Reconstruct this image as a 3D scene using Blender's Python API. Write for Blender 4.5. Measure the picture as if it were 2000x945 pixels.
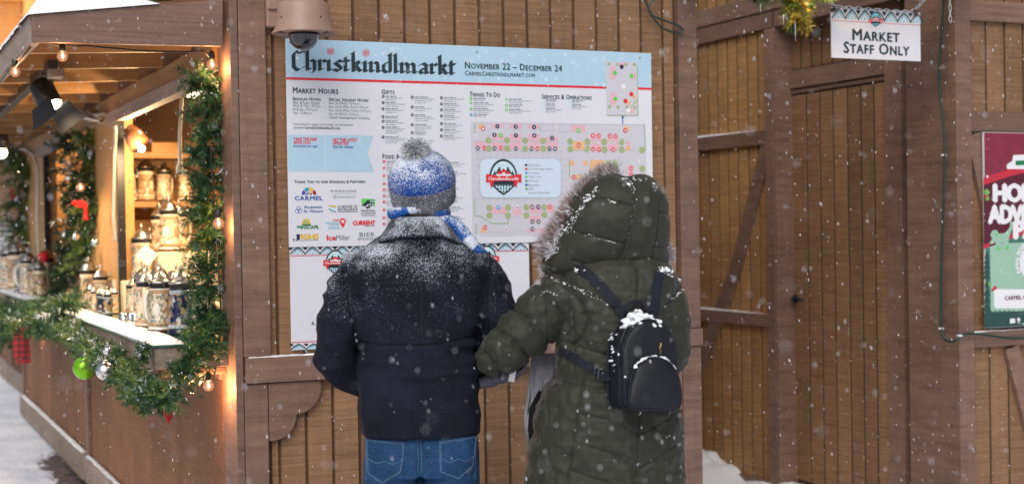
import bpy, bmesh, math, random
import numpy as np
from mathutils import Vector, Matrix
random.seed(7); np.random.seed(7)
R = math.radians
sc = bpy.context.scene
col = sc.collection
for o in list(bpy.data.objects): bpy.data.objects.remove(o)

# ------------------------------------------------------------------ camera
FPX = 2830.9                                   # focal length in pixels of the 2000 px wide photo
def nrm(v): v = np.array(v, float); return v/np.linalg.norm(v)
Yc = nrm((-1285, 6.5, FPX)); Xc = np.array((6237, 125.5, FPX)); Xc = nrm(Xc - Xc.dot(Yc)*Yc); Zc = -np.cross(Xc, Yc)
CM = np.array([Xc, Yc, Zc]).T                  # world -> camera (right, up, forward)
CP = np.array([0, 0, 1.55])
cd = bpy.data.cameras.new('camera'); cam = bpy.data.objects.new('camera', cd); col.objects.link(cam)
cd.sensor_width = 36; cd.lens = FPX/2000*36; cd.clip_end = 500; cd.clip_start = 0.05
rt, up, fw = CM[0], CM[1], CM[2]
cam.matrix_world = Matrix(((rt[0], up[0], -fw[0], CP[0]), (rt[1], up[1], -fw[1], CP[1]), (rt[2], up[2], -fw[2], CP[2]), (0, 0, 0, 1)))
cd.dof.use_dof = True; cd.dof.focus_distance = 5.35; cd.dof.aperture_fstop = 2.2
sc.camera = cam

# ------------------------------------------------------------------ world, sun, exposure
W = bpy.data.worlds.new('World'); sc.world = W; W.use_nodes = True
nt = W.node_tree; bg = nt.nodes['Background']
sky = nt.nodes.new('ShaderNodeTexSky'); sky.sky_type = 'NISHITA'; sky.sun_disc = False
SUN_EL, SUN_AZ = 42, 215                       # overcast: a weak, very soft sun from behind the camera
sky.sun_elevation = R(SUN_EL); sky.sun_rotation = R(SUN_AZ); sky.air_density = 1.0; sky.dust_density = 6.0; sky.ozone_density = 1.0
hs = nt.nodes.new('ShaderNodeHueSaturation'); hs.inputs['Saturation'].default_value = 0.42
nt.links.new(sky.outputs[0], hs.inputs['Color']); nt.links.new(hs.outputs[0], bg.inputs['Color'])
bg.inputs['Strength'].default_value = 0.113
sl = bpy.data.lights.new('sun', 'SUN'); sl.energy = 0.9; sl.angle = R(40); sl.color = (1, .97, .93)
so = bpy.data.objects.new('sun', sl); col.objects.link(so)
d = Vector((math.sin(R(SUN_AZ))*math.cos(R(SUN_EL)), math.cos(R(SUN_AZ))*math.cos(R(SUN_EL)), math.sin(R(SUN_EL))))
so.rotation_euler = d.to_track_quat('Z', 'Y').to_euler()
sc.view_settings.view_transform = 'Standard'; sc.view_settings.look = 'None'; sc.view_settings.gamma = 1
sc.view_settings.exposure = 0.0
sc.cycles.use_denoising = True
sc.cycles.sample_clamp_indirect = 4; sc.cycles.max_bounces = 8

# ------------------------------------------------------------------ pixel <-> place helpers (photo pixels on planes of the place)
def ray(px, py): return CM.T @ np.array([(px-1000)/FPX, -(py-472.5)/FPX, 1.0])
def at_y(px, py, Y): d = ray(px, py); return CP + d*(Y/d[1])
def at_x(px, py, X): d = ray(px, py); return CP + d*(X/d[0])
def at_z(px, py, Z): d = ray(px, py); return CP + d*((Z-CP[2])/d[2])

# ------------------------------------------------------------------ materials
MT = {}
def newmat(name):
    m = bpy.data.materials.new(name); m.use_nodes = True; t = m.node_tree
    b = t.nodes['Principled BSDF']; MT[name] = m; return m, t, b
def N(t, kind, **kw):
    n = t.nodes.new(kind)
    for k, v in kw.items():
        if k in n.inputs: n.inputs[k].default_value = v
        else: setattr(n, k, v)
    return n
def srgb(r, g, b):
    f = lambda c: (c/255/12.92) if c/255 <= .04045 else ((c/255+.055)/1.055)**2.4
    return (f(r), f(g), f(b), 1)
def coords(t, scale, rnd=0):
    tc = N(t, 'ShaderNodeTexCoord'); mp = N(t, 'ShaderNodeMapping'); mp.inputs['Scale'].default_value = scale
    if rnd:
        oi = N(t, 'ShaderNodeObjectInfo'); v = N(t, 'ShaderNodeVectorMath', operation='SCALE'); v.inputs['Scale'].default_value = rnd
        cb = N(t, 'ShaderNodeCombineXYZ')
        for k in range(3): t.links.new(oi.outputs['Random'], cb.inputs[k])
        t.links.new(cb.outputs[0], v.inputs[0])
        ad = N(t, 'ShaderNodeVectorMath', operation='ADD'); t.links.new(tc.outputs['Object'], ad.inputs[0]); t.links.new(v.outputs[0], ad.inputs[1])
        t.links.new(ad.outputs[0], mp.inputs['Vector'])
    else: t.links.new(tc.outputs['Object'], mp.inputs['Vector'])
    return mp.outputs[0]
def noise(t, vec, scale, detail=4, rough=.6):
    n = N(t, 'ShaderNodeTexNoise'); n.inputs['Scale'].default_value = scale; n.inputs['Detail'].default_value = detail; n.inputs['Roughness'].default_value = rough
    t.links.new(vec, n.inputs['Vector']); return n.outputs['Fac']
def ramp(t, fac, stops):
    r = N(t, 'ShaderNodeValToRGB'); e = r.color_ramp.elements
    while len(e) > 1: e.remove(e[-1])
    e[0].position = stops[0][0]; e[0].color = stops[0][1]
    for p, c in stops[1:]: k = e.new(p); k.color = c
    t.links.new(fac, r.inputs['Fac']); return r.outputs['Color']
def mix(t, fac, a, b, mode='MIX'):
    m = N(t, 'ShaderNodeMix', data_type='RGBA', blend_type=mode)
    for s, v in ((0, fac), (6, a), (7, b)):
        if hasattr(v, 'is_linked') or isinstance(v, bpy.types.NodeSocket): t.links.new(v, m.inputs[s])
        else: m.inputs[s].default_value = v
    return m.outputs[2]
def math_(t, op, a, b=None, clamp=False):
    m = N(t, 'ShaderNodeMath', operation=op, use_clamp=clamp)
    for s, v in ((0, a), (1, b)):
        if v is None: continue
        if isinstance(v, bpy.types.NodeSocket): t.links.new(v, m.inputs[s])
        else: m.inputs[s].default_value = v
    return m.outputs[0]
def bump(t, b, h, strength=.3, dist=.002):
    n = N(t, 'ShaderNodeBump'); n.inputs['Strength'].default_value = strength; n.inputs['Distance'].default_value = dist
    t.links.new(h, n.inputs['Height']); t.links.new(n.outputs[0], b.inputs['Normal'])
G = lambda v: (v, v, v, 1)
def plain(name, c, rough=.6, metal=0, bumps=None, var=.0):
    m, t, b = newmat(name); b.inputs['Roughness'].default_value = rough; b.inputs['Metallic'].default_value = metal
    if var:
        f = noise(t, coords(t, (1, 1, 1)), 18, 5)
        c2 = tuple(x*(1-var) for x in c[:3])+(1,); c3 = tuple(min(1, x*(1+var)) for x in c[:3])+(1,)
        t.links.new(ramp(t, f, [(.3, c2), (.7, c3)]), b.inputs['Base Color'])
    else: b.inputs['Base Color'].default_value = c
    if bumps: bump(t, b, noise(t, coords(t, (1, 1, 1)), bumps[0]), bumps[1], .002)
    return m
def wood(name, lo, hi, saw=(3, 3, 110), grain=(40, 40, 1.5), rough=.75, bs=.5, wet=0):
    """rough sawn stained boards: horizontal saw marks, vertical grain, blotches, knots"""
    m, t, b = newmat(name)
    s = noise(t, coords(t, saw, 7), 1.0, 5, .7)
    g = noise(t, coords(t, grain, 5), 1.0, 4, .6)
    bl = noise(t, coords(t, (1, 1, 1), 9), 3.0, 3, .5)
    fine = noise(t, coords(t, (1, 1, 1.6), 3), 160, 2, .6)
    f = math_(t, 'ADD', math_(t, 'MULTIPLY', s, .6), math_(t, 'ADD', math_(t, 'MULTIPLY', g, .14), math_(t, 'ADD', math_(t, 'MULTIPLY', bl, .26), math_(t, 'MULTIPLY', math_(t, 'SUBTRACT', fine, .5), .25))))
    c = ramp(t, f, [(.32, lo), (.5, tuple((a+b_)/2 for a, b_ in zip(lo, hi))), (.68, hi)])
    oi = N(t, 'ShaderNodeObjectInfo')
    vr = ramp(t, oi.outputs['Random'], [(0, G(.80)), (1, G(1.12))])
    c = mix(t, 1.0, c, vr, 'MULTIPLY')
    # small knots and nail stains
    vo = N(t, 'ShaderNodeTexVoronoi'); vo.inputs['Scale'].default_value = 7.0; t.links.new(coords(t, (1, 1, .6), 11), vo.inputs['Vector'])
    k = ramp(t, vo.outputs['Distance'], [(.03, G(1)), (.07, G(0))])
    c = mix(t, math_(t, 'MULTIPLY', k, .55), c, tuple(x*.3 for x in lo[:3])+(1,))
    t.links.new(c, b.inputs['Base Color']); b.inputs['Roughness'].default_value = rough
    bump(t, b, math_(t, 'ADD', s, math_(t, 'MULTIPLY', g, .5)), bs, .003)
    return m
wood('plank_wood', srgb(98, 70, 49), srgb(160, 122, 89), bs=.7)
wood('shade_wood', srgb(82, 58, 41), srgb(108, 79, 57), bs=.3)  # plank colour darkened to paint in groove shade and the unlit stall top
wood('groove_shade', srgb(52, 36, 25), srgb(74, 53, 37), bs=.3)  # deeper copy: shade inside hut B's grooves put into the colour
wood('plank_wood_golden', srgb(118, 84, 50), srgb(186, 142, 92), bs=.5)
wood('side_wood', srgb(96, 62, 41), srgb(154, 106, 72), saw=(3, 5, 230), grain=(3, 170, 3), bs=.9)
wood('trim_wood', srgb(92, 68, 57), srgb(140, 111, 97), saw=(4, 4, 30), grain=(50, 50, 2), rough=.6, bs=.25)
wood('trim_wood_flat', srgb(92, 68, 57), srgb(140, 111, 97), saw=(2, 2, 80), grain=(2, 2, 60), rough=.6, bs=.25)
wood('inner_wood', srgb(140, 100, 58), srgb(190, 145, 92), saw=(2, 2, 40), grain=(2, 2, 60), rough=.6, bs=.2)
wood('pine_panel', srgb(176, 128, 74), srgb(205, 160, 104), saw=(3, 3, 3), grain=(25, 25, 1.2), rough=.5, bs=.1)
wood('grey_wood', srgb(108, 92, 82), srgb(168, 150, 138), saw=(30, 4, 60), grain=(3, 20, 3), rough=.7, bs=.4)
plain('white_board', (.66, .67, .74, 1), .35)
plain('sign_edge', (.55, .56, .58, 1), .4)
plain('print_blue', srgb(170, 201, 222), .35); plain('print_flake', srgb(192, 216, 234), .35)
plain('print_dark', srgb(30, 48, 58), .4); plain('print_green', srgb(14, 56, 52), .4); plain('print_red', srgb(214, 40, 52), .4)
plain('print_body', srgb(146, 152, 164), .4); plain('print_mid', srgb(84, 96, 104), .4)
plain('print_navy', srgb(38, 40, 78), .4); plain('print_lime', srgb(96, 200, 86), .4); plain('print_cyan', srgb(40, 160, 220), .4)
plain('print_map', srgb(196, 196, 207), .35); plain('print_pale', srgb(200, 216, 234), .35); plain('print_line', srgb(170, 172, 184), .4)
plain('print_pink', srgb(218, 172, 186), .4); plain('print_orange', srgb(226, 176, 130), .4); plain('print_olive', srgb(158, 172, 126), .4)
plain('print_grass', srgb(170, 205, 140), .4); plain('print_edge', srgb(110, 170, 80), .4); plain('print_white', (.75, .76, .8, 1), .4)
plain('print_grey', srgb(130, 140, 146), .4); plain('print_yellow', srgb(222, 182, 60), .4); plain('print_purple', srgb(90, 60, 170), .4)
plain('print_teal', srgb(20, 150, 180), .4); plain('print_maroon', srgb(150, 30, 60), .4); plain('print_royal', srgb(30, 84, 160), .4)
plain('print_skyblue', srgb(110, 190, 215), .4); plain('print_forest', srgb(20, 120, 70), .4); plain('print_ltblue', srgb(190, 220, 232), .4)
plain('poster_maroon', srgb(126, 40, 62), .4, var=.15); plain('poster_dark', srgb(84, 22, 44), .4); plain('poster_red', srgb(188, 44, 62), .4)
plain('poster_green', srgb(150, 186, 168), .4); plain('poster_teal', srgb(62, 112, 104), .4, var=.1); plain('poster_deep', srgb(34, 70, 66), .4)
plain('black_rubber', (.012, .013, .014, 1), .5); plain('green_cord', (.01, .035, .03, 1), .45)
plain('black_metal', (.02, .02, .022, 1), .35, .3); plain('pewter', (.42, .41, .40, 1), .32, 1, (60, .4)); plain('chrome', (.6, .6, .6, 1), .18, 1)
plain('chain_metal', (.62, .64, .68, 1), .35, .8); plain('gold', (.7, .5, .2, 1), .3, 1)
plain('dome_cap', srgb(150, 122, 110), .45, 0, (40, .1), .08); plain('white_cable', (.62, .56, .5, 1), .5); plain('rope', (.7, .64, .5, 1), .7)
plain('ceramic_cream', srgb(214, 200, 176), .18, var=.12); plain('ceramic_tan', srgb(176, 146, 112), .3, var=.25); plain('ceramic_blue', srgb(18, 26, 62), .12, var=.3)
plain('ceramic_white', srgb(226, 222, 214), .15); plain('ceramic_red', srgb(150, 30, 34), .25); plain('ceramic_green', srgb(40, 92, 62), .25); plain('ceramic_brown', srgb(92, 58, 38), .3, var=.2)
plain('ceramic_grey', srgb(150, 158, 168), .2); plain('box_red', srgb(176, 28, 26), .5); plain('shelf_white', srgb(226, 214, 190), .5)
plain('skin', srgb(206, 150, 128), .5); plain('hair', srgb(70, 52, 42), .6)
plain('bow_red', srgb(196, 26, 30), .6); plain('bauble_lime', srgb(120, 190, 30), .12, .6); plain('bauble_silver', (.7, .72, .75, 1), .12, 1)
plain('dirt', srgb(60, 46, 40), .9, 0, (30, .8), .4)
plain('wicker', srgb(120, 82, 48), .7, 0, (80, .8), .3)

def scene_glaze(name, cols, sc_):
    m, t, b = newmat(name); co = coords(t, (1, 1, .8), 3); w = N(t, 'ShaderNodeTexNoise'); w.inputs['Scale'].default_value = 40; t.links.new(co, w.inputs['Vector'])
    v = N(t, 'ShaderNodeVectorMath', operation='MULTIPLY_ADD'); t.links.new(w.outputs['Color'], v.inputs[0]); v.inputs[1].default_value = (.02, .02, .02); t.links.new(co, v.inputs[2])
    vo = N(t, 'ShaderNodeTexVoronoi'); vo.inputs['Scale'].default_value = sc_; t.links.new(v.outputs[0], vo.inputs['Vector']); sp = N(t, 'ShaderNodeSeparateColor'); t.links.new(vo.outputs['Color'], sp.inputs[0])
    n = len(cols); c = ramp(t, sp.outputs[0], [(i/n, x) for i, x in enumerate(cols)]); t.links.new(c, b.inputs['Base Color']); b.inputs['Roughness'].default_value = .2
    for x in t.nodes:
        if x.type == 'VALTORGB': x.color_ramp.interpolation = 'CONSTANT'
    bump(t, b, vo.outputs['Distance'], .5, .003)
scene_glaze('glaze_cream', [srgb(214, 200, 176), srgb(196, 178, 150), srgb(206, 194, 172), srgb(122, 136, 104), srgb(216, 204, 184), srgb(160, 112, 88), srgb(132, 144, 156), srgb(210, 196, 170)], 85)
scene_glaze('glaze_blue', [srgb(18, 26, 62), srgb(24, 34, 72), srgb(140, 146, 150), srgb(18, 26, 60), srgb(96, 104, 70), srgb(150, 130, 90), srgb(20, 28, 66), srgb(120, 96, 84)], 60)
scene_glaze('glaze_tan', [srgb(176, 146, 112), srgb(150, 120, 90), srgb(190, 164, 130), srgb(120, 92, 70), srgb(184, 156, 122), srgb(110, 112, 96), srgb(200, 178, 146), srgb(140, 104, 84)], 80)
def snow_mat():
    m, t, b = newmat('snow'); b.inputs['Base Color'].default_value = (.82, .85, .9, 1); b.inputs['Roughness'].default_value = .7
    n1 = noise(t, coords(t, (1, 1, 1)), 35, 6, .65); bump(t, b, n1, .5, .01)
snow_mat()
def ground_mat():
    m, t, b = newmat('snow_ground')
    co = coords(t, (1, 1, 1)); n1 = noise(t, co, 1.6, 6, .6); n2 = noise(t, co, 14, 5, .65); n3 = noise(t, coords(t, (6, 2, 6)), 2.6, 5, .7)
    c = ramp(t, n1, [(.3, srgb(202, 208, 226)), (.6, srgb(236, 241, 250))])
    # trodden soil and leaf litter laid bare beside the hut wall
    tc = N(t, 'ShaderNodeTexCoord'); sp = N(t, 'ShaderNodeSeparateXYZ'); t.links.new(tc.outputs['Object'], sp.inputs[0])
    dx = math_(t, 'ABSOLUTE', math_(t, 'SUBTRACT', sp.outputs[0], 1.27))
    near = math_(t, 'SUBTRACT', 1.0, math_(t, 'MULTIPLY', dx, 3.4), True)
    far = math_(t, 'SUBTRACT', 11.4, sp.outputs[1], True)
    k = math_(t, 'MULTIPLY', near, far)
    k = math_(t, 'ADD', math_(t, 'MULTIPLY', k, .62), math_(t, 'MULTIPLY', n3, .8))
    f = ramp(t, k, [(.70, G(0)), (.78, G(1))])
    soil = ramp(t, n2, [(.35, srgb(52, 42, 44)), (.62, srgb(110, 98, 100)), (.7, srgb(190, 188, 198))])
    c = mix(t, f, c, soil)
    t.links.new(c, b.inputs['Base Color']); b.inputs['Roughness'].default_value = .75
    bump(t, b, math_(t, 'ADD', n1, math_(t, 'MULTIPLY', n2, .6)), .8, .04)
ground_mat()
def green_mat(name, a, c, seed=0):
    m, t, b = newmat(name); f = noise(t, coords(t, (1, 1, 1)), 26+seed, 3)
    t.links.new(ramp(t, f, [(.3, a), (.7, c)]), b.inputs['Base Color']); b.inputs['Roughness'].default_value = .45
green_mat('needles', srgb(20, 52, 34), srgb(58, 98, 52)); green_mat('needles_light', srgb(48, 82, 36), srgb(120, 142, 66), 5); green_mat('needles_dark', srgb(14, 34, 26), srgb(40, 70, 42), 9)
green_mat('needles_lamplit', srgb(120, 104, 30), srgb(190, 160, 60), 3)  # yellow lamp light put into the needle colour
plain('frost', (.8, .83, .88, 1), .7)
def glow(name, c, s):
    m = bpy.data.materials.new(name); m.use_nodes = True; t = m.node_tree; t.nodes.clear()
    e = t.nodes.new('ShaderNodeEmission'); o = t.nodes.new('ShaderNodeOutputMaterial'); e.inputs['Color'].default_value = c; e.inputs['Strength'].default_value = s
    t.links.new(e.outputs[0], o.inputs[0]); MT[name] = m
glow('filament', (1, .66, .30, 1), 12); glow('lamp_white', (1, .86, .62, 1), 8)
def bulb_glass():
    m = bpy.data.materials.new('bulb_glass'); m.use_nodes = True; t = m.node_tree; t.nodes.clear()
    tr = N(t, 'ShaderNodeBsdfTransparent'); gl = N(t, 'ShaderNodeBsdfGlossy'); gl.inputs['Roughness'].default_value = .05
    em = N(t, 'ShaderNodeEmission'); em.inputs['Color'].default_value = (1, .40, .2, 1); em.inputs['Strength'].default_value = 1.15
    a = N(t, 'ShaderNodeMixShader'); a.inputs[0].default_value = .5; o = N(t, 'ShaderNodeOutputMaterial'); fr = N(t, 'ShaderNodeFresnel'); fr.inputs[0].default_value = 1.6
    t.links.new(tr.outputs[0], a.inputs[1]); t.links.new(em.outputs[0], a.inputs[2])
    b2 = N(t, 'ShaderNodeMixShader'); t.links.new(fr.outputs[0], b2.inputs[0]); t.links.new(a.outputs[0], b2.inputs[1]); t.links.new(gl.outputs[0], b2.inputs[2]); t.links.new(b2.outputs[0], o.inputs[0]); MT['bulb_glass'] = m
bulb_glass()
m, t, b = newmat('glass_edge'); b.inputs['Base Color'].default_value = srgb(60, 120, 104); b.inputs['Roughness'].default_value = .1; b.inputs['Transmission Weight'].default_value = .3
m, t, b = newmat('dark_dome'); b.inputs['Base Color'].default_value = (.012, .013, .02, 1); b.inputs['Roughness'].default_value = .04; b.inputs['Coat Weight'].default_value = 1


def cloth(name, base, snow=0, zlo=0, zhi=1, fine=220, rough=.9, wrinkle=0, nz0=-.2, nz1=.8, var=.25, sheen=0, cover=.0, weave=900, bd=.003, patch=(.6, 1.15)):
    """fabric with flakes of snow lying where it faces up (zlo..zhi: height range over which flakes have stayed)"""
    m, t, b = newmat(name); co = coords(t, (1, 1, 1))
    n1 = noise(t, co, weave, 2, .5); n2 = noise(t, co, 9, 4, .6)
    c = ramp(t, math_(t, 'ADD', math_(t, 'MULTIPLY', n1, .7), math_(t, 'MULTIPLY', n2, .3)), [(.36, tuple(x*(1-var) for x in base[:3])+(1,)), (.64, tuple(x*(1+var) for x in base[:3])+(1,))])
    b.inputs['Roughness'].default_value = rough; b.inputs['Sheen Weight'].default_value = sheen; b.inputs['Specular IOR Level'].default_value = .18 if rough > .8 else .38
    if snow:
        geo = N(t, 'ShaderNodeNewGeometry'); sp = N(t, 'ShaderNodeSeparateXYZ'); t.links.new(geo.outputs['Normal'], sp.inputs[0])
        tc = N(t, 'ShaderNodeTexCoord'); so_ = N(t, 'ShaderNodeSeparateXYZ'); t.links.new(tc.outputs['Object'], so_.inputs[0])
        mr = N(t, 'ShaderNodeMapRange'); mr.inputs[1].default_value = nz0; mr.inputs[2].default_value = nz1; t.links.new(sp.outputs[2], mr.inputs[0])
        mz = N(t, 'ShaderNodeMapRange'); mz.inputs[1].default_value = zlo; mz.inputs[2].default_value = zhi; t.links.new(so_.outputs[2], mz.inputs[0])
        dens = math_(t, 'MULTIPLY', mr.outputs[0], mz.outputs[0])
        dens = math_(t, 'MULTIPLY', dens, ramp(t, n2, [(.36, G(patch[0])), (.62, G(patch[1]))]))
        dens = math_(t, 'ADD', math_(t, 'MULTIPLY', dens, snow), cover)
        sp_n = noise(t, co, fine, 3, .75)
        th = math_(t, 'SUBTRACT', .74, math_(t, 'MULTIPLY', dens, .22))
        f = math_(t, 'MULTIPLY', math_(t, 'SUBTRACT', sp_n, th), 22, True)
        cl = N(t, 'ShaderNodeClamp'); t.links.new(f, cl.inputs[0]); f = cl.outputs[0]
        c = mix(t, f, c, (.62, .67, .76, 1))
        bump(t, b, math_(t, 'ADD', math_(t, 'MULTIPLY', f, .8), math_(t, 'ADD', math_(t, 'MULTIPLY', n1, .3), math_(t, 'MULTIPLY', noise(t, co, 30, 3), wrinkle))), .5, .003)
    else: bump(t, b, math_(t, 'ADD', math_(t, 'MULTIPLY', n1, .3), math_(t, 'MULTIPLY', noise(t, co, 30, 3), wrinkle)), .6, bd)
    t.links.new(c, b.inputs['Base Color'])
    return m
cloth('wool', srgb(22, 25, 36), snow=1.15, zlo=1.08, zhi=1.52, fine=320, nz0=-1.0, nz1=.75, cover=.10, weave=420, var=.75, bd=.004)
cloth('hat_blue', srgb(22, 66, 142), snow=.95, zlo=1.48, zhi=1.76, fine=260, nz0=-1.0, nz1=.8, cover=.55, weave=200, bd=.006, patch=(.25, 1.2))
cloth('hat_grey', srgb(92, 92, 100), snow=.7, zlo=1.4, zhi=1.6, fine=280, nz0=-.8, nz1=.9, cover=.62, weave=240, var=.6, bd=.006)
cloth('scarf_blue', srgb(30, 84, 160), snow=1.0, zlo=1.3, zhi=1.5, fine=200, nz0=-.6, nz1=.7, cover=.42, weave=160, bd=.010); cloth('scarf_white', srgb(196, 202, 216), weave=160, var=.2, bd=.010)
cloth('parka', srgb(38, 40, 31), snow=.45, zlo=.6, zhi=1.7, fine=120, nz0=.1, nz1=1.0, rough=.62, wrinkle=1.6, var=.14, cover=-.02, sheen=.1, bd=.007)
cloth('denim', srgb(32, 62, 96), weave=420, var=.85, rough=.85, wrinkle=.6); cloth('denim_thread', srgb(122, 148, 180), weave=500, var=.3)
cloth('denim_dark', srgb(24, 40, 66), weave=500, var=.3)
cloth('nylon', srgb(20, 22, 30), snow=.5, zlo=.9, zhi=1.3, fine=140, nz0=.2, nz1=1, rough=.55, var=.1, cover=-.05); cloth('strap', srgb(20, 25, 38), weave=600, rough=.8)
cloth('glove', srgb(98, 100, 112), weave=380, var=.6); cloth('scarf_grey', srgb(150, 152, 160), weave=300, var=.3); cloth('fleece', (.01, .01, .012, 1))
cloth('plaid_base', srgb(120, 40, 44), weave=200, var=.5)
plain('fur_dark', srgb(98, 70, 70), .7); plain('fur_mid', srgb(158, 130, 128), .7); plain('fur_frost', (.78, .8, .85, 1), .7)
plain('pom_dark', srgb(70, 72, 80), .8); plain('lining', srgb(20, 20, 22), .8)

# ------------------------------------------------------------------ mesh helpers
class B:
    def __init__(s): s.v = []; s.f = []; s.mi = []
    def add(s, vs, fs, mi=0):
        o = len(s.v); s.v += [tuple(map(float, v)) for v in vs]; s.f += [tuple(i+o for i in f) for f in fs]; s.mi += [mi]*len(fs); return s
    def box(s, lo, hi, mi=0, M=None):
        x0, y0, z0 = lo; x1, y1, z1 = hi
        vs = [(x0,y0,z0),(x1,y0,z0),(x1,y1,z0),(x0,y1,z0),(x0,y0,z1),(x1,y0,z1),(x1,y1,z1),(x0,y1,z1)]
        if M is not None: vs = [tuple(M @ Vector(v)) for v in vs]
        return s.add(vs, [(0,3,2,1),(4,5,6,7),(0,1,5,4),(1,2,6,5),(2,3,7,6),(3,0,4,7)], mi)
    def bar(s, p, q, w, h, mi=0, upv=(0, 0, 1)):
        """box of section w x h from p to q"""
        p, q = Vector(p), Vector(q); d = (q-p).normalized(); u = Vector(upv); a = d.cross(u).normalized(); c = a.cross(d).normalized()
        vs = []
        for e in (p, q):
            for sx, sz in ((-1,-1),(1,-1),(1,1),(-1,1)): vs.append(tuple(e + a*sx*w/2 + c*sz*h/2))
        return s.add(vs, [(0,1,2,3),(7,6,5,4),(0,4,5,1),(1,5,6,2),(2,6,7,3),(3,7,4,0)], mi)
    def prism(s, pts, y0, y1, axis='y', mi=0):
        """pts (a,b) outline extruded along axis"""
        n = len(pts)
        def P(a, b, c): return (a, c, b) if axis == 'y' else ((c, a, b) if axis == 'x' else (a, b, c))
        vs = [P(a, b, y0) for a, b in pts]+[P(a, b, y1) for a, b in pts]
        return s.add(vs, [tuple(range(n)), tuple(range(2*n-1, n-1, -1))]+[(i, i+n, (i+1) % n+n, (i+1) % n) for i in range(n)], mi)
    def tube(s, pts, rad, n=10, mi=0, cap=True, flat=1.0, mis=None):
        pts = [Vector(p) for p in pts]; m = len(pts)
        if not hasattr(rad, '__len__'): rad = [rad]*m
        t0 = (pts[1]-pts[0]).normalized(); u = t0.orthogonal().normalized(); rings = []; vs = []
        for i, p in enumerate(pts):
            t = (pts[min(i+1, m-1)]-pts[max(i-1, 0)]).normalized(); u = (u-t*u.dot(t)).normalized(); w = t.cross(u)
            for k in range(n):
                a = 2*math.pi*k/n; vs.append(tuple(p+(u*math.cos(a)+w*math.sin(a)*flat)*rad[i]))
        o = len(s.v); s.v += vs
        for i in range(m-1):
            for k in range(n):
                s.f.append((o+i*n+k, o+i*n+(k+1) % n, o+(i+1)*n+(k+1) % n, o+(i+1)*n+k)); s.mi.append(mis[i] if mis else mi)
        if cap: s.f += [tuple(o+k for k in range(n-1, -1, -1)), tuple(o+(m-1)*n+k for k in range(n))]; s.mi += [mis[0] if mis else mi, mis[-1] if mis else mi]
        return s
    def lathe(s, prof, c=(0, 0, 0), n=20, mi=0, mis=None, sx=1, sy=1):
        o = len(s.v)
        for r, z in prof:
            for k in range(n): a = 2*math.pi*k/n; s.v.append((c[0]+r*math.cos(a)*sx, c[1]+r*math.sin(a)*sy, c[2]+z))
        for i in range(len(prof)-1):
            for k in range(n):
                s.f.append((o+i*n+k, o+i*n+(k+1) % n, o+(i+1)*n+(k+1) % n, o+(i+1)*n+k)); s.mi.append(mis[i] if mis else mi)
        s.f += [tuple(o+k for k in range(n-1, -1, -1)), tuple(o+(len(prof)-1)*n+k for k in range(n))]; s.mi += [mis[0] if mis else mi, mis[-1] if mis else mi]
        return s
    def ball(s, c, r, n=12, m=8, sc_=(1, 1, 1), mi=0):
        prof = [(max(r*math.sin(math.pi*i/m), 1e-4), -r*math.cos(math.pi*i/m)*sc_[2]) for i in range(m+1)]
        return s.lathe(prof, c, n, mi, None, sc_[0], sc_[1])
    def loft(s, rings, n=36, mi=0, e=2.4):
        """rings: (cx, cy, z, a, b) superellipse sections"""
        o = len(s.v)
        for cx, cy, z, a, b_ in rings:
            for k in range(n):
                th = 2*math.pi*k/n; ct, st = math.cos(th), math.sin(th)
                s.v.append((cx+a*math.copysign(abs(ct)**(2/e), ct), cy+b_*math.copysign(abs(st)**(2/e), st), z))
        for i in range(len(rings)-1):
            for k in range(n): s.f.append((o+i*n+k, o+i*n+(k+1) % n, o+(i+1)*n+(k+1) % n, o+(i+1)*n+k)); s.mi.append(mi)
        m = len(rings); s.f += [tuple(o+k for k in range(n-1, -1, -1)), tuple(o+(m-1)*n+k for k in range(n))]; s.mi += [mi, mi]
        return s
    def mesh(s, name):
        me = bpy.data.meshes.new(name); me.from_pydata(s.v, [], s.f); me.polygons.foreach_set('material_index', s.mi); me.update(); return me
    def build(s, name, mat, parent=None, smooth=False, bevel=0, kind=None, label=None, recalc=True):
        return link(name, s.mesh(name), mat, parent, smooth, bevel, kind, label, recalc)
def link(name, me, mat, parent=None, smooth=False, bevel=0, kind=None, label=None, recalc=False):
    if recalc:
        bm = bmesh.new(); bm.from_mesh(me); bmesh.ops.recalc_face_normals(bm, faces=bm.faces); bm.to_mesh(me); bm.free()
    o = bpy.data.objects.new(name, me); col.objects.link(o)
    for k in ([mat] if isinstance(mat, str) else mat): me.materials.append(MT[k])
    if smooth: me.polygons.foreach_set('use_smooth', [True]*len(me.polygons))
    if bevel:
        md = o.modifiers.new('bevel', 'BEVEL'); md.width = bevel; md.segments = 2; md.limit_method = 'ANGLE'; md.angle_limit = R(50)
    if parent: o.parent = parent
    if kind: o['kind'] = kind
    if label: o['label'] = label
    return o
def tag(o, label, cat, group=None):
    o['label'] = label; o['category'] = cat
    if group: o['group'] = group
    return o
def thing(name, label, cat, group=None, loc=(0, 0, 0), rz=0):
    o = bpy.data.objects.new(name, None); col.objects.link(o); o.location = loc; o.rotation_euler = (0, 0, rz); o.empty_display_size = .1
    return tag(o, label, cat, group)
def copy_tree(o, parent=None):
    c = o.copy(); col.objects.link(c)
    if parent: c.parent = parent
    for ch in list(o.children): copy_tree(ch, c)
    return c
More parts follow.
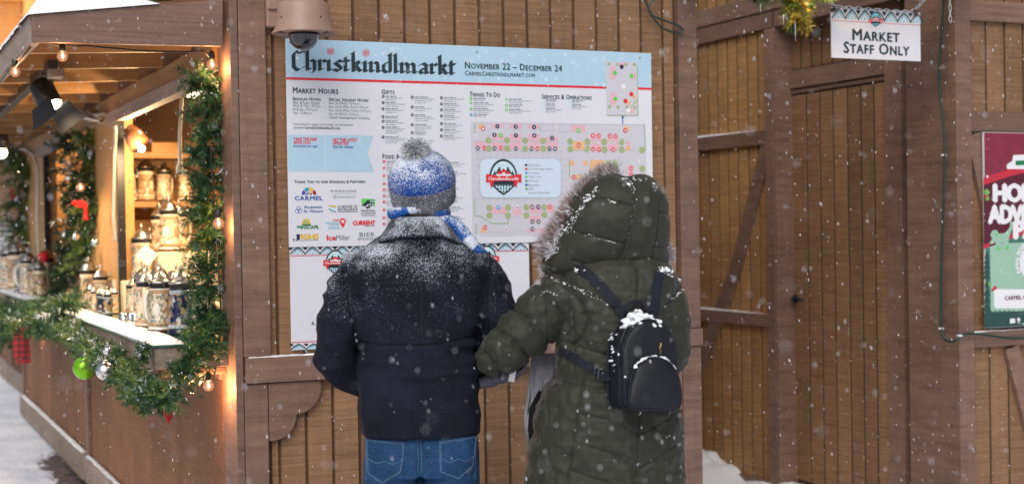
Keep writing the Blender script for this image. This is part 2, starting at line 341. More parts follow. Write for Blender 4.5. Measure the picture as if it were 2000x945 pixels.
def remesh(me, voxel, it=4, fac=.5):
    o = bpy.data.objects.new('tmp', me); col.objects.link(o)
    md = o.modifiers.new('r', 'REMESH'); md.mode = 'VOXEL'; md.voxel_size = voxel
    if it: sm = o.modifiers.new('s', 'SMOOTH'); sm.iterations = it; sm.factor = fac
    dg = bpy.context.evaluated_depsgraph_get(); dg.update(); out = bpy.data.meshes.new_from_object(o.evaluated_get(dg))
    bpy.data.objects.remove(o); return out
def npv(me):
    v = np.empty(len(me.vertices)*3); me.vertices.foreach_get('co', v); return v.reshape(-1, 3)
def npn(me):
    v = np.empty(len(me.vertices)*3); me.vertex_normals.foreach_get('vector', v); return v.reshape(-1, 3)
def setv(me, v): me.vertices.foreach_set('co', v.ravel()); me.update()
_g = np.random.rand(64, 64, 64)
def vnoise(p):
    """smooth value noise, p (n,3) -> -1..1"""
    i = np.floor(p).astype(int); f = p-i; f = f*f*(3-2*f); r = 0
    for a in (0, 1):
        for b in (0, 1):
            for c in (0, 1):
                w = (f[:, 0] if a else 1-f[:, 0])*(f[:, 1] if b else 1-f[:, 1])*(f[:, 2] if c else 1-f[:, 2])
                r = r + w*_g[(i[:, 0]+a) % 64, (i[:, 1]+b) % 64, (i[:, 2]+c) % 64]
    return r*2-1
def dist_poly(P, pts):
    """distance of 2-D points P (n,2) to a polyline"""
    best = np.full(len(P), 9.0)
    for a, b in zip(pts[:-1], pts[1:]):
        a = np.array(a); b = np.array(b); d = b-a; t = np.clip(((P-a)@d)/(d@d+1e-12), 0, 1)
        best = np.minimum(best, np.linalg.norm(P-(a+t[:, None]*d), axis=1))
    return best
def point_light(name, loc, power, colr=(1, .62, .3), r=.03, parent=None):
    l = bpy.data.lights.new(name, 'POINT'); l.energy = power; l.color = colr; l.shadow_soft_size = r
    o = bpy.data.objects.new(name, l); col.objects.link(o); o.location = loc
    if parent: o.parent = parent
    return o
def snow_strip(name, lo, hi, z, h, parent, seed=0, n=60, ny=5, ragged=.5):
    """lumpy layer of snow on a ledge"""
    b = B(); L = hi[0]-lo[0], hi[1]-lo[1]; lx = L[0] >= L[1]
    nx, ny2 = (n, ny) if lx else (ny, n); vs = []
    P = np.array([(lo[0]+L[0]*i/nx, lo[1]+L[1]*j/ny2, 0) for i in range(nx+1) for j in range(ny2+1)])
    q = P.copy(); q[:, 2] = seed; nz = vnoise(q*18+5)*.5+vnoise(q*60+9)*.35
    ed = np.minimum.reduce([np.arange(nx+1).repeat(ny2+1)/1.0, nx-np.arange(nx+1).repeat(ny2+1)/1.0, np.tile(np.arange(ny2+1), nx+1)/1.0, ny2-np.tile(np.arange(ny2+1), nx+1)/1.0])
    hh = h*(1+nz*ragged)*np.clip(ed, 0, 1); P[:, 2] = z+np.maximum(hh, -.001)
    # ragged outline
    P[:, 0] += vnoise(q*25+31)*.004; P[:, 1] += vnoise(q*25+77)*.004
    fs = [(i*(ny2+1)+j, (i+1)*(ny2+1)+j, (i+1)*(ny2+1)+j+1, i*(ny2+1)+j+1) for i in range(nx) for j in range(ny2)]
    b.add(P, fs)
    return b.build(name, 'snow', parent, True, kind='stuff')

# ================================================================== THE PLACE
XA, XB, YF = 1.317, 4.915, 5.5                 # hut A side wall, hut B side wall, both front walls
# ground: one sheet
b = B(); xs = np.concatenate([np.linspace(-200, -8, 8), np.linspace(-6, 9, 60), np.linspace(11, 200, 8)]); ys = np.concatenate([np.linspace(-100, -2, 6), np.linspace(0, 26, 110), np.linspace(30, 300, 10)])
P = np.array([(x, y, 0) for x in xs for y in ys]); msk = (np.abs(P[:, 0]-2) < 8) & (P[:, 1] > -1) & (P[:, 1] < 27)
P[:, 2] = np.where(msk, vnoise(P*1.3+3)*.022+vnoise(P*3.1+8)*.022, 0)
b.add(P, [(i*len(ys)+j, (i+1)*len(ys)+j, (i+1)*len(ys)+j+1, i*len(ys)+j+1) for i in range(len(xs)-1) for j in range(len(ys)-1)])
g = b.build('snow_ground', 'snow_ground', None, True, recalc=False); g['kind'] = 'structure'

# ------------------------------------------------------------------ hut A (the stein stall)
hutA = thing('market_hut', 'brown wooden market hut with map sign on its front and a lit stein stall', 'market hut', loc=(0, 0, 0))
XR = 3.386                                     # right corner
b = B(); b.box((XA+.06, YF+.012, 0), (XR-.03, YF+.05, 3.3)); front = b.build("front_wall", "shade_wood", hutA)
pl = None
def plank(x0, x1, z0, z1, Y, parent, mat='plank_wood', t=.011, depth_sign=1):
    b = B(); b.box((0, 0, 0), (x1-x0, t, z1-z0)); o = b.build('plank', mat, parent, bevel=.0015); o.location = (x0, Y, z0); return o
gx = [1.454]+[1.491+.109*k for k in range(17)]+[3.294]
gx = [x for x in gx if x <= 3.294]
for x0, x1 in zip(gx[:-1], gx[1:]):
    if x1-x0 > .015: plank(x0+.0065, x1-.0065, .12, 3.25, YF, front)
# posts and trim of the front
def trim(name, lo, hi, parent, mat='trim_wood', bev=.003, label=None): b = B(); b.box(lo, hi); return b.build(name, mat, parent, bevel=bev, label=label)
trim('corner_post', (XA+.032, YF-.035, 1.073), (1.454, YF+.01, 3.25), hutA)
trim('corner_post', (XA+.032, YF-.032, .0), (1.44, YF+.012, .968), hutA)
trim('corner_post', (3.294, YF-.035, .0), (XR, YF+.10, 1.02), hutA)
trim('corner_post', (3.294, YF-.035, 1.10), (XR, YF+.10, 3.25), hutA)
trim('post_block', (3.294, YF-.047, 1.022), (XR+.004, YF+.10, 1.098), hutA)
trim('ledge_board', (XA+.036, YF-.045, .972), (3.292, YF+.008, 1.07), hutA, 'trim_wood_flat')
trim('base_board', (1.442, YF-.035, 0), (3.292, YF+.01, .14), hutA, 'trim_wood_flat')
snow_strip('snow_layer', (XA+.05, YF-.043), (2.3, YF-.002), 1.069, .005, hutA, 1, 160, 4, 1.1)
# scalloped bracket under the ledge
def bracket(x, flip=1):
    pts = [(0, 0), (.214, 0)]
    c1 = (.10, .0); n = 10
    pts = [(0, 0), (.205, 0)]
    for i in range(n+1): a = -math.pi/2*i/n; pts.append((.105+.105*math.cos(a), -.022+.105*math.sin(a)-.0))
    pts += [(.103, -.123)]
    for i in range(n+1): a = -math.pi/2*i/n; pts.append((.02+.088*math.cos(a), -.128+.093*math.sin(a)))
    pts += [(0, -.222)]
    b = B(); b.prism([(x+flip*p, .968+q) for p, q in pts], YF-.030, YF+.002)
    return b.build('scalloped_bracket', 'trim_wood', hutA, bevel=.003)
bracket(1.443); bracket(3.291, -1)

b = B(); rn = random.Random(4)
for x0, x1 in zip(gx[:-1], gx[1:]):
    for z in [.3+.405*k for k in range(7)]:
        for xx in (x0+.016, x1-.016):
            if rn.random() < .22: zz = z+rn.uniform(-.02, .02); b.tube([(xx, YF-.0015, zz), (xx, YF+.002, zz)], .0032, 6)
b.build('nail_heads', 'black_metal', hutA, kind='stuff')
# side wall (faces the lane, -X): lower boards, base board, posts, header, window openings
YE = 13.1
b = B(); b.box((XA+.012, YF+.05, 0), (XA+.05, YE, 1.04)); side = b.build('side_wall', 'side_wood', hutA)
gy = [5.69, 6.61, 7.26, 7.91, 8.6, 9.25, 9.95, 10.6, 11.25, 11.9, 12.5, YE]
for y0, y1 in zip(gy[:-1], gy[1:]):
    b = B(); b.box((0, 0, 0), (.012, y1-y0-.008, .86)); o = b.build('panel', 'side_wood', side, bevel=.002); o.location = (XA, y0+.004, .18)
for y in (9.3, 13.04): trim('batten', (XA-.022, y-.05, .19), (XA+.0, y+.05, 1.035), hutA)
trim('base_board', (XA-.045, 9.36, .02), (XA-.002, YE, .185), hutA, 'grey_wood'); trim('base_board', (XA-.038, YF+.05, .02), (XA-.002, 9.355, .18), hutA, 'grey_wood')
snow_strip('snow_layer', (XA-.043, 9.4), (XA-.004, YE-.02), .184, .012, hutA, 3, 80, 3); snow_strip('snow_layer', (XA-.036, 7.2), (XA-.004, 9.3), .179, .007, hutA, 4, 60, 3, .9)
trim('corner_board', (XA, YF-.03, .0), (XA+.030, 5.68, 3.25), hutA)            # side face of the near corner
trim('sill_board', (XA-.012, 5.5+.19, .97), (XA+.03, 5.78, 1.06), hutA)
# counter: two lengths, board face and glass top
def counter(y0, y1, x0=1.03):
    trim('counter_front', (x0, y0+.045, 1.03), (x0+.03, y1, 1.118), hutA, 'grey_wood')
    trim('counter_end', (x0+.004, y0, 1.032), (XA+.02, y0+.042, 1.118), hutA, 'grey_wood')
    trim('counter_deck', (x0+.032, y0+.044, 1.09), (XA+.35, y1, 1.112), hutA, 'inner_wood')
    b = B(); b.box((x0-.012, y0-.012, 1.1195), (XA+.34, y1+.01, 1.1275)); b.build('glass_top', 'glass_edge', hutA, bevel=.001)
    snow_strip('snow_layer', (x0-.006, y0-.006), (x0+.13, y1), 1.1275, .010, hutA, int(y0), 8, 200, .8)
counter(5.58, 9.03); counter(10.05, 12.9, 1.03)
trim('bracket_arm', (1.06, 5.62, 1.0), (XA, 5.66, 1.028), hutA)
# header beam, posts, window tracks
trim('header_beam', (XA-.02, 5.69, 2.21), (XA+.05, YE, 2.31), hutA, 'inner_wood')
b = B(); b.box((XA+.002, YF+.05, 2.312), (XA+.04, YE, 3.25)); b.build('upper_wall', 'side_wood', hutA)
for y0, y1 in ((8.12, 9.06), (11.44, 12.85)):
    trim('post', (XA-.01, y0, 1.13), (XA+.09, y1, 2.208), hutA, 'pine_panel')
    trim('post_edge', (XA-.016, y0-.10, 1.13), (XA+.07, y0-.002, 2.208), hutA, 'pine_panel')
    b = B(); b.box((XA-.02, y0-.135, 1.13), (XA+.02, y0-.104, 2.205)); b.build('window_track', 'black_metal', hutA)
def shutter(y0, y1):                            # folded up shutter edge under the header
    b = B(); b.box((XA-.075, y0, 2.135), (XA-.022, y1, 2.20)); b.build('shutter_rail', 'grey_wood', hutA, bevel=.004)
shutter(5.75, 8.0); shutter(9.95, 11.35)
# interior
trim('interior_floor', (XA+.06, YF+.06, .01), (XR-.05, YE-.05, .05), hutA, 'inner_wood')
b = B(); b.box((XR-.1, YF+.06, 0), (XR-.03, YE, 3.25)); b.build('far_wall', 'inner_wood', hutA)
b = B(); b.box((XA+.06, YE-.05, 0), (XR-.03, YE, 3.25)); b.build('rear_wall', 'inner_wood', hutA)
b = B(); b.box((XA+.06, YF+.06, 2.66), (XR-.1, YE-.06, 2.69)); b.build('interior_ceiling', 'side_wood', hutA)
part_y = 8.62
b = B(); b.box((XA+.1, part_y, 0), (XR-.1, part_y+.04, 2.66)); pw = b.build('partition', 'inner_wood', hutA)
for k in range(9):
    z = 1.14+k*.1
    b = B(); b.box((0, 0, 0), (XR-XA-.22, .012, .094)); o = b.build('board', 'inner_wood', pw, bevel=.002); o.location = (XA+.11, part_y-.013, z)
b = B(); b.box((XA+.1, 9.9, 0), (XR-.1, 9.94, 2.66)); b.build('partition', 'side_wood', hutA)
for z, nm in ((2.015, 'shelf'), (1.735, 'shelf')):
    trim(nm, (XA+.10, part_y-.26, z-.035), (XR-.12, part_y-.016, z), hutA, 'inner_wood')
# stepped display (pale boxes) at the far end of the counter
def xat(px, Y): return at_y(px, 480, Y)[0]
trim('display_riser', (xat(236, 7.95), 7.9, 1.0), (xat(303, 7.95), 8.35, 1.30), hutA, 'shelf_white'); trim('display_riser', (xat(304, 7.95), 7.88, 1.0), (xat(420, 7.95), 8.36, 1.452), hutA, 'shelf_white')
trim('display_riser', (xat(304, 7.95), 7.85, 1.14), (xat(420, 7.95), 7.878, 1.17), hutA, 'shelf_white')
trim('display_table', (XA+.37, 5.8, .9), (2.5, 8.5, 1.0), hutA, 'shelf_white')
b = B(); b.box((XA+.1, part_y-.008, 2.10), (XR-.1, part_y-.001, 2.66)); b.build('shade_panel', 'shade_wood', hutA)  # dark sheet added where the wall top is only unlit

# awning over the counter: tapered end board, fascia, rafters, deck, snow
b = B(); b.prism([(.606, 2.252), (1.295, 2.262), (1.30, 2.44), (.600, 2.35)], YF-.001, YF+.04); b.build('awning_end_board', 'trim_wood_flat', hutA, bevel=.003)
b = B(); b.box((.597, YF+.042, 2.252), (.632, YE+.3, 2.352)); b.build('awning_fascia', 'grey_wood', hutA, bevel=.003)
b = B(); b.prism([(.60, 2.353), (XA, 2.442), (XA, 2.455), (.60, 2.372)], YF+.042, YE+.3); b.build('awning_deck', 'side_wood', hutA)
for k in range(11):
    y = 5.95+k*.60
    b = B(); b.prism([(.634, 2.262), (XA-.05, 2.292), (XA-.05, 2.435), (.634, 2.35)], y-.02, y+.02); b.build('rafter', 'inner_wood', hutA, bevel=.002)
# awning snow: thick over the near half of the deck, gone towards the wall
b = B(); nx, ny = 40, 150
P = np.array([(.585+(1.06-.585)*i/nx, YF-.012+(YE+.3-YF)*(j/ny)**1.6, 0) for i in range(nx+1) for j in range(ny+1)])
u = (P[:, 0]-.585)/(1.06-.585); prof = np.interp(u, [0, .03, .08, .16, .35, .6, .9, 1], [0, .022, .05, .10, .13, .10, .02, 0]); e = np.clip((P[:, 1]-(YF-.012))/.035, 0, 1)
topz = 2.352+(P[:, 0]-.6)*.13
P[:, 2] = topz+prof*(.55+.45*e**.5)*(1+.12*vnoise(P*6)+.05*vnoise(P*25)); P[:, 1] += vnoise(P*30)*.004; P[:, 0] += vnoise(P*24+9)*.006*(u < .1)
edge = (u == 0) | (P[:, 1] < YF-.006); P[edge, 2] = topz[edge]-.002
b.add(P, [(i*(ny+1)+j, (i+1)*(ny+1)+j, (i+1)*(ny+1)+j+1, i*(ny+1)+j+1) for i in range(nx) for j in range(ny)]); b.build('awning_snow', 'snow', hutA, True, kind='stuff')
# pitched roof with snow, far above the picture's top edge
for nm, dz, mt_ in (('roof', 0, 'side_wood'), ('roof_snow', .06, 'snow')):
    b = B(); xm = (XA+XR)/2
    b.prism([(XA-.03, 3.0+dz), (xm, 4.0+dz), (XR+.15, 2.95+dz), (XR+.15, 3.01+dz), (xm, 4.07+dz+(.1 if dz else 0)), (XA-.03, 3.06+dz)], YF-.32, YE+.4); b.build(nm, mt_, hutA)
b = B(); b.prism([(XA+.02, 3.252), (XR-.02, 3.252), ((XA+XR)/2, 3.93)], YF+.012, YF+.05); b.build('gable', 'plank_wood', hutA)

# ------------------------------------------------------------------ hut B (staff hut across the passage)
hutB = thing('market_hut', 'brown plank hut with recessed staff door and the red and green poster on its front', 'market hut')
XC = 4.842; XRc = 5.02                        # face of corner post side, recess plane
b = B(); b.box((XB+.006, 7.14, 0), (XB+.05, 9.4, 3.2)); bw = b.build('side_wall', 'groove_shade', hutB)
b = B(); b.box((XRc+.006, 5.6, 0), (XRc+.05, 7.24, 3.2)); rw = b.build('recessed_wall', 'groove_shade', hutB)
def plankx(y0, y1, z0, z1, X, parent, mat='plank_wood_golden'):
    b = B(); b.box((0, 0, 0), (.0058, y1-y0, z1-z0)); o = b.build('plank', mat, parent, bevel=.001); o.location = (X, y0, z0); return o
y = 7.256
ys_ = [7.15]+[7.256+.1105*k for k in range(19)]
for y0, y1 in zip(ys_[:-1], ys_[1:]): plankx(y0+.008, y1-.008, .03, 3.15, XB, bw)
b = B(); b.box((5.09, 5.56, .02), (7.55, 9.38, 3.15)); b.build('unseen_core', 'side_wood', hutB)  # unseen solid box added to stop daylight passing through the wall gap
# recessed part: planks above the door and right of it; the door
def yr(px): return at_x(px, 400, XRc)[1]
dl, dr = yr(1548), yr(1740)
pr = [yr(p) for p in (1832, 1800, 1772)]
for y0, y1 in zip(pr[:-1], pr[1:]): plankx(y0+.008, y1-.008, .1, 3.15, XRc, rw, 'plank_wood')
for k in range(9):
    y0 = dr+(dl-dr)*k/9; y1 = dr+(dl-dr)*(k+1)/9; plankx(y0+.008, y1-.008, 2.45, 3.15, XRc, rw, 'plank_wood')
door = B(); door.box((XRc-.006, dr+.012, .05), (XRc+.003, dl-.008, 2.30)); door = door.build('door', 'groove_shade', hutB)
gd = [yr(p) for p in (1742, 1712, 1686, 1660, 1632, 1606, 1580, 1549)]
for y0, y1 in zip(gd[:-1], gd[1:]):
    b = B(); b.box((0, 0, 0), (.0048, y1-y0-.015, 2.24)); o = b.build('plank', 'plank_wood', door, bevel=.0015); o.location = (XRc-.011, y0+.0075, .055)
hz = at_x(1558, 583, XRc-.02)
b = B(); b.tube([(XRc-.012, hz[1]+.02, hz[2]), (XRc-.05, hz[1]+.015, hz[2]), (XRc-.058, hz[1]-.02, hz[2]+.003), (XRc-.055, hz[1]-.10, hz[2]-.004)], [.011, .010, .010, .008], 8)
b.lathe([(.024, 0), (.024, .01), (.02, .014)], (0, 0, 0), 12); vs = b.v
n0 = len(vs)-3*12
for i in range(n0, len(vs)): x_, y_, z_ = vs[i]; vs[i] = (XRc-.012-z_, hz[1]+.02+x_, hz[2]+y_)
b.build('handle', 'black_metal', door, True)
trim('door_header', (XRc-.03, dr-.12, 2.335), (XRc+.0, dl+.06, 2.44), hutB, 'trim_wood')
trim('door_jamb', (XRc-.034, yr(1772), .0), (XRc+.0, dr-.002, 2.72), hutB, 'trim_wood')
trim('door_top_rail', (XRc-.018, dr+.01, 2.305), (XRc+.0, dl-.01, 2.328), hutB, 'trim_wood_flat')
trim('reveal', (XB-.026, 7.046, 0), (XRc+.03, 7.062, 3.2), hutB, 'trim_wood')
trim('stile', (XB-.028, 7.064, .0), (XB+.0, 7.148, 2.69), hutB, 'trim_wood')
trim('upper_band', (XB-.035, 5.62, 2.795), (XB-.002, 9.4, 2.90), hutB, 'trim_wood_flat'); trim('upper_band', (XB-.026, 5.62, 2.694), (XB-.002, 9.4, 2.79), hutB, 'trim_wood_flat')
for z0, z1 in ((2.02, 2.105), (.945, 1.02)):
    trim('rail', (XB-.024, 7.15, z0), (XB-.001, 9.3, z1), hutB, 'trim_wood_flat'); snow_strip('snow_layer', (XB-.023, 7.16), (XB-.002, 9.3), z1-.001, .010, hutB, 5, 4, 120)
trim('base_board', (XB-.03, 7.15, 0), (XB-.001, 9.3, .035), hutB, 'trim_wood_flat')
def bracex(ya, za, yb, zb, w, X, t=.02):
    b = B(); d = Vector((yb-ya, zb-za)).normalized(); n_ = Vector((-d.y, d.x))*w/2
    b.prism([(ya+n_.x, za+n_.y), (ya-n_.x, za-n_.y), (yb-n_.x, zb-n_.y), (yb+n_.x, zb+n_.y)], X-t, X-.001, 'x'); return b.build('brace', 'trim_wood', hutB, bevel=.002)
bracex(7.14, 2.03, 7.50, 1.28, .105, XB, .020); bracex(7.50, 1.28, 8.1, .42, .105, XB, .0205)
# corner post and front of hut B
trim('corner_post', (XC, YF-.03, 0), (4.936, yr(1831)+.02, 3.2), hutB)
b = B(); b.box((4.93, YF+.014, 0), (7.6, YF+.05, 3.2)); fb = b.build('front_wall', 'groove_shade', hutB)
x = 4.94
for k in range(22): plank(x+.0065+.0, x+.119-.0065, .14, 3.15, YF+.002, fb); x += .119
trim('beam', (4.938, YF-.028, 1.985), (7.6, YF-.0, 2.082), hutB, 'trim_wood_flat'); trim('beam', (4.938, YF-.028, .935), (7.6, YF-.0, 1.01), hutB, 'trim_wood_flat')
trim('beam', (4.938, YF-.028, 2.52), (7.6, YF-.0, 2.62), hutB, 'trim_wood_flat')
snow_strip('snow_layer', (4.94, YF-.027), (6.5, YF-.002), 1.009, .007, hutB, 8, 100, 3, .8)
def bracey(p0, p1, w, t=.02, mi=0):
    (xa, za), (xb_, zb) = p0, p1; d = Vector((xb_-xa, zb-za)).normalized(); n_ = Vector((-d.y, d.x))*w/2
    b = B(); b.prism([(xa+n_.x, za+n_.y), (xa-n_.x, za-n_.y), (xb_-n_.x, zb-n_.y), (xb_+n_.x, zb+n_.y)], YF-.026+mi, YF-.001); return b.build('brace', 'trim_wood', hutB, bevel=.002)
bracey((4.955, 1.97), (5.20, 1.04), .085); bracey((5.18, .925), (5.42, .16), .085)
trim('base_board', (4.938, YF-.03, 0), (7.6, YF, .13), hutB, 'trim_wood_flat')
for nm, dz, mt_ in (('roof', 0, 'side_wood'), ('roof_snow', .06, 'snow')):
    b = B(); xm = 6.2
    b.prism([(XB-.12, 3.22+dz), (xm, 3.95+dz), (7.75, 3.22+dz), (7.95, 3.28+dz), (xm, 4.02+dz+(.1 if dz else 0)), (XB-.12, 3.28+dz)], YF-.4, 9.6); b.build(nm, mt_, hutB)
b = B(); b.prism([(4.95, 3.202), (7.58, 3.202), (6.2, 3.93)], YF+.012, YF+.05); b.build('gable', 'plank_wood', hutB)
# the passage is closed by a third hut's plank wall beyond the frame of the corner post
# snow heap at the passage foot
b = B(); n = 40; P = np.array([(4.25+.75*i/n, 6.5+1.9*j/n, 0) for i in range(n+1) for j in range(n+1)])
r = np.sqrt(((P[:, 0]-4.86)/.30)**2+((P[:, 1]-7.82)/.42)**2)
r2 = np.sqrt(((P[:, 0]-4.93)/.16)**2+((P[:, 1]-6.75)/.7)**2)
P[:, 2] = np.maximum(.11*np.clip(1-r**2, -.3, 1), .05*np.clip(1-r2**2, -.3, 1))*(1+.35*vnoise(P*9)+.3*vnoise(P*28))-.003
b.add(P, [(i*(n+1)+j, (i+1)*(n+1)+j, (i+1)*(n+1)+j+1, i*(n+1)+j+1) for i in range(n) for j in range(n)]); o = b.build('snow_heap', 'snow', None, True, kind='stuff'); o['label'] = 'shovelled snow heaped at the foot of the passage wall'

# ------------------------------------------------------------------ far left: next hut, timber gable, snowy fir
hutC = thing('market_hut', 'dark brown hut standing beyond the stein stall at the far left of the lane', 'market hut')
b = B(); b.box((1.50, 14.2, 0), (3.6, 19.5, 2.9)); b.build('wall', 'side_wood', hutC)
for y in (14.2, 16.0, 17.8): trim('batten', (1.472, y, 0), (1.498, y+.12, 2.9), hutC)
trim('base_board', (1.46, 14.33, 0), (1.497, 19.5, .2), hutC, 'grey_wood'); trim('ledge_board', (1.40, 14.33, 1.05), (1.497, 19.5, 1.14), hutC, 'grey_wood')
snow_strip('snow_layer', (1.40, 14.3), (1.5, 19.4), 1.139, .03, hutC, 9, 3, 80)
b = B(); b.prism([(1.1, 2.75), (2.55, 3.5), (4.0, 2.75), (4.0, 2.87), (2.55, 3.65), (1.1, 2.87)], 13.9, 19.9); b.build('roof_snow', 'snow', hutC)
gab = thing('timber_tower', 'golden lit timber framed tower rising behind the stall awning at top left', 'tower')
b = B(); b.box((1.0, 22.0, 0), (4.6, 24.6, 6.2)); b.build('wall', 'plank_wood_golden', gab)
for x0 in (1.0, 1.55, 2.3, 3.1, 3.9): b = B(); b.bar((x0, 21.95, 3.2), (x0+.12, 21.95, 6.2), .16, .1, 0, (0, 1, 0)); b.build('timber', 'pine_panel', gab)
for z0 in (4.05, 5.0, 5.9): b = B(); b.bar((.95, 21.94, z0), (4.6, 21.94, z0), .09, .13); b.build('timber', 'pine_panel', gab)
b = B(); b.prism([(.7, 6.2), (2.8, 7.8), (4.9, 6.2)], 21.7, 24.9); b.build('roof', 'snow', gab)
point_light('tower_lamp', (1.3, 20.6, 3.9), 120, (1, .55, .2), .3); point_light('tower_lamp', (2.7, 20.6, 4.6), 120, (1, .55, .2), .3)

def fir(name, loc, h, label, snowy=True, seed=0):
    rr = random.Random(seed); t = thing(name, label, 'tree', None, loc)
    b = B(); b.tube([(0, 0, 0), (0, 0, h*.98)], [h*.035, h*.006], 8); b.build('trunk', 'ceramic_brown', t)
    b = B(); s = B(); L = 15
    for i in range(L):
        z = h*(.12+.86*i/L); rad = h*.30*(1-i/L)+.03; nb = 11
        for k in range(nb):
            a = 2*math.pi*(k+rr.random())/nb; tip = Vector((math.cos(a)*rad, math.sin(a)*rad, -rad*.35)); base = Vector((0, 0, z)); m = int(8+rad*50)
            for j in range(m):
                f = (j+1)/m; p = base+tip*f; w = .07*h/2*(1-f*.6)
                dv = Vector((rr.uniform(-1, 1), rr.uniform(-1, 1), rr.uniform(-.5, .3))).normalized()*w+tip*.1
                q = p+dv; sd = dv.cross(Vector((0, 0, 1))).normalized()*.012*h/2; b.add([p-sd, p+sd, q], [(0, 1, 2)])
            if snowy:
                for j in range(3):
                    f = .45+.25*j; p = base+tip*f+Vector((0, 0, .02*h/2)); s.ball(p, .05*h/2*rr.uniform(.8, 1.3), 7, 4, (1.2, 1.2, .45))
    b.build('crown', 'needles_dark', t, kind='stuff', recalc=False)
    if snowy: s.build('snow_clumps', 'snow', t, True, kind='stuff')
    return t
fir('snowy_fir', (1.17, 12.75, 1.13), .66, 'small snow covered fir standing on the far counter at the left edge', True, 2)
fir('fir_tree', (-1.6, 24, 0), 5.5, 'tall snow laden fir far behind the lane, outside the hut row', True, 4)

# ================================================================== LIGHTS THAT THE PHOTO SHOWS
def bulb(loc, label, r=.021, lit=2.2, up=True, parent_r=0):
    t = thing('string_light_bulb', label, 'light bulb', 'warm globe bulbs strung on the stall')
    x, y, z = loc
    b = B(); b.ball((x, y, z), r, 16, 10); b.build('globe', 'bulb_glass', t, True)
    b = B(); b.tube([(x, y, z-r*.35), (x+r*.12, y, z), (x, y, z+r*.45)], [r*.16, r*.26, r*.12], 8); b.build('filament', 'filament', t, True)
    b = B(); b.tube([(x, y, z+r*.85), (x, y, z+r*1.2), (x, y, z+r*2.3), (x, y, z+r*2.6)], [r*.55, r*.6, r*.5, r*.2], 10); b.build('socket', 'black_rubber', t, True)
    if lit: point_light('bulb_light', (x, y-.002, z-r*.65), lit*1.2, (1, .5, .2), .003, t)
    return t
bl = at_y(122, 110, 5.56); bulb(bl, 'globe bulb hanging under the near end board of the awning', .0205, 1.6)
bulb((.60, 6.12, at_x(32, 138, .60)[2]), 'globe bulb under the outer awning edge, just left of the near corner', .021, 1.6)
p = at_x(32, 138, .615); 
b3 = at_y(414, 127, 5.56); bulb((b3[0], 5.56, b3[2]), 'globe bulb at the top of the corner post above the garland', .021, 3.6)
b4 = at_y(414, 437, 5.60); bulb((b4[0]+.002, 5.50, b4[2]), 'globe bulb halfway down the corner post inside the garland', .022, 4.0)
b5 = at_y(407, 753, 5.58); bulb((b5[0], 5.58, b5[2]), 'globe bulb hanging below the counter beside the red ribbon', .0215, 11)
far1 = at_x(117, 232, 1.02); bulb(far1, 'far globe bulb seen just below the black spotlight', .024, 1.0)
far2 = at_x(157, 366, 1.15); bulb(far2, 'globe bulb glowing among the hanging garland between two bays', .024, 1.5)
far3 = at_x(65, 650, 1.25); bulb(far3, 'small far bulb in the swag near the plaid ribbon', .03, 1.0)
# string light wire
wire = B(); z0 = 2.238
wp = [(.64, 5.545, 2.262), (.66, 5.54, 2.258), (.70, 5.548, 2.246), (bl[0], 5.56, bl[2]+.05), (.745, 5.55, 2.247), (.80, 5.545, 2.25), (1.0, 5.545, 2.238), (1.15, 5.545, 2.240), (1.235, 5.548, 2.246), (1.255, 5.555, 2.225), (b3[0], 5.56, b3[2]+.05)]
wire.tube(wp, .0035, 6)
wire.tube([(.605, 5.6, 2.245), (.60, 5.8, 2.235), (.60, 6.12, 2.225), (.60, 6.4, 2.24), (.60, 6.8, 2.23), (.60, 7.2, 2.245)], .0035, 6)
wire.tube([(b4[0], 5.6, b4[2]+.3), (1.30, 5.62, 1.2), (1.265, 5.6, 1.0), (b5[0], 5.58, b5[2]+.05)], .003, 6)
tag(wire.build('string_light_cable', 'black_rubber', None, True), 'black cable of the string lights running under the awning end board', 'cable')
# spotlight on a track bar
st = thing('spotlight', 'black track spotlight with barn doors aimed at the stall counter', 'spotlight')
sp = Vector(at_x(98, 205, .80)); dr_ = Vector((.35, -.35, -.9)).normalized()
b = B(); b.tube([sp-dr_*.12, sp-dr_*.10, sp-dr_*.04, sp, sp+dr_*.002], [.040, .052, .054, .054, .05], 16); b.build('housing', 'black_metal', st, True)
b = B(); b.tube([sp+dr_*.003, sp+dr_*.012], [.052, .048], 16); b.build('lens', 'lamp_white', st, True)
side_ = dr_.cross(Vector((0, 0, 1))).normalized(); upd = side_.cross(dr_).normalized()
for sg, nm in ((1, 'barn_door'), (-1, 'barn_door')):
    b = B(); c0 = sp+side_*sg*.06; c1 = c0+side_*sg*.035+dr_*.10
    b.add([c0-upd*.055, c0+upd*.055, c1+upd*.07, c1-upd*.07]+[v+side_*sg*.003 for v in (c0-upd*.055, c0+upd*.055, c1+upd*.07, c1-upd*.07)], [(0, 1, 2, 3), (7, 6, 5, 4), (0, 4, 5, 1), (1, 5, 6, 2), (2, 6, 7, 3), (3, 7, 4, 0)]); b.build(nm, 'black_metal', st)
b = B(); b.bar(sp-dr_*.12, Vector((sp.x, sp.y, 2.30)), .03, .03, 0, (1, 0, 0)); b.build('yoke', 'grey_wood', st)
b = B(); b.bar((sp.x-.02, 6.4, 2.275), (sp.x+.0, 9.2, 2.275), .04, .035); b.build('track_bar', 'black_metal', st)
for yy in (sp.y-.25, sp.y+.1): b = B(); b.box((sp.x-.03, yy, 2.225), (sp.x+.03, yy+.1, 2.262)); b.build('clamp', 'grey_wood', st, bevel=.003)
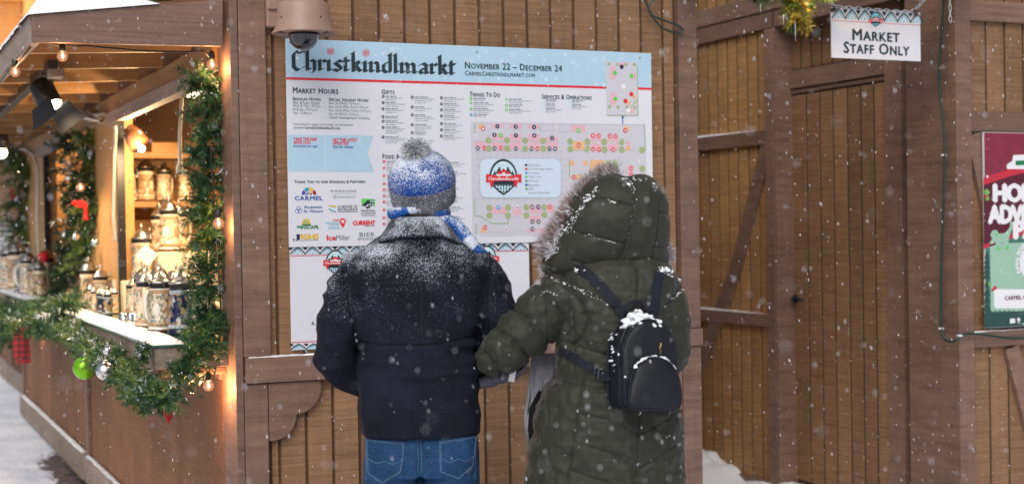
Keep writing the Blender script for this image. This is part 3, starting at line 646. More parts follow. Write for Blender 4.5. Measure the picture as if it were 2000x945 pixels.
def spot(name, loc, dirv, power, angle, colr, par):
    l = bpy.data.lights.new(name, 'SPOT'); l.energy = power; l.spot_size = R(angle); l.spot_blend = .5; l.color = colr; l.shadow_soft_size = .05
    o = bpy.data.objects.new(name, l); col.objects.link(o); o.location = loc; o.rotation_euler = Vector(dirv).to_track_quat('-Z', 'Y').to_euler(); o.parent = par; return o
spot('spot_beam', sp+dr_*.03, (.5, -.1, -.9), 30, 110, (1, .72, .42), st)
# small clip lamp inside and pendant
cl = thing('clip_lamp', 'small clear clip lamp shining inside the stall left of the rope', 'lamp')
cp = Vector(at_y(270, 283, 7.6)); b = B(); b.tube([cp+Vector((-.05, .03, .09)), cp+Vector((-.02, .02, .05)), cp+Vector((.01, -.01, -.005))], [.03, .05, .055], 14); b.build('shade', 'ceramic_brown', cl, True)
b = B(); b.ball(cp+Vector((.012, -.02, -.02)), .020, 12, 8); b.build('bulb', 'lamp_white', cl, True); point_light('clip_light', cp+Vector((0, -.12, -.05)), 26, (1, .66, .34), .015, cl)
pd = thing('pendant_lamp', 'white pendant lamp glowing inside the stall behind the garland top', 'lamp')
pp = Vector(at_y(396, 178, 6.6)); b = B(); b.lathe([(.012, .12), (.03, .09), (.08, .03), (.115, 0), (.112, -.004)], pp, 20); b.build('lamp_shade', 'shelf_white', pd, True)
b = B(); b.lathe([(.10, -.006), (.08, -.025), (.03, -.035), (.001, -.036)], pp, 18); b.build('bulb', 'lamp_white', pd, True); point_light('pendant_light', pp+Vector((0, 0, -.05)), 30, (1, .68, .36), .03, pd)
b = B(); b.tube([pp+Vector((0, 0, .12)), (pp.x, pp.y, 2.66)], .005, 6); b.build('cord', 'black_rubber', pd)
for i, (x, y, pw_) in enumerate(((1.75, 7.55, 100), (2.0, 6.5, 65))):
    lp = thing('ceiling_lamp', ('round ceiling lamp over the back shelves of the stall', 'round ceiling lamp over the white display riser of the stall')[i], 'lamp')
    b = B(); b.lathe([(.09, .04), (.09, .0), (.07, -.02), (.002, -.03)], (x, y, 2.60), 16); b.build('diffuser', 'lamp_white', lp, True); spot('spot_beam', (x, y, 2.55), (-.35, .25, -1), pw_*1.3, 105, (1, .68, .36), lp)
lp = thing('ceiling_lamp', 'round ceiling lamp in the second bay of the stall', 'lamp'); b = B(); b.lathe([(.09, .04), (.09, .0), (.07, -.02), (.002, -.03)], (1.75, 12.2, 2.60), 16); b.build('diffuser', 'lamp_white', lp, True); point_light('ceiling_light', (1.5, 12.2, 2.3), 60, (1, .68, .36), .03, lp)
sh2 = thing('spotlight', 'small far track lamp under the awning of the second bay', 'spotlight'); q = Vector(at_x(2, 298, .75)); b = B(); b.tube([q+Vector((0, 0, .1)), q+Vector((0, 0, .02))], [.04, .05], 10); b.build('housing', 'black_metal', sh2, True)
b = B(); b.ball(q, .035, 10, 6); b.build('bulb', 'lamp_white', sh2, True); spot('spot_beam', q+Vector((0, 0, -.05)), (.35, 0, -1), 45, 120, (1, .72, .42), sh2)
# white conduit cables under the awning
cb = B(); P_ = lambda x, y, X: tuple(at_x(x, y, X))
cb.tube([P_(-5, 187, 1.0), P_(40, 182, 1.0), P_(62, 180, 1.0)], .009, 8); cb.tube([P_(-5, 213, 1.12), P_(40, 207, 1.12), P_(60, 210, 1.15), (1.22, 8.0, 2.16), P_(140, 205, 1.25), P_(165, 215, 1.27), P_(178, 225, 1.285), P_(205, 222, 1.285), P_(222, 232, 1.285), P_(226, 255, 1.285), P_(224, 300, 1.285), P_(222, 420, 1.285), P_(226, 470, 1.285)], .010, 8)
cb.tube([P_(0, 281, 1.28), P_(25, 290, 1.28), P_(52, 292, 1.28), P_(68, 305, 1.28), P_(74, 330, 1.28), P_(73, 420, 1.28), P_(76, 500, 1.28)], .013, 8)
tag(cb.build('conduit_cable', 'white_cable', None, True), 'pale electrical cable running under the awning and down the post', 'cable')
rp = B(); q = [at_y(355, 190, 6.3), at_y(351, 260, 6.3), at_y(352, 318, 6.3), at_y(350, 328, 6.3), at_y(346, 338, 6.3), at_y(354, 331, 6.3), at_y(361, 342, 6.3)]
rp.tube([tuple(v) for v in q], [.008, .008, .010, .014, .008, .011, .007], 8); tag(rp.build('knotted_rope', 'rope', None, True), 'white rope with a knot hanging in the stall window', 'rope')

# ================================================================== STEINS
def stein(label, loc, h, kind='cream', rz=0, lid=True, small=False, grp='beer steins set out on the stall', handle_dir=0):
    t = thing('beer_stein', label, 'beer stein', grp, loc, rz)
    hb = h*.72 if lid else h*.95; r = hb*.245; n = 10 if small else 24
    body, band, art1, art2 = {'cream': ('ceramic_cream', 'ceramic_tan', 'ceramic_grey', 'ceramic_green'), 'blue': ('ceramic_blue', 'ceramic_grey', 'ceramic_grey', 'ceramic_green'), 'tan': ('ceramic_tan', 'ceramic_cream', 'ceramic_brown', 'ceramic_cream'), 'white': ('ceramic_white', 'ceramic_tan', 'ceramic_green', 'ceramic_brown')}[kind]
    prof = [(r*1.12, 0), (r*1.16, hb*.03), (r*1.14, hb*.07), (r*1.04, hb*.09), (r*1.05, hb*.12), (r*1.10, hb*.135), (r*1.08, hb*.20), (r*1.0, hb*.23), (r*.95, hb*.5), (r*.90, hb*.80), (r*.95, hb*.82), (r*.94, hb*.88), (r*.90, hb*.90), (r*.92, hb*.96), (r*.92, hb)]
    mis = [1, 1, 0, 0, 2, 2, 3, 3, 3, 2, 2, 0, 4, 4]
    b = B(); b.lathe(prof, (0, 0, 0), n, 0, mis); b.build('body', [body, 'ceramic_blue' if kind == 'blue' else 'ceramic_brown', band, {'blue': 'glaze_blue', 'tan': 'glaze_tan'}.get(kind, 'glaze_cream'), 'lining'], t, True)
    if not small:
        # relief pictures round the body
        for a0, a1, z0, z1, mt_ in ((-2.5, -1.8, .34, .62, body), (-1.35, -.65, .34, .62, band)):
            b = B(); vs = []; k = 9; ctr = (a0+a1)/2; zz = (z0+z1)/2
            for i in range(14):
                th = 2*math.pi*i/14; rr_ = .95; aa = ctr+(a1-a0)/2*math.cos(th)*rr_; z = (zz+(z1-z0)/2*math.sin(th)*rr_)*hb; rad = r*(1.0-.12*(z/hb-.23)/.57)+.0022
                vs.append((rad*math.cos(aa), rad*math.sin(aa), z))
            cz = (zz)*hb; rad = r*(1.0-.12*(cz/hb-.23)/.57)+.006; vs.append((rad*math.cos(ctr), rad*math.sin(ctr), cz))
            b.add(vs, [(i, (i+1) % 14, 14) for i in range(14)]); b.build('relief', mt_, t, True, recalc=False)
        for i in range(18):                                    # zig-zag teeth of the foot band
            a = 2*math.pi*i/18; rad = r*1.095
            b2 = B() if i == 0 else b2
            b2.add([(rad*math.cos(a-.1), rad*math.sin(a-.1), hb*.145), (rad*math.cos(a+.1), rad*math.sin(a+.1), hb*.145), (rad*.99*math.cos(a), rad*.99*math.sin(a), hb*.19)], [(0, 1, 2)])
        b2.build('foot_band', art1 if kind != 'blue' else 'ceramic_white', t, recalc=False)
    # handle
    hd = handle_dir; hx = lambda d_, z: (math.cos(hd)*d_, math.sin(hd)*d_, z)
    b = B(); b.tube([hx(r*.85, hb*.82), hx(r*1.35, hb*.86), hx(r*1.62, hb*.74), hx(r*1.62, hb*.5), hx(r*1.5, hb*.33), hx(r*1.25, hb*.24), hx(r*.92, hb*.28)], [r*.13, r*.15, r*.17, r*.16, r*.15, r*.13, r*.12], 6 if small else 10); b.build('handle', body, t, True)
    if lid:
        lp_ = [(r*.97, hb), (r*1.0, hb+h*.012), (r*.97, hb+h*.03), (r*.80, hb+h*.05), (r*.72, hb+h*.085), (r*.52, hb+h*.13), (r*.28, hb+h*.16), (r*.12, hb+h*.175), (r*.10, hb+h*.195), (r*.22, hb+h*.205), (r*.20, hb+h*.222), (r*.07, hb+h*.235), (r*.13, hb+h*.25), (r*.05, hb+h*.265), (.0008, hb+h*.28)]
        b = B(); b.lathe(lp_, (0, 0, 0), n); b.build('lid', 'pewter', t, True)
        if not small: b = B(); b.tube([hx(r*.95, hb+h*.01), hx(r*1.15, hb+h*.02), hx(r*1.3, hb+h*.06), hx(r*1.25, hb+h*.09)], [r*.09, r*.1, r*.13, r*.1], 8); b.build('thumb_lever', 'pewter', t, True)
    return t
ZC = 1.1285
def on(px, py, dz=0, z=ZC): p = at_z(px, py, z); return (p[0], p[1], z)
stein('blue lidded stein with painted landscape, nearest the corner post', on(355, 652), .292, 'blue', handle_dir=-1.35)
stein('cream lidded stein with red shield relief, between the blue stein and the green-handled one', on(315, 648), .29, 'white', handle_dir=-2.6)
stein('cream lidded stein with dark green handle, leftmost of the three large front steins', on(288, 640), .285, 'cream', handle_dir=-1.9)
stein('cream stein standing right behind the blue one', on(345, 628), .285, 'cream', handle_dir=.5)
stein('tan stein half hidden behind the white one', on(312, 622), .29, 'tan', handle_dir=.5)
stein('cream stein half hidden behind the green-handled stein', on(281, 628), .288, 'cream', handle_dir=2)
# left and middle groups
stein('tall tan stein with round medallion at the left end of the near counter', on(152, 590), .46, 'tan', handle_dir=-1.0)
stein('broad tan stein with curly wooden lid ornament beside the medallion stein', on(184, 592), .44, 'tan', handle_dir=-.6)
stein('cream stein with a pale handle standing under the little green tree ornament', on(212, 588), .40, 'cream', handle_dir=-1.6)
stein('medium cream stein with conical lid left of the front group', on(266, 602), .24, 'cream', handle_dir=.2)
def xat(px, Y): return at_y(px, 480, Y)[0]
for (px, Y, z, h, kd, lb) in ((252, 8.1, 1.30, .30, 'blue', 'dark stein with medallion on the pale step beside the orange post'), (276, 8.0, 1.30, .31, 'cream', 'large cream stein with hanging price tag on the pale step'), (292, 8.2, 1.30, .29, 'tan', 'tan stein at the right end of the lower pale step'),
  (264, 8.25, 1.30, .27, 'tan', 'tan stein behind the tagged one on the pale step'), (312, 8.0, 1.452, .27, 'tan', 'patterned tan stein at the left of the upper display box'), (331, 7.96, 1.452, .31, 'white', 'large white stein with painted scene on the upper display box'), (350, 8.1, 1.452, .29, 'cream', 'cream stein right of the white one on the upper display box'), (322, 8.25, 1.452, .33, 'tan', 'tallest tan stein at the back of the upper display box'),
  (306, 7.2, ZC, .24, 'tan', 'tan stein on the counter just behind the green-handled stein'), (330, 7.3, ZC, .22, 'white', 'low white stein on the counter behind the white front stein'), (258, 7.6, ZC, .22, 'cream', 'cream stein on the counter left of the wicker basket'), (284, 7.75, ZC, .20, 'tan', 'small tan stein on the counter below the tagged stein'), (366, 7.4, ZC, .24, 'cream', 'cream stein on the counter behind the red gift box'),
  (172, 8.7, ZC, .30, 'tan', 'tan stein in front of the orange post foot'), (196, 8.3, ZC, .26, 'cream', 'cream stein between the orange post and the miniature steins')):
    stein(lb, (xat(px, Y), Y, z), h, kd, handle_dir=-1.5+h*7)
tr = thing('tree_ornament', 'small green and white ceramic tree on top of a tall stein', 'ornament', None, (on(212, 588)[0], on(212, 588)[1], 1.1285+.395))
b = B(); b.lathe([(.03, -.02), (.075, 0), (.035, .028), (.06, .03), (.03, .062), (.048, .064), (.02, .098), (.032, .10), (.002, .15)], (0, 0, 0), 14, 0, [1, 0, 1, 0, 1, 0, 1, 0]); b.build('tiers', ['ceramic_green', 'ceramic_white'], tr, True)
smalls = [(187, 609), (198, 614), (209, 617), (222, 612), (233, 607), (180, 606), (206, 605), (217, 602), (240, 600), (228, 598)]
for i, (px, py) in enumerate(smalls):
    nb = ('first', 'second', 'third', 'fourth', 'fifth', 'sixth', 'seventh', 'eighth', 'ninth', 'tenth')[i]
    stein('miniature lidded stein in the cluster left of the steel cups, %s in the row' % nb, on(px, py), .155 if i < 5 else .165, ('cream', 'blue', 'blue', 'cream', 'tan')[i % 5], small=True, handle_dir=-1.2+i, grp='miniature steins clustered on the near counter')
for i, (px, py) in enumerate(((243, 634), (258, 634), (267, 637))):
    p = on(px, py); t = thing('steel_cup', ('small steel cup, leftmost of the three by the big steins', 'small steel cup in the middle of the three by the big steins', 'small steel cup touching the green-handled stein')[i], 'cup', 'steel cups on the counter', p)
    b = B(); b.lathe([(.022, 0), (.024, .002), (.026, .055), (.024, .055), (.022, .006), (.001, .005)], (0, 0, 0), 16); b.build('body', 'chrome', t, True)
p = on(253, 606); t = thing('wicker_basket', 'brown wicker basket behind the steel cups filled with small white goods', 'basket', None, p)
b = B(); b.lathe([(.075, 0), (.085, .05), (.092, .10), (.094, .105), (.085, .105), (.078, .03)], (0, 0, 0), 22); b.build('basket_wall', 'wicker', t, True)
for i in range(12): a = i*2.4; b = B(); b.ball((math.cos(a)*.02*(i**.5), math.sin(a)*.02*(i**.5), .105), .022, 8, 6); b.build('ball', 'ceramic_white', t, True)
# bay 1 shelves: bells / steins on the top and middle shelf, big ones on the riser
for i, px in enumerate((252, 285, 320, 362)):
    x = at_y(px, 385, part_y-.13)[0]; stein('glowing white stein on the back shelf, %s from the left' % ('first', 'second', 'third', 'fourth')[i], (x, part_y-.13, 1.736), .24+.03*(i == 1), ('white', 'tan', 'cream', 'white')[i], grp='steins on the back shelf', handle_dir=.3*i)
bx = at_y(312, 298, part_y-.12); trim('cardboard_box', (bx[0]-.06, part_y-.2, 2.016), (bx[0]+.09, part_y-.06, 2.075), None, 'pine_panel'); tag(bpy.data.objects['cardboard_box'], 'small pale box lying on the top shelf of the stall', 'box')
q = at_y(392, 560, 6.2)
t = thing('gift_box', 'red gift box with black lid standing behind the blue stein', 'box'); b = B(); b.box((q[0]-.05, 6.2, 1.13), (q[0]+.06, 6.32, 1.29)); b.build('body', 'box_red', t, bevel=.002); b = B(); b.box((q[0]-.055, 6.195, 1.291), (q[0]+.065, 6.325, 1.325)); b.build('lid', 'lining', t, bevel=.002)
t = thing('glass_pitcher', 'pale pitcher standing behind the garland right of the blue stein', 'pitcher', None, (1.30, 5.93, ZC)); b = B(); b.lathe([(.04, 0), (.045, .02), (.05, .12), (.038, .17), (.042, .19)], (0, 0, 0), 18); b.build('body', 'ceramic_cream', t, True); b = B(); b.tube([(.04, 0, .15), (.075, 0, .14), (.08, 0, .08), (.045, 0, .05)], .007, 8); b.build('handle', 'ceramic_cream', t, True)
# price tags
for (x, y, z, lb) in ((xat(287, 7.85), 7.85, at_y(287, 498, 7.85)[2], 'white price tag hanging on the large cream stein'), (on(212, 588)[0]-.01, on(212, 588)[1]-.14, 1.30, 'white price tag on the stein under the tree ornament')):
    b = B(); b.box((-.045, 0, -.04), (.045, .003, .04)); o = b.build('price_tag', 'print_white', None); o.location = (x, y, z); o.rotation_euler = (0, .7, .2); tag(o, lb, 'price tag')
# second counter: a crowd of steins
rr = random.Random(5); kinds = ['cream', 'tan', 'blue', 'white']; k = 0
for i, (px, py, h) in enumerate(((18, 566, .40), (34, 566, .42), (44, 572, .30), (56, 574, .34), (66, 576, .26), (78, 580, .28), (90, 574, .36), (100, 572, .30), (110, 568, .44), (118, 570, .30), (72, 562, .40), (40, 556, .5), (26, 558, .5), (96, 560, .46), (58, 560, .5))):
    nb = ('first', 'second', 'third', 'fourth', 'fifth', 'sixth', 'seventh', 'eighth', 'ninth', 'tenth', 'eleventh', 'twelfth', 'thirteenth', 'fourteenth', 'fifteenth')[i]
    p = on(px, py); stein('blurred stein on the far counter section, %s of the far group' % nb, p, h, kinds[i % 4], small=True, handle_dir=rr.uniform(-3, 3), grp='steins on the far counter')
t = thing('snowman_figure', 'little figure with red hat among the far steins', 'figurine', None, (on(86, 576)[0], on(86, 576)[1], ZC)); b = B(); b.lathe([(.03, 0), (.045, .05), (.03, .16), (.035, .2), (.03, .23)], (0, 0, 0), 10); b.build('body', 'ceramic_white', t, True); b = B(); b.ball((0, 0, .27), .04, 10, 6); b.build('hat', 'bow_red', t, True)

# ================================================================== GARLANDS
def catmull(pts, n=12):
    pts = [np.array(p, float) for p in pts]; P = [2*pts[0]-pts[1]]+pts+[2*pts[-1]-pts[-2]]; out = []
    for i in range(1, len(P)-2):
        for k in range(n):
            t = k/n; a, b_, c, d_ = P[i-1:i+3]; out.append(.5*((2*b_)+(-a+c)*t+(2*a-5*b_+4*c-d_)*t*t+(-a+3*b_-3*c+d_)*t**3))
    out.append(pts[-1]); return out
def garland(label, pts, rad=.05, dens=170, nl=.026, nper=44, mats=('needles', 'needles_light', 'frost', 'needles_dark'), light=.15, frost=.06, seed=0, grp=None, nw=.0022, name='fir_garland', cat='garland', tipl=(.05, .09)):
    rg = np.random.RandomState(seed); sp_ = catmull(pts); L = [0]
    for a, c in zip(sp_[:-1], sp_[1:]): L.append(L[-1]+np.linalg.norm(c-a))
    n = int(L[-1]*dens*1.5); nper = int(nper*1.45); nw *= 1.6; V = []; F = []; MI = []; S = np.array(sp_); L = np.array(L)
    for i in range(n):
        s = rg.rand()*L[-1]; base = np.array([np.interp(s, L, S[:, k]) for k in range(3)])
        dv = rg.normal(size=3); dv /= np.linalg.norm(dv); ln = rg.uniform(*tipl)*rad/.05; dv[2] *= .75; tip = base+dv*ln*1.12+np.array([0, 0, -.08*ln]); ax = (tip-base)/np.linalg.norm(tip-base)
        fz = dv[2] > -.3 and rg.rand() < frost*1.6; mi = 1 if rg.rand() < light else 0
        m = int(nper); f = rg.uniform(.1, 1.0, m)[:, None]; P = base+(tip-base)*f
        nd = rg.normal(size=(m, 3)); nd -= (nd@ax)[:, None]*ax; nd /= np.linalg.norm(nd, axis=1)[:, None]+1e-9
        nd = nd*.80+ax*.62; q = P+nd*nl*rg.uniform(.7, 1.15, (m, 1)); sd = np.cross(nd, rg.normal(size=(m, 3))); sd /= np.linalg.norm(sd, axis=1)[:, None]+1e-9; sd *= nw/2
        o = len(V)*3; V += [t3 for t3 in np.stack([P-sd, P+sd, q], 1)]; 
        F += [(o+3*k, o+3*k+1, o+3*k+2) for k in range(m)]; MI += [2 if (fz and rg.rand() < .30) else mi for _ in range(m)]
    b = B(); b.v = [tuple(x) for t3 in V for x in t3]; b.f = F; b.mi = MI
    b.tube([tuple(x) for x in sp_[::3]], .0032, 5, 3)
    o = b.build(name, list(mats), None, recalc=False); o['kind'] = 'thing'
    tag(o, label, cat, grp); return o
gz = lambda px, py, X: tuple(at_x(px, py, X))
garland('dark green fir garland hanging down the corner post of the stein stall', [tuple(at_y(*q, 5.66)) for q in ((380, 148), (404, 158), (406, 200), (398, 240), (404, 290), (398, 340), (404, 400), (408, 450), (404, 510), (408, 560), (408, 610), (408, 650))], .062, 230, .030, 46, light=.10, frost=.02, seed=1)
garland('thick fir garland sweeping from the corner post down to the red ribbon', [tuple(at_y(*q, YY)) for q, YY in (((410, 640), 5.6), ((398, 668), 5.55), ((376, 700), 5.52), ((354, 732), 5.50), ((328, 760), 5.48))], .060, 260, .029, 46, light=.12, frost=.03, seed=2)
garland('snow dusted fir swag draped along the front edge of the near counter', [gz(328, 776, 1.0), gz(302, 772, .98), gz(278, 760, .97), gz(254, 740, .97), gz(234, 716, .97), gz(214, 700, .97), gz(194, 690, .97), gz(172, 676, .97), gz(150, 652, .97), gz(128, 640, .97), gz(108, 626, .98), gz(92, 616, .98)], .048, 250, .025, 42, light=.32, frost=.12, seed=3, tipl=(.05, .10))
garland('blurred fir swag drooping between the two counter sections', [gz(132, 588, .98), gz(118, 604, .96), gz(96, 616, .96), gz(70, 622, .96), gz(40, 625, .96), gz(14, 614, .96), gz(-10, 600, .96)], .10, 60, .04, 34, light=.2, frost=.10, seed=4, nw=.004)
garland('fir garland hanging in front of the second bay, left strand', [gz(128, 268, 1.2), gz(138, 300, 1.2), gz(140, 350, 1.2), gz(150, 400, 1.2), gz(140, 450, 1.2), gz(134, 500, 1.2), gz(130, 550, 1.2), gz(128, 590, 1.2)], .085, 80, .04, 36, ('needles_dark', 'needles', 'frost', 'needles_dark'), light=.15, frost=.05, seed=5, nw=.0035)
garland('fir garland hanging beside the orange post, right strand', [gz(166, 264, 1.26), gz(170, 300, 1.26), gz(166, 350, 1.26), gz(172, 400, 1.26), gz(170, 440, 1.26), gz(164, 480, 1.26), gz(160, 520, 1.26)], .085, 80, .04, 36, light=.6, frost=.05, seed=6, nw=.0035)
garland('far fir garland hanging left of the second post', [gz(24, 300, 1.26), gz(40, 318, 1.26), gz(48, 350, 1.26), gz(42, 390, 1.26), gz(38, 430, 1.26), gz(44, 460, 1.26), gz(36, 500, 1.26)], .11, 55, .05, 34, light=.7, frost=.05, seed=7, nw=.005)
garland('fir garland lying along the hut wall above the awning', [(1.27, 6.0, 2.60), (1.25, 6.6, 2.62), (1.27, 7.2, 2.64), (1.25, 8.0, 2.62), (1.27, 9.0, 2.63), (1.26, 10, 2.62)], .10, 60, .04, 36, light=.75, frost=.03, seed=8, nw=.003)
garland('far snowy fir swag below the ledge of the next hut', [gz(-12, 590, 1.38), gz(6, 625, 1.38), gz(20, 655, 1.38), gz(38, 645, 1.38), gz(46, 600, 1.38)], .13, 40, .06, 30, light=.3, frost=.4, seed=9, nw=.008)
garland('fir garland over the passage with icicles, lit golden at its tip', [(3.25, 5.35, 2.68), (3.45, 5.33, 2.66), (3.60, 5.31, 2.60), (3.70, 5.3, 2.60), (3.80, 5.3, 2.56), (3.86, 5.3, 2.62), (4.2, 5.3, 2.72), (4.8, 5.32, 2.76)], .08, 200, .028, 44, light=.55, frost=.05, seed=10)
garland('short stubby fir tuft hanging over the counter corner', [tuple(at_y(281, 676, 5.57)), tuple(at_y(279, 690, 5.57)), tuple(at_y(281, 702, 5.57))], .02, 500, .02, 24, light=.1, frost=.15, seed=11)
garland('green fir garland with warm bulbs on the far tower, top left corner', [(.5, 19.9, 5.0), (.75, 19.9, 4.6), (1.0, 19.9, 4.5), (1.2, 19.9, 4.0), (1.5, 19.9, 4.1)], .22, 26, .10, 30, light=.5, frost=0, seed=12, nw=.012)
point_light('garland_glow', (3.80, 5.17, 2.62), 8, (1, .7, .2), .01)
garland('golden lit fir tuft drooping from the passage garland above the staff sign', [(3.78, 5.29, 2.60), (3.80, 5.29, 2.54), (3.79, 5.29, 2.47), (3.80, 5.29, 2.42)], .036, 420, .032, 44, ('needles_light', 'needles_lamplit', 'frost', 'needles_dark'), light=.7, frost=.05, seed=21)
garland('dark fir tuft with an icicle hanging left of the golden one', [(3.58, 5.3, 2.62), (3.59, 5.3, 2.56), (3.60, 5.3, 2.55)], .034, 360, .03, 44, light=.2, frost=.05, seed=22)
for i, (px, py, L_) in enumerate(((1485, 8, .04), (1530, 30, .045), (1553, 34, .105), (1566, 40, .02))):
    q = at_y(px, py, 5.28); b = B(); nseg = 7; b.tube([(q[0]+.001*math.sin(k*2), q[1], q[2]-L_*k/nseg) for k in range(nseg+1)], [.004*(1-.8*k/nseg)+.0008*math.sin(k*3) for k in range(nseg+1)], 8)
    tag(b.build('icicle', 'chain_metal', None, True), ('short curled icicle, leftmost under the passage garland', 'thin icicle left of the longest one under the garland', 'longest icicle hanging from the golden garland tip', 'tiny icicle right of the longest one')[i], 'icicle', 'icicles on the passage garland')
MT['ice'] = MT['chain_metal']
# ornaments
def bauble(px, py, X, r, mat, lb):
    p = at_x(px, py, X); t = thing('bauble', lb, 'bauble', None, tuple(p)); b = B(); b.ball((0, 0, 0), r, 20, 12); b.build('ball', mat, t, True); b = B(); b.lathe([(.012, r*.95), (.012, r*1.15), (.004, r*1.2), (.004, r*1.5)], (0, 0, 0), 8); b.build('cap', 'pewter', t)
bauble(166, 718, .90, .052, 'bauble_lime', 'lime green glass bauble hanging from the counter swag'); bauble(206, 724, .90, .038, 'bauble_silver', 'large silver bauble right of the green one'); bauble(210, 684, .90, .018, 'bauble_silver', 'small silver bauble above the large silver one')
bauble(379, 423, 1.22, .012, 'ceramic_grey', 'tiny grey blue ball in the corner garland')
for i, (px, py) in enumerate(((135, 347), (148, 462), (127, 458), (186, 474))): bauble(px, py, 1.16, .022, 'bauble_silver', ('silver bauble at the upper left strand', 'silver bauble in the middle of the right strand', 'silver bauble left of the hanging strands', 'silver bauble in front of the orange post')[i])
def ribbon(lb, base, pts_list, mat='bow_red', cat='ribbon', name='ribbon_tail'):
    b = B()
    for pts in pts_list:
        n = len(pts); vs = []
        for (x, y, z, w) in pts: vs += [(base[0]+x-w/2, base[1]+y, base[2]+z), (base[0]+x, base[1]+y-.006, base[2]+z-.003), (base[0]+x+w/2, base[1]+y+.002, base[2]+z)]
        vs2 = [(x, y+.002, z) for x, y, z in vs]; k = len(vs)
        fs = []
        for i in range(n-1):
            for j in (0, 1): a = i*3+j; fs += [(a, a+1, a+4, a+3), (k+a, k+a+3, k+a+4, k+a+1)]
        b.add(vs+vs2, fs)
    o = b.build(name, mat, None, True); return tag(o, lb, cat)
rb = at_y(322, 796, 5.40); ribbon('torn red ribbon hanging from the lowest point of the garland', rb, [[(-.008, 0, .02, .03), (-.004, .004, 0, .034), (.0, -.004, -.015, .03), (.008, .004, -.028, .026), (.014, 0, -.042, .016), (.013, 0, -.056, .008)], [(.012, .01, .012, .022), (.016, .006, -.01, .026), (.024, .012, -.03, .018), (.026, .01, -.04, .006)]])
q = at_x(156, 398, 1.15); ribbon('red bow in the hanging garland of the second bay', q, [[(0, 0, .02, .03), (.02, 0, 0, .05), (.03, 0, -.03, .02), (.03, 0, -.09, .03)], [(-.02, 0, .02, .03), (-.03, 0, 0, .04), (0, 0, -.02, .02)]])
q = at_x(25, 378, 1.2); ribbon('small red bow in the far garland', q, [[(0, 0, .04, .05), (.02, 0, 0, .06), (.0, 0, -.05, .03)]])
q = at_x(39, 632, .9)
def plaid():
    m, t, bb = newmat('plaid'); tc = N(t, 'ShaderNodeTexCoord'); mp = N(t, 'ShaderNodeMapping'); t.links.new(tc.outputs['Object'], mp.inputs[0])
    c = None
    for ax in (0, 2):
        sp_ = N(t, 'ShaderNodeSeparateXYZ'); t.links.new(mp.outputs[0], sp_.inputs[0]); f = math_(t, 'FRACT', math_(t, 'MULTIPLY', sp_.outputs[ax], 26)); g_ = math_(t, 'LESS_THAN', f, .35); c = g_ if c is None else math_(t, 'ADD', c, g_)
    t.links.new(ramp(t, math_(t, 'MULTIPLY', c, .5), [(0, srgb(150, 40, 46)), (.5, srgb(110, 34, 44)), (.9, srgb(34, 40, 54))]), bb.inputs['Base Color']); bb.inputs['Roughness'].default_value = .8
plaid()
ribbon('red tartan ribbon hanging from the far swag', q, [[(0, 0, .03, .06), (.01, .01, -.04, .09), (0, -.01, -.12, .10), (.01, .01, -.19, .10), (.02, 0, -.24, .08)]], 'plaid')

# ================================================================== PRINTED BOARDS
_tc = {}
def text_mesh(s, bold=0.0, smallcaps=0.0, spacing=1.0, shear=0.0, align='LEFT', lead=1.0):
    key = (s, bold, smallcaps, spacing, shear, align, lead)
    if key in _tc: return _tc[key]
    cu = bpy.data.curves.new('t', 'FONT'); cu.body = s; cu.size = 1; cu.offset = bold; cu.resolution_u = 2; cu.space_character = spacing; cu.shear = shear; cu.align_x = align; cu.space_line = lead
    if smallcaps:
        cu.small_caps_scale = smallcaps
        for i, ch in enumerate(s):
            if ch.islower() and i < len(cu.body_format): cu.body_format[i].use_small_caps = True
    o = bpy.data.objects.new('t', cu); me = bpy.data.meshes.new_from_object(o)
    v = np.array([tuple(x.co) for x in me.vertices]); f = [tuple(p.vertices) for p in me.polygons]
    bpy.data.objects.remove(o); bpy.data.curves.remove(cu); bpy.data.meshes.remove(me); _tc[key] = (v, f); return v, f
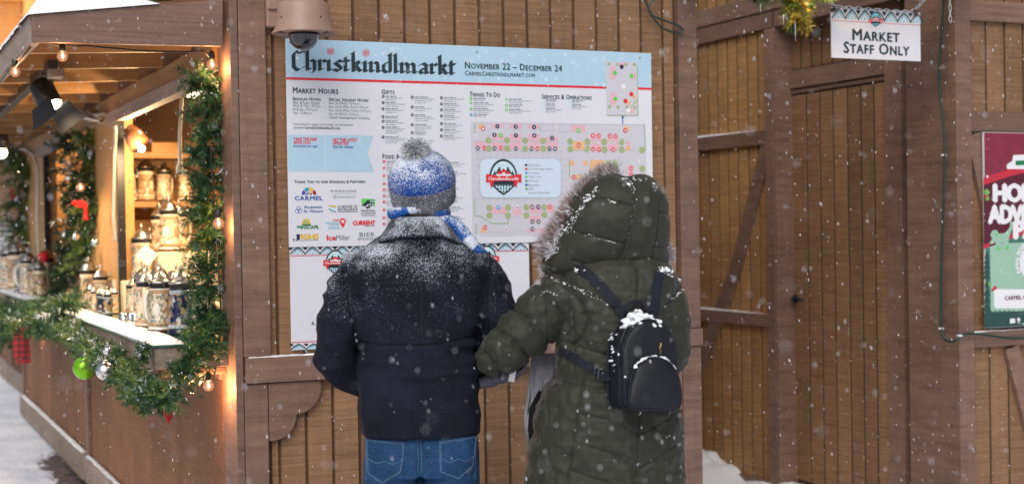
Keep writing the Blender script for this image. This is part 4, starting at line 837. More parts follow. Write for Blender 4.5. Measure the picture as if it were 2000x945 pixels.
class Board:
    def __init__(s, Y, parent): s.Y = Y; s.p = parent
    def w(s, px, py): q = at_y(px, py, s.Y); return q[0], q[2]
    def start(s): s.b = B(); return s
    def poly(s, pts, layer=1, world=False, mi=0):
        y = s.Y-.0005*layer; P = pts if (world or abs(pts[0][0]) < 20) else [s.w(*p) for p in pts]
        s.b.add([(x, y, z) for x, z in P], [tuple(range(len(P)))], mi); return s
    def rect(s, x0, y0, x1, y1, layer=1, mi=0):
        X0, Z0 = s.w(x0, y0); X1, _ = s.w(x1, y0); _, Z1 = s.w(x0, y1); return s.poly([(X0, Z1), (X1, Z1), (X1, Z0), (X0, Z0)], layer, True, mi)
    def circ(s, x, y, r, layer=1, n=16, mi=0, a0=0, a1=2*math.pi, ry=None):
        X, Z = s.w(x, y); k = s.w(x+1, y)[0]-X; return s.poly([(X+r*k*math.cos(a0+(a1-a0)*i/n), Z+(ry or r)*k*math.sin(a0+(a1-a0)*i/n)) for i in range(n+(a1-a0 < 6))], layer, True, mi)
    def ring(s, x, y, r, r2, layer=1, n=20, a0=0, a1=2*math.pi, mi=0):
        X, Z = s.w(x, y); k = s.w(x+1, y)[0]-X; yy = s.Y-.0005*layer
        for i in range(n):
            a, c = a0+(a1-a0)*i/n, a0+(a1-a0)*(i+1)/n
            s.b.add([(X+q*k*math.cos(t_), yy, Z+q*k*math.sin(t_)) for q, t_ in ((r, a), (r, c), (r2, c), (r2, a))], [(0, 1, 2, 3)], mi)
        return s
    def line(s, pts, wpx, layer=1, mi=0):
        P = [Vector(s.w(*p)) for p in pts]; k = s.w(pts[0][0]+1, pts[0][1])[0]-P[0].x; hw = wpx*k/2
        for a, c in zip(P[:-1], P[1:]):
            d_ = (c-a).normalized(); n_ = Vector((-d_.y, d_.x))*hw; e = d_*hw*.3; s.poly([tuple(a-n_-e), tuple(c-n_+e), tuple(c+n_+e), tuple(a+n_-e)], layer, True, mi)
        return s
    def text(s, t_, x0, y0, x1, y1, bold=.0, sc_=0, layer=2, sp_=1.0, shear=0, align='LEFT', lead=1.0, mi=0, rot=None):
        v, f = text_mesh(t_, 0, sc_, sp_, shear, align, lead)
        if not len(v): return s
        X0, Z0 = s.w(x0, y0); X1, _ = s.w(x1, y0); _, Z1 = s.w(x0, y1); mn, mx = v.min(0), v.max(0); y = s.Y-.0005*layer
        sx = (X1-X0)/(mx[0]-mn[0]); sz = (Z0-Z1)/(mx[1]-mn[1])
        for i, (ox, oz) in enumerate([(0, 0)] if bold < .008 else [(0, 0), (-bold, 0), (bold, 0), (0, bold*.7), (0, -bold*.7)]):
            s.b.add([(X0+(p[0]-mn[0]+ox*1.3)*sx, y-i*.00006, Z1+(p[1]-mn[1]+oz*1.3)*sz) for p in v], f, mi)
        return s
    def end(s, name, mat, parent=None, label=None): return s.b.build(name, mat, parent or s.p, label=label, recalc=False, kind='stuff' if len(s.b.f) >= 2 and name not in ('banner', 'holly_berries') else None)

# blackletter drawn with a broad nib (stroke skeletons in x-height units)
def bl_letter(ch):
    foot = lambda x: [(x, .16), (x+.17, .20)]
    head = lambda x: [(x-.13, .80), (x, .86)]
    A = {
     'C': ([[(.62, 1.42), (.42, 1.34), (.22, 1.46), (.02, 1.22)], [(.02, 1.22), (.02, .34)], [(.02, .34), (.20, .12), (.34, .10), (.66, .34)]], .86),
     'h': ([[(-.10, 1.42), (0, 1.5), (0, .16)], foot(0), [(.02, .66), (.26, .86), (.44, .74)], [(.44, .74), (.44, .10), (.34, -.02)]], .76),
     'r': ([head(0), [(0, .86), (0, .16)], foot(0), [(.02, .66), (.24, .88), (.36, .76)]], .56),
     'i': ([head(0), [(0, .86), (0, .16)], foot(0)], .38),
     's': ([[(.40, .80), (.22, .88), (.02, .70)], [(.02, .70), (.38, .36)], [(.38, .36), (.36, .22), (.20, .12), (-.06, .22)]], .66),
     't': ([[(.0, 1.12), (.0, .16)], foot(0), [(-.16, .82), (.0, .88), (.26, .88)]], .50),
     'k': ([[(-.10, 1.42), (0, 1.5), (0, .16)], foot(-.02), [(.04, .54), (.22, .84), (.36, .80), (.30, .62)], [(.16, .56), (.42, .16), (.54, .22)]], .74),
     'n': ([head(0), [(0, .86), (0, .16)], foot(0), [(.02, .66), (.26, .86), (.44, .74)], [(.44, .74), (.44, .16)], foot(.44)], .80),
     'm': ([head(0), [(0, .86), (0, .16)], foot(0), [(.02, .66), (.24, .86), (.40, .74)], [(.40, .74), (.40, .16)], foot(.40), [(.42, .66), (.64, .86), (.80, .74)], [(.80, .74), (.80, .16)], foot(.80)], 1.18),
     'd': ([[(.30, .86), (.02, .72)], [(.02, .72), (.02, .24)], [(.02, .24), (.20, .12), (.42, .26)], [(.34, 1.42), (.44, 1.5), (.44, .16)]], .78),
     'l': ([[(-.10, 1.42), (0, 1.5), (0, .16)], foot(0)], .40),
     'a': ([[(.0, .74), (.22, .88), (.42, .76)], [(.42, .76), (.42, .16)], foot(.42), [(.40, .52), (.10, .44), (.02, .24), (.16, .14), (.40, .28)]], .78)}
    return A[ch]
def blackletter(bd, word, x0, y0, x1, y1, layer=2, nib=.235, mi=0):
    """y0: top of the ascenders, y1: baseline (pixels, at x0)"""
    polys = []; x = 0; nv = np.array((math.cos(R(38)), math.sin(R(38))))*nib/2; th = np.array((-nv[1], nv[0]))*.16
    for ch in word:
        st, adv = bl_letter(ch)
        for pl_ in st:
            for a, c in zip(pl_[:-1], pl_[1:]):
                a = np.array(a)+(x, 0); c = np.array(c)+(x, 0); pts = [p+s1*nv+s2*th for p in (a, c) for s1 in (-1, 1) for s2 in (-1, 1)]
                pts = sorted(map(tuple, pts)); lo_, hi_ = [], []
                for p in pts:
                    while len(lo_) > 1 and (lo_[-1][0]-lo_[-2][0])*(p[1]-lo_[-2][1])-(lo_[-1][1]-lo_[-2][1])*(p[0]-lo_[-2][0]) <= 0: lo_.pop()
                    lo_.append(p)
                for p in reversed(pts):
                    while len(hi_) > 1 and (hi_[-1][0]-hi_[-2][0])*(p[1]-hi_[-2][1])-(hi_[-1][1]-hi_[-2][1])*(p[0]-hi_[-2][0]) <= 0: hi_.pop()
                    hi_.append(p)
                polys.append(lo_[:-1]+hi_[:-1])
        x += adv
    al = np.array([p for q in polys for p in q]); xmn, xmx = al[:, 0].min(), al[:, 0].max(); X0, Z0 = bd.w(x0, y0); X1, _ = bd.w(x1, y0); _, Z1 = bd.w(x0, y1)
    for i, q in enumerate(polys):
        bd.poly([(X0+(a-xmn)/(xmx-xmn)*(X1-X0), Z1+c/1.6*(Z0-Z1)) for a, c in q], layer+.02*(i % 12), True, mi)

def badge(bd, cx, cy, s, parent, layer=3, nm='emblem'):
    """round market emblem: dome with hut, red banner with name, checked shield; s = half width in pixels"""
    P = lambda x, y: (cx+x*s, cy+y*s)
    o = bd.start(); bd.circ(cx, cy-.05*s, .80*s, layer, 28, 0, 0, math.pi, .98*s); bd.poly([P(-.80, -.06), P(-.62, .42), P(-.28, .74), P(0, .93), P(.28, .74), P(.62, .42), P(.80, -.06)], layer)
    bd.poly([P(-.26, -1.02), P(-.30, -.86), P(.30, -.86), P(.26, -1.02), P(.12, -1.10), P(-.12, -1.10)], layer+.3); o = bd.end(nm, 'print_dark', parent)
    bd.start(); bd.circ(cx, cy-.05*s, .70*s, layer+1, 24, 0, 0, math.pi, .86*s); bd.poly([P(-.56, .36), P(-.28, .62), P(0, .80), P(.28, .62), P(.56, .36)], layer+1); bd.end('emblem_field', 'print_skyblue' if s < 20 else 'print_ltblue', o)
    bd.start()
    for k in range(-3, 4):
        for r_ in range(3):
            x, y = k*.16+(r_ % 2)*.0, .40+r_*.15
            if abs(x) < .52-(r_*.17): bd.poly([P(x-.055, y), P(x, y+.075), P(x+.055, y), P(x, y-.075)], layer+2)
    bd.poly([P(-.46, -.30), P(-.22, -.72), P(-.12, -.30)], layer+2); bd.poly([P(.46, -.30), P(.22, -.72), P(.12, -.30)], layer+2); bd.poly([P(-.62, -.2), P(-.5, -.46), P(-.4, -.2)], layer+2.2); bd.poly([P(.62, -.2), P(.5, -.46), P(.4, -.2)], layer+2.2); bd.end('checks_and_trees', 'print_dark', o)
    bd.start(); bd.poly([P(-.17, -.22), P(-.17, -.42), P(0, -.60), P(.17, -.42), P(.17, -.22)], layer+3); bd.poly([P(-.34, -.24), P(-.34, -.40), P(-.24, -.46), P(-.2, -.24)], layer+3.1); bd.poly([P(.34, -.24), P(.34, -.40), P(.24, -.46), P(.2, -.24)], layer+3.1)
    bd.poly([P(-1, -.28), P(-1, .22), P(-.4, .12), P(0, .10), P(.4, .12), P(1, .22), P(1, -.28), P(.4, -.18), P(0, -.17), P(-.4, -.18)], layer+4)
    bd.poly([P(-.78, .20), P(-.72, .52), P(-.60, .36), P(-.56, .16)], layer+3.5); bd.poly([P(.78, .20), P(.72, .52), P(.60, .36), P(.56, .16)], layer+3.5); bd.end('banner', 'print_red', o)
    bd.start(); bd.poly([P(-.52, -.19), P(-.3, -.26), P(.3, -.26), P(.52, -.19), P(.3, -.165), P(-.3, -.165)], layer+4.6); bd.poly([P(-.08, -.24), P(-.08, -.36), P(.08, -.36), P(.08, -.24)], layer+3.6); bd.poly([P(-.27, -.88), P(-.2, -.95), P(.2, -.95), P(.27, -.88)], layer+1.5)
    blackletter(bd, 'Christkindlmarkt', cx-.86*s, cy-.14*s, cx+.86*s, cy+.09*s, layer+5, .23); bd.end('banner_lettering', 'print_white', o)
    return o
def panel(x0, y0, x1, y1, Y, parent, name='panel', t=.004, mat='white_board'):
    a = at_y(x0, y0, Y); c = at_y(x1, y0, Y); d_ = at_y(x0, y1, Y); b = B(); b.box((a[0], Y, d_[2]), (c[0], Y+t, a[2])); return b.build(name, mat, parent, bevel=.0008)

# ---- main map sign
YS = 5.478
sign = thing('map_sign', 'wide white and blue market map board titled Christkindlmarkt on the hut front', 'sign')
panel(557.5, 75.5, 1271, 483, YS, sign)
bd = Board(YS, sign)
bd.start(); tl = bd.w(557.5, 75.5); tr_ = bd.w(1271, 75.5); zb = bd.w(558, 151)[1]; bd.poly([(tl[0], zb), (tr_[0], zb), (tr_[0], tl[1]), (tl[0], tl[1])], 1, True); bd.end('header_band', 'print_blue')
bd.start(); z2 = bd.w(558, 156)[1]; bd.poly([(tl[0], z2), (tr_[0], z2), (tr_[0], zb), (tl[0], zb)], 1.2, True); bd.end('red_stripe', 'print_red')
rs = random.Random(3); bd.start()
def flake(x, y, r, layer=1.6, w=1.2, thin=False):
    for k in range(6):
        a = k*math.pi/3+.2; ex, ey = x+math.cos(a)*r, y+math.sin(a)*r; bd.line([(x, y), (ex, ey)], w, layer+.01*k)
        mx_, my_ = x+math.cos(a)*r*.6, y+math.sin(a)*r*.6
        for s_ in (-.9, .9): bd.line([(mx_, my_), (mx_+math.cos(a+s_)*r*.35, my_+math.sin(a+s_)*r*.35)], w*.8, layer+.01*k+.005)
for i in range(56):
    x = rs.uniform(568, 1262); ytop = 76+(x-557)*.0407; y = ytop+rs.uniform(8, 66)
    if rs.random() < .5: flake(x, y, rs.uniform(4, 8), 1.6+.1*(i % 5), 1.3)
    else: bd.circ(x, y, rs.uniform(1.2, 4.0), 1.6+.1*(i % 5), 8)
bd.end('pale_snowflakes', 'print_flake')
bd.start()
for (x, y) in ((645.5, 100.5), (714.5, 104)):
    for k in range(8):
        a = k*math.pi/4; bd.line([(x+math.cos(a)*3.6, y+math.sin(a)*3.6), (x+math.cos(a)*8, y+math.sin(a)*8)], 1.8, 2.5+.01*k)
    bd.circ(x, y, 2.2, 2.5)
bd.end('red_snowflakes', 'print_red')
bd.start(); blackletter(bd, 'Christkindlmarkt', 569, 96, 891, 139.5, 3, .265); bd.end('title_lettering', 'print_dark')
bd.start(); bd.text('November 22 – December 24', 908, 121.5, 1097, 134.2, .018, .80, 3, 1.08); bd.text('CarmelChristkindlmarkt.com', 908, 139, 1044, 147.5, .014, .84, 3, 1.08); bd.end('date_lettering', 'print_green')
bd.start()
for t_, x0, y0, x1, y1 in (('Market Hours', 572, 171, 660, 182), ('Regular Hours', 572, 190.2, 626, 196), ('Special Holiday Hours', 642, 191.5, 719, 197.8), ('Gifts', 745, 175.5, 770, 184), ('Things To Do', 917, 180, 976, 188.6), ('Services & Operations', 1058, 184.4, 1155, 193), ('Food & Beverage', 747, 301, 822, 310.5), ('Thank You to our Sponsors & Partners', 574.5, 352, 713, 358)):
    bd.text(t_, x0, y0, x1, y1, .020, .80, 2, 1.1)
bd.end('heading_lettering', 'print_green')
bd.start()
for i, t_ in enumerate(('Mon. & Tues.: Closed', 'Wed. & Thur.: 4-9 p.m.', 'Fri.& Sat.: 12-9 p.m.', 'Sun.: 12-8 p.m.')): bd.text(t_, 572, 197.6+i*6.9, (623, 627, 620, 609)[i], 203.6+i*6.9, .004, 0, 2)
for i, t_ in enumerate(('Nov. 26 (Wed.): 12-9 p.m.', 'Dec. 15-16 (Mon.-Tues.): 4-9 p.m.', 'Dec. 22-23 (Mon.-Tues.): 12-9 p.m.', 'Dec. 24 (Wed.): 12-4 p.m.', 'Closed Thanksgiving & Christmas')): bd.text(t_, 642, 199+i*7.1, (703, 720, 725, 701, 722)[i], 205.2+i*7.1, .004, 0, 2)
bd.text('Check online for updates, event details, and entertainment', 572.5, 240.5, 689, 246, .0, 0, 2); bd.text('schedules:', 572.5, 247, 593, 251.6, 0, 0, 2); bd.text('CarmelChristkindlmarkt.com', 594.5, 247, 664, 252, .02, 0, 2); bd.end('hours_lettering', 'print_mid')
# vendor lists: number discs with lines of small print
def vendors(cols, disc, disc_name, body_w=40):
    bd.start()
    for (x, ys2, w_) in cols:
        for (y, nl) in ys2: bd.circ(x, y, 2.9, 2, 12)
    o = bd.end(disc_name, disc)
    bd.start()
    for (x, ys2, w_) in cols:
        for (y, nl) in ys2: bd.circ(x, y, 1.1, 2.5, 6)
    bd.end('disc_number', 'print_white', o)
    bd.start()
    for (x, ys2, w_) in cols:
        for (y, nl) in ys2:
            k = 0
            for li in range(nl):
                xx = x+5; yy = y-1.7+li*3.9+(xx-x)*.03; end_ = x+5+w_*rs.uniform(.72, 1.0)*(.6 if li == 0 else 1)*(.6 if li == nl-1 else 1)
                while xx < end_:
                    ww = rs.uniform(3, 8) if li else rs.uniform(6, 12); bd.rect(xx, yy, min(xx+ww, end_), yy+(2.3 if li == 0 else 1.3), 2); xx += ww+1.3
    bd.end('small_print', 'print_body')
vendors([(748, [(189, 3), (201, 3), (213, 3), (228.5, 2), (237, 3), (249, 4), (268, 4)], 44), (805, [(190.5, 4), (209.5, 3), (225, 4), (244, 4), (259.5, 2), (272, 3)], 42), (862, [(191.5, 3), (203.5, 3), (215, 3), (227, 3), (242, 3), (254, 3), (266, 3)], 42)], 'print_navy', 'navy_discs')
vendors([(750, [(316, 3), (328, 3), (343.5, 3), (359, 3), (371, 2), (383, 2), (394.5, 3), (410, 3), (425.5, 3), (437.5, 2)], 44), (868, [(318, 3), (336, 3), (355, 2), (366, 2), (384, 3), (393, 2), (405, 3), (424, 3), (432, 2)], 42)], 'print_red', 'red_discs')
vendors([(919.5, [(193, 2), (201.5, 3), (213, 3)], 50), (989, [(194.5, 3), (206, 2), (214.5, 3)], 48)], 'print_lime', 'green_discs'); vendors([(920, [(224.5, 2)], 46)], 'print_cyan', 'blue_disc')
vendors([(1061, [(196, 2), (204, 2), (212, 3)], 38), (1112, [(197.5, 2), (205.5, 3)], 36)], 'print_ltblue', 'pale_discs')
# ribbon panel (the square codes are left out)
bd.start(); bd.poly([(562, 263.5), (729.5, 265.5), (718, 300), (731, 336.5), (562.5, 335)], 1); bd.end('blue_ribbon_panel', 'print_blue')
bd.start(); bd.rect(634.5, 267, 635.3, 333, 1.5); bd.end('divider_line', 'print_white')
bd.start(); bd.text('TAKE THE MAP', 573, 269, 619, 275, .03, 0, 2); bd.text('WITH YOU!', 573, 276, 606, 282, .03, 0, 2); bd.text('GET THE LATEST', 649.5, 270.4, 698.5, 276.4, .03, 0, 2); bd.text('UPDATES!', 649.5, 277, 680, 283, .03, 0, 2); bd.end('red_lettering', 'print_red')
bd.start(); bd.text('Download our app!', 573, 283, 620, 289, .012, 0, 2); bd.text('Visit the website.', 649.5, 284, 690.5, 289.5, .012, 0, 2); bd.end('blue_lettering', 'print_royal')
# sponsors
bd.start(); 
for k, (r1, r2) in enumerate(((14.5, 8.2), (6.2, 2.6))):
    for j in range(4): bd.ring(603.5, 381, r1, r2, 2, 5, math.pi-(j+1)*math.pi/4+.05, math.pi-j*math.pi/4-.05, j)
bd.text('CARMEL', 576, 383.2, 629.5, 391.3, .03, 0, 2, 1.15, mi=4); bd.b.build('carmel_logo', ['print_purple', 'print_teal', 'print_yellow', 'print_maroon', 'print_royal'], sign, recalc=False)
bd.start(); bd.text('PORSCHE', 646.5, 371.3, 695.5, 375.2, .03, 0, 2, 1.3); bd.rect(648, 378.2, 696, 378.6, 2); bd.ring(653.5, 385, 3.3, 2.7, 2, 16); bd.circ(653.5, 385, 1.3, 2, 8); bd.text('Tom Wood Porsche', 658.5, 382.3, 694.5, 387.2, 0, 0, 2); bd.end('car_dealer_logo', 'print_grey')
bd.start(); bd.text('Ascension', 593.5, 401.5, 629, 407.3, .012, 0, 2); bd.text('St. Vincent', 593, 409.6, 630.5, 415.4, .012, 0, 2)
for k in range(3): a = k*2*math.pi/3-math.pi/2; bd.ring(583+math.cos(a)*3.4, 410.5+math.sin(a)*3.4, 4.2, 3.4, 2+.1*k, 12)
bd.end('hospital_logo', 'print_royal')
bd.start(); bd.text('A DECADE  OF', 660.5, 401.2, 697.5, 405.2, .018, 0, 2, 1.1); bd.text('EXCELLENCE', 660, 406.6, 698, 411.4, .022, 0, 2, 1.1); bd.rect(660, 413.3, 698, 414.2, 2); bd.poly([(641, 401), (657, 401.8), (657, 405), (644, 403.5)], 2, mi=1); bd.poly([(638, 405), (657, 406.5), (657, 414.5), (646, 415)], 2, mi=2); bd.line([(642, 408), (649, 412), (656, 414)], 1.4, 2.6); bd.text('+', 686.3, 402, 689, 404.8, .02, 0, 2, mi=1); bd.b.build('decade_logo', ['print_dark', 'print_yellow', 'print_ltblue'], sign, recalc=False)
bd.start(); bd.poly([(705, 388), (732.5, 389), (732.5, 402.5), (720, 398), (707, 401.5)], 2, mi=1); bd.poly([(705.5, 402.3), (719, 389.5), (722, 395), (714, 402.8)], 2.4); bd.poly([(721, 391), (730.5, 390.5), (728.5, 402.5), (719, 402)], 2.4); bd.poly([(713, 404), (722, 402.5), (724, 405), (717, 408)], 2.4)
for (x, y) in ((724, 393.3), (728, 393.3), (722.5, 399), (727, 399)): bd.rect(x-1.3, y-1.6, x+1.3, y+1.6, 2.7, 2)
bd.text('RENEWAL', 705.5, 409.6, 733, 414, .012, 0, 2, 1.2); bd.text('by ANDERSEN', 705.5, 415.6, 733.5, 419, .012, 0, 2, 1.1); bd.rect(706, 420.6, 733, 421.6, 2); bd.b.build('window_maker_logo', ['print_dark', 'print_lime', 'print_ltblue'], sign, recalc=False)
bd.start(); bd.circ(598, 436, 8.2, 2, 20, 1, -.25, math.pi+.25); bd.poly([(590, 437.5), (606.5, 437.5), (607, 440), (589.5, 440)], 2.3, mi=0); bd.poly([(577.5, 447), (582, 439.5), (584, 442.5), (587, 439.5), (587.5, 447), (585, 443.5), (582.5, 446), (581.5, 443)], 2.4); bd.text('INSCAPE.', 588, 440.6, 623, 447.2, .03, 0, 2.4, 1.0); bd.circ(595, 433, 3.2, 2.3, 10, 2); bd.circ(600, 434.5, 2.6, 2.4, 10, 2); bd.b.build('mainscape_logo', ['print_forest', 'print_yellow', 'print_olive'], sign, recalc=False)
bd.start(); bd.text('visit', 649.5, 427.5, 662, 431.8, .012, 0, 2); bd.circ(669.3, 432.5, 6.2, 2, 20); bd.poly([(663.6, 435), (675, 435), (669.5, 446)], 2.1)
for k in range(5): a = -math.pi/2+k*2*math.pi/5; bd.line([(669.3, 432.5), (669.3+math.cos(a)*3.6, 432.5+math.sin(a)*3.6)], 1.6, 2.6+.01*k, 1)
for i, t_ in enumerate(('hamilton', 'county', 'indiana')): bd.text(t_, (636, 642.5, 641)[i], 432.6+i*4.9, 662.5, 437.4+i*4.9, .01, 0, 2, mi=2)
bd.b.build('visit_logo', ['print_red', 'print_white', 'print_skyblue'], sign, recalc=False)
bd.start(); bd.text('CURRENT', 689, 431.5, 732.5, 439.6, .045, 0, 2, .95); bd.end('current_logo', 'print_red'); bd.start(); bd.text('PUBLISHING LLC', 711, 440.6, 732.5, 442.2, .02, 0, 2); bd.end('current_small_print', 'print_mid')
bd.start(); bd.text('IGHS', 588, 457.5, 621.5, 467.2, .05, 0, 2, 1.0, mi=1); bd.poly([(578.5, 457.5), (585.8, 457.3), (585.2, 468.5), (577.5, 470.6), (579.5, 466)], 2); bd.circ(574, 468.4, 2.6, 2, 12, 2); bd.rect(586, 469, 621, 470, 2, 2); bd.b.build('ighs_logo', ['print_navy', 'print_yellow', 'print_grey'], sign, recalc=False)
bd.start(); bd.text('Ice', 638.3, 459.5, 655.5, 469.4, .03, 0, 2, mi=0); bd.text('Miller', 656.2, 459, 683, 469.2, -.004, 0, 2, mi=1); bd.b.build('law_firm_logo', ['print_red', 'print_mid'], sign, recalc=False)
bd.start(); bd.text('BIER', 702, 454, 732, 462, 0, 0, 2, 1.1); bd.text('BREWERY', 699, 464, 735, 469.5, 0, 0, 2, 1.2); bd.end('brewery_logo', 'print_mid')
# map
mp_ = bd.start(); bd.rect(919, 237.5, 1261, 463, 1); mp_ = bd.end('map_field', 'print_map')
C_ = lambda x, y: (900+x/3.636, 230+y/3.636)
def many(mat, name, fn, parent=mp_): bd.start(); fn(); return bd.end(name, mat, parent)
lines = [((100, 45), (1310, 50)), ((100, 240), (760, 240)), ((100, 300), (760, 300)), ((100, 380), (140, 380)), ((700, 100), (780, 100)), ((570, 95), (780, 102)), ((96, 815), (560, 812)), ((110, 575), (420, 575)), ((100, 170), (700, 170)), ((710, 230), (710, 300)), ((760, 235), (1300, 235))]+[((x, 235), (x, 300)) for x in range(120, 760, 46)]+[((x, 570), (x, 600)) for x in range(160, 700, 50)]+[((1130+20*k, 300), (1130+20*k, 420)) for k in range(3)]+[((105, 340+60*k), (140, 340+60*k)) for k in range(4)]+[((720, 340+50*k), (760, 340+50*k)) for k in range(5)]
many('print_line', 'map_lines', lambda: [bd.line([C_(*a), C_(*c)], .7, 1.5+.01*(i % 20)) for i, (a, c) in enumerate(lines)])
pink = [(216, 43, 302, 73), (346, 45, 432, 75), (476, 46, 562, 77), (218, 113, 303, 160), (346, 115, 432, 163), (478, 116, 563, 164), (606, 137, 690, 166), (98, 172, 185, 218), (218, 174, 304, 226), (346, 174, 432, 226), (478, 175, 564, 224), (606, 177, 690, 228), (783, 52, 883, 100), (920, 120, 998, 166), (1042, 122, 1120, 170), (920, 180, 998, 232), (1042, 183, 1120, 234), (1172, 168, 1202, 200), (1182, 336, 1220, 424), (216, 632, 320, 682), (370, 632, 428, 692), (486, 620, 570, 678), (612, 618, 665, 674), (486, 694, 570, 742), (470, 784, 548, 812), (556, 784, 600, 812), (300, 788, 340, 812)]
many('print_pink', 'pink_blocks', lambda: [bd.poly([C_(x0, y0), C_(x1, y0+1), C_(x1, y1+1), C_(x0, y1)], 2) for x0, y0, x1, y1 in pink])
many('print_orange', 'orange_blocks', lambda: [bd.poly([C_(x0, y0), C_(x1, y0+1), C_(x1, y1+1), C_(x0, y1)], 2.2) for x0, y0, x1, y1 in ((123, 45, 158, 80), (798, 166, 876, 228), (1168, 60, 1196, 95), (1172, 200, 1202, 234), (776, 304, 806, 340), (870, 306, 900, 340), (918, 300, 1022, 385), (143, 780, 178, 815), (800, 405, 860, 440))])
many('print_grass', 'grass_block', lambda: bd.poly([C_(1024, 303), C_(1114, 306), C_(1114, 428), C_(1024, 425)], 2.1))
many('print_edge', 'green_edges', lambda: [bd.line([C_(*p) for p in pl_], 1.1, 2.5+.1*i) for i, pl_ in enumerate(([(97, 42), (97, 108)], [(98, 575), (98, 698), (140, 700), (218, 750), (336, 750), (336, 700)], [(107, 752), (107, 818)], [(563, 70), (563, 92)], [(1300, 48), (1310, 235)], [(770, 300), (770, 430)]))])
many('print_olive', 'map_trees', lambda: [bd.circ(*C_(x, y), 5.9, 2.7, 14) for x, y in ((196, 162), (326, 162), (456, 164), (584, 165), (198, 219), (328, 219), (456, 221), (585, 220), (775, 170), (898, 171), (1018, 172), (1140, 173), (776, 224), (899, 224), (1020, 227), (1142, 227), (1286, 230), (1288, 363), (1118, 412), (464, 636), (592, 636), (464, 694), (592, 690), (202, 640), (334, 638), (202, 694), (334, 694))])
discs = {'print_navy': [(259, 62, 2), (389, 65, 3), (519, 67, 4), (238, 123, 5), (390, 126, 7), (521, 127, 8), (647, 145, 9), (120, 217, 10), (238, 218, 12), (391, 220, 14), (500, 220, 15), (628, 220, 17), (668, 221, 18), (507, 633, 38), (549, 633, 39), (508, 738, 42), (551, 738, 43), (508, 790, 44)],
 'print_red': [(157, 78, 1), (165, 217, 11), (284, 218, 13), (542, 221, 16), (938, 128, 20), (978, 129, 21), (1058, 130, 22), (1098, 131, 23), (836, 197, 25), (939, 226, 26), (980, 228, 27), (1080, 228, 28), (1166, 92, 24), (1210, 360, 31), (1210, 407, 32), (632, 633, 40), (173, 779, 34), (800, 425, 29)],
 'print_lime': [(280, 124, 6), (833, 91, 19)], 'print_cyan': [(266, 637, 35)], 'print_white': [(399, 637, 36), (320, 796, 37), (104, 133, 0), (114, 728, 0), (679, 63, 0), (903, 76, 0)]}
for mt_, dl_ in discs.items():
    o = many(mt_, 'number_discs', lambda: [bd.circ(*C_(x, y), 4.1, 3.2, 14) for x, y, n_ in dl_])
    many('print_white' if mt_ != 'print_white' else 'print_mid', 'disc_number', lambda: [(bd.text(str(n_), C_(x, y)[0]-(1.1 if n_ < 10 else 2.3), C_(x, y)[1]-2.1, C_(x, y)[0]+(1.1 if n_ < 10 else 2.3), C_(x, y)[1]+2.1, .03, 0, 3.7) if n_ else bd.ring(*C_(x, y), 2.4, 1.6, 3.7, 10)) for x, y, n_ in dl_], o)
def rrect(x0, y0, x1, y1, r, layer):
    pts = []
    for cx, cy, a0 in ((x1-r, y0+r, -90), (x1-r, y1-r, 0), (x0+r, y1-r, 90), (x0+r, y0+r, 180)):
        for k in range(7): a = R(a0+15*k); pts.append((cx+r*math.cos(a), cy+r*math.sin(a)))
    bd.poly(pts, layer)
many('print_line', 'legend_border', lambda: rrect(936.5, 309.3, 1096, 387, 13, 3.6)); lg = many('print_pale', 'legend_panel', lambda: rrect(937.5, 310.2, 1095, 386, 12.5, 4))
for i, (mt_, t_) in enumerate((('print_navy', 'Gift Vendors'), ('print_red', 'Food & Beverage Vendors'), ('print_cyan', 'Ice Skating'), ('print_lime', 'Things To Do'), ('print_grey', 'Photo Spot'), ('print_royal', 'Restrooms'), ('print_edge', 'ATM'), ('print_white', 'Services & Operations'))):
    y = 322.6+i*7.75; bd.start(); bd.circ(1027.2+i*.1, y, 2.5, 5, 12); bd.end('legend_dot', mt_, mp_)
bd.start()
for i, (t_, x1) in enumerate((('Gift Vendors', 1054), ('Food & Beverage Vendors', 1079), ('Ice Skating', 1052), ('Things To Do', 1056), ('Photo Spot', 1052), ('Restrooms', 1052), ('ATM', 1041), ('Services & Operations', 1074))): bd.text(t_, 1031.5, 320.2+i*7.75, x1, 325.4+i*7.75, 0, 0, 5)
bd.end('legend_lettering', 'print_grey', mp_)
badge(bd, 983, 349.5, 34.5, sign, 5, 'market_emblem')
# inset map top right
bd.start(); bd.poly([(1183, 120), (1244, 122), (1246, 226.5), (1184.5, 225)], 3); ins = bd.end('inset_map', 'print_map')
C2 = lambda x, y: (900+x/4.5, 80+y/4.5)
many('print_pink', 'pink_blocks', lambda: [bd.poly([C2(x0, y0), C2(x1, y0), C2(x1, y1), C2(x0, y1)], 4) for x0, y0, x1, y1 in ((1310, 230, 1360, 342), (1492, 286, 1538, 342), (1312, 455, 1362, 566), (1490, 590, 1524, 634), (1385, 196, 1440, 222))], ins)
many('print_orange', 'orange_blocks', lambda: [bd.poly([C2(*p) for p in q_], 4) for q_ in ([(1495, 470), (1512, 455), (1540, 500), (1520, 520)], [(1448, 530), (1466, 515), (1490, 552), (1468, 572)])], ins)
many('print_olive', 'map_trees', lambda: [bd.circ(*C2(x, y), 3, 4.2, 10) for x, y in ((1300, 206), (1376, 209), (1450, 211), (1523, 212), (1306, 582), (1380, 584), (1457, 584), (1528, 586))]+[bd.line([C2(1490, 588), C2(1550, 520)], 1.6, 4.4), bd.line([C2(1548, 225), C2(1556, 650)], 1.3, 4.5), bd.line([C2(1282, 655), C2(1556, 655)], 1.2, 4.6)], ins)
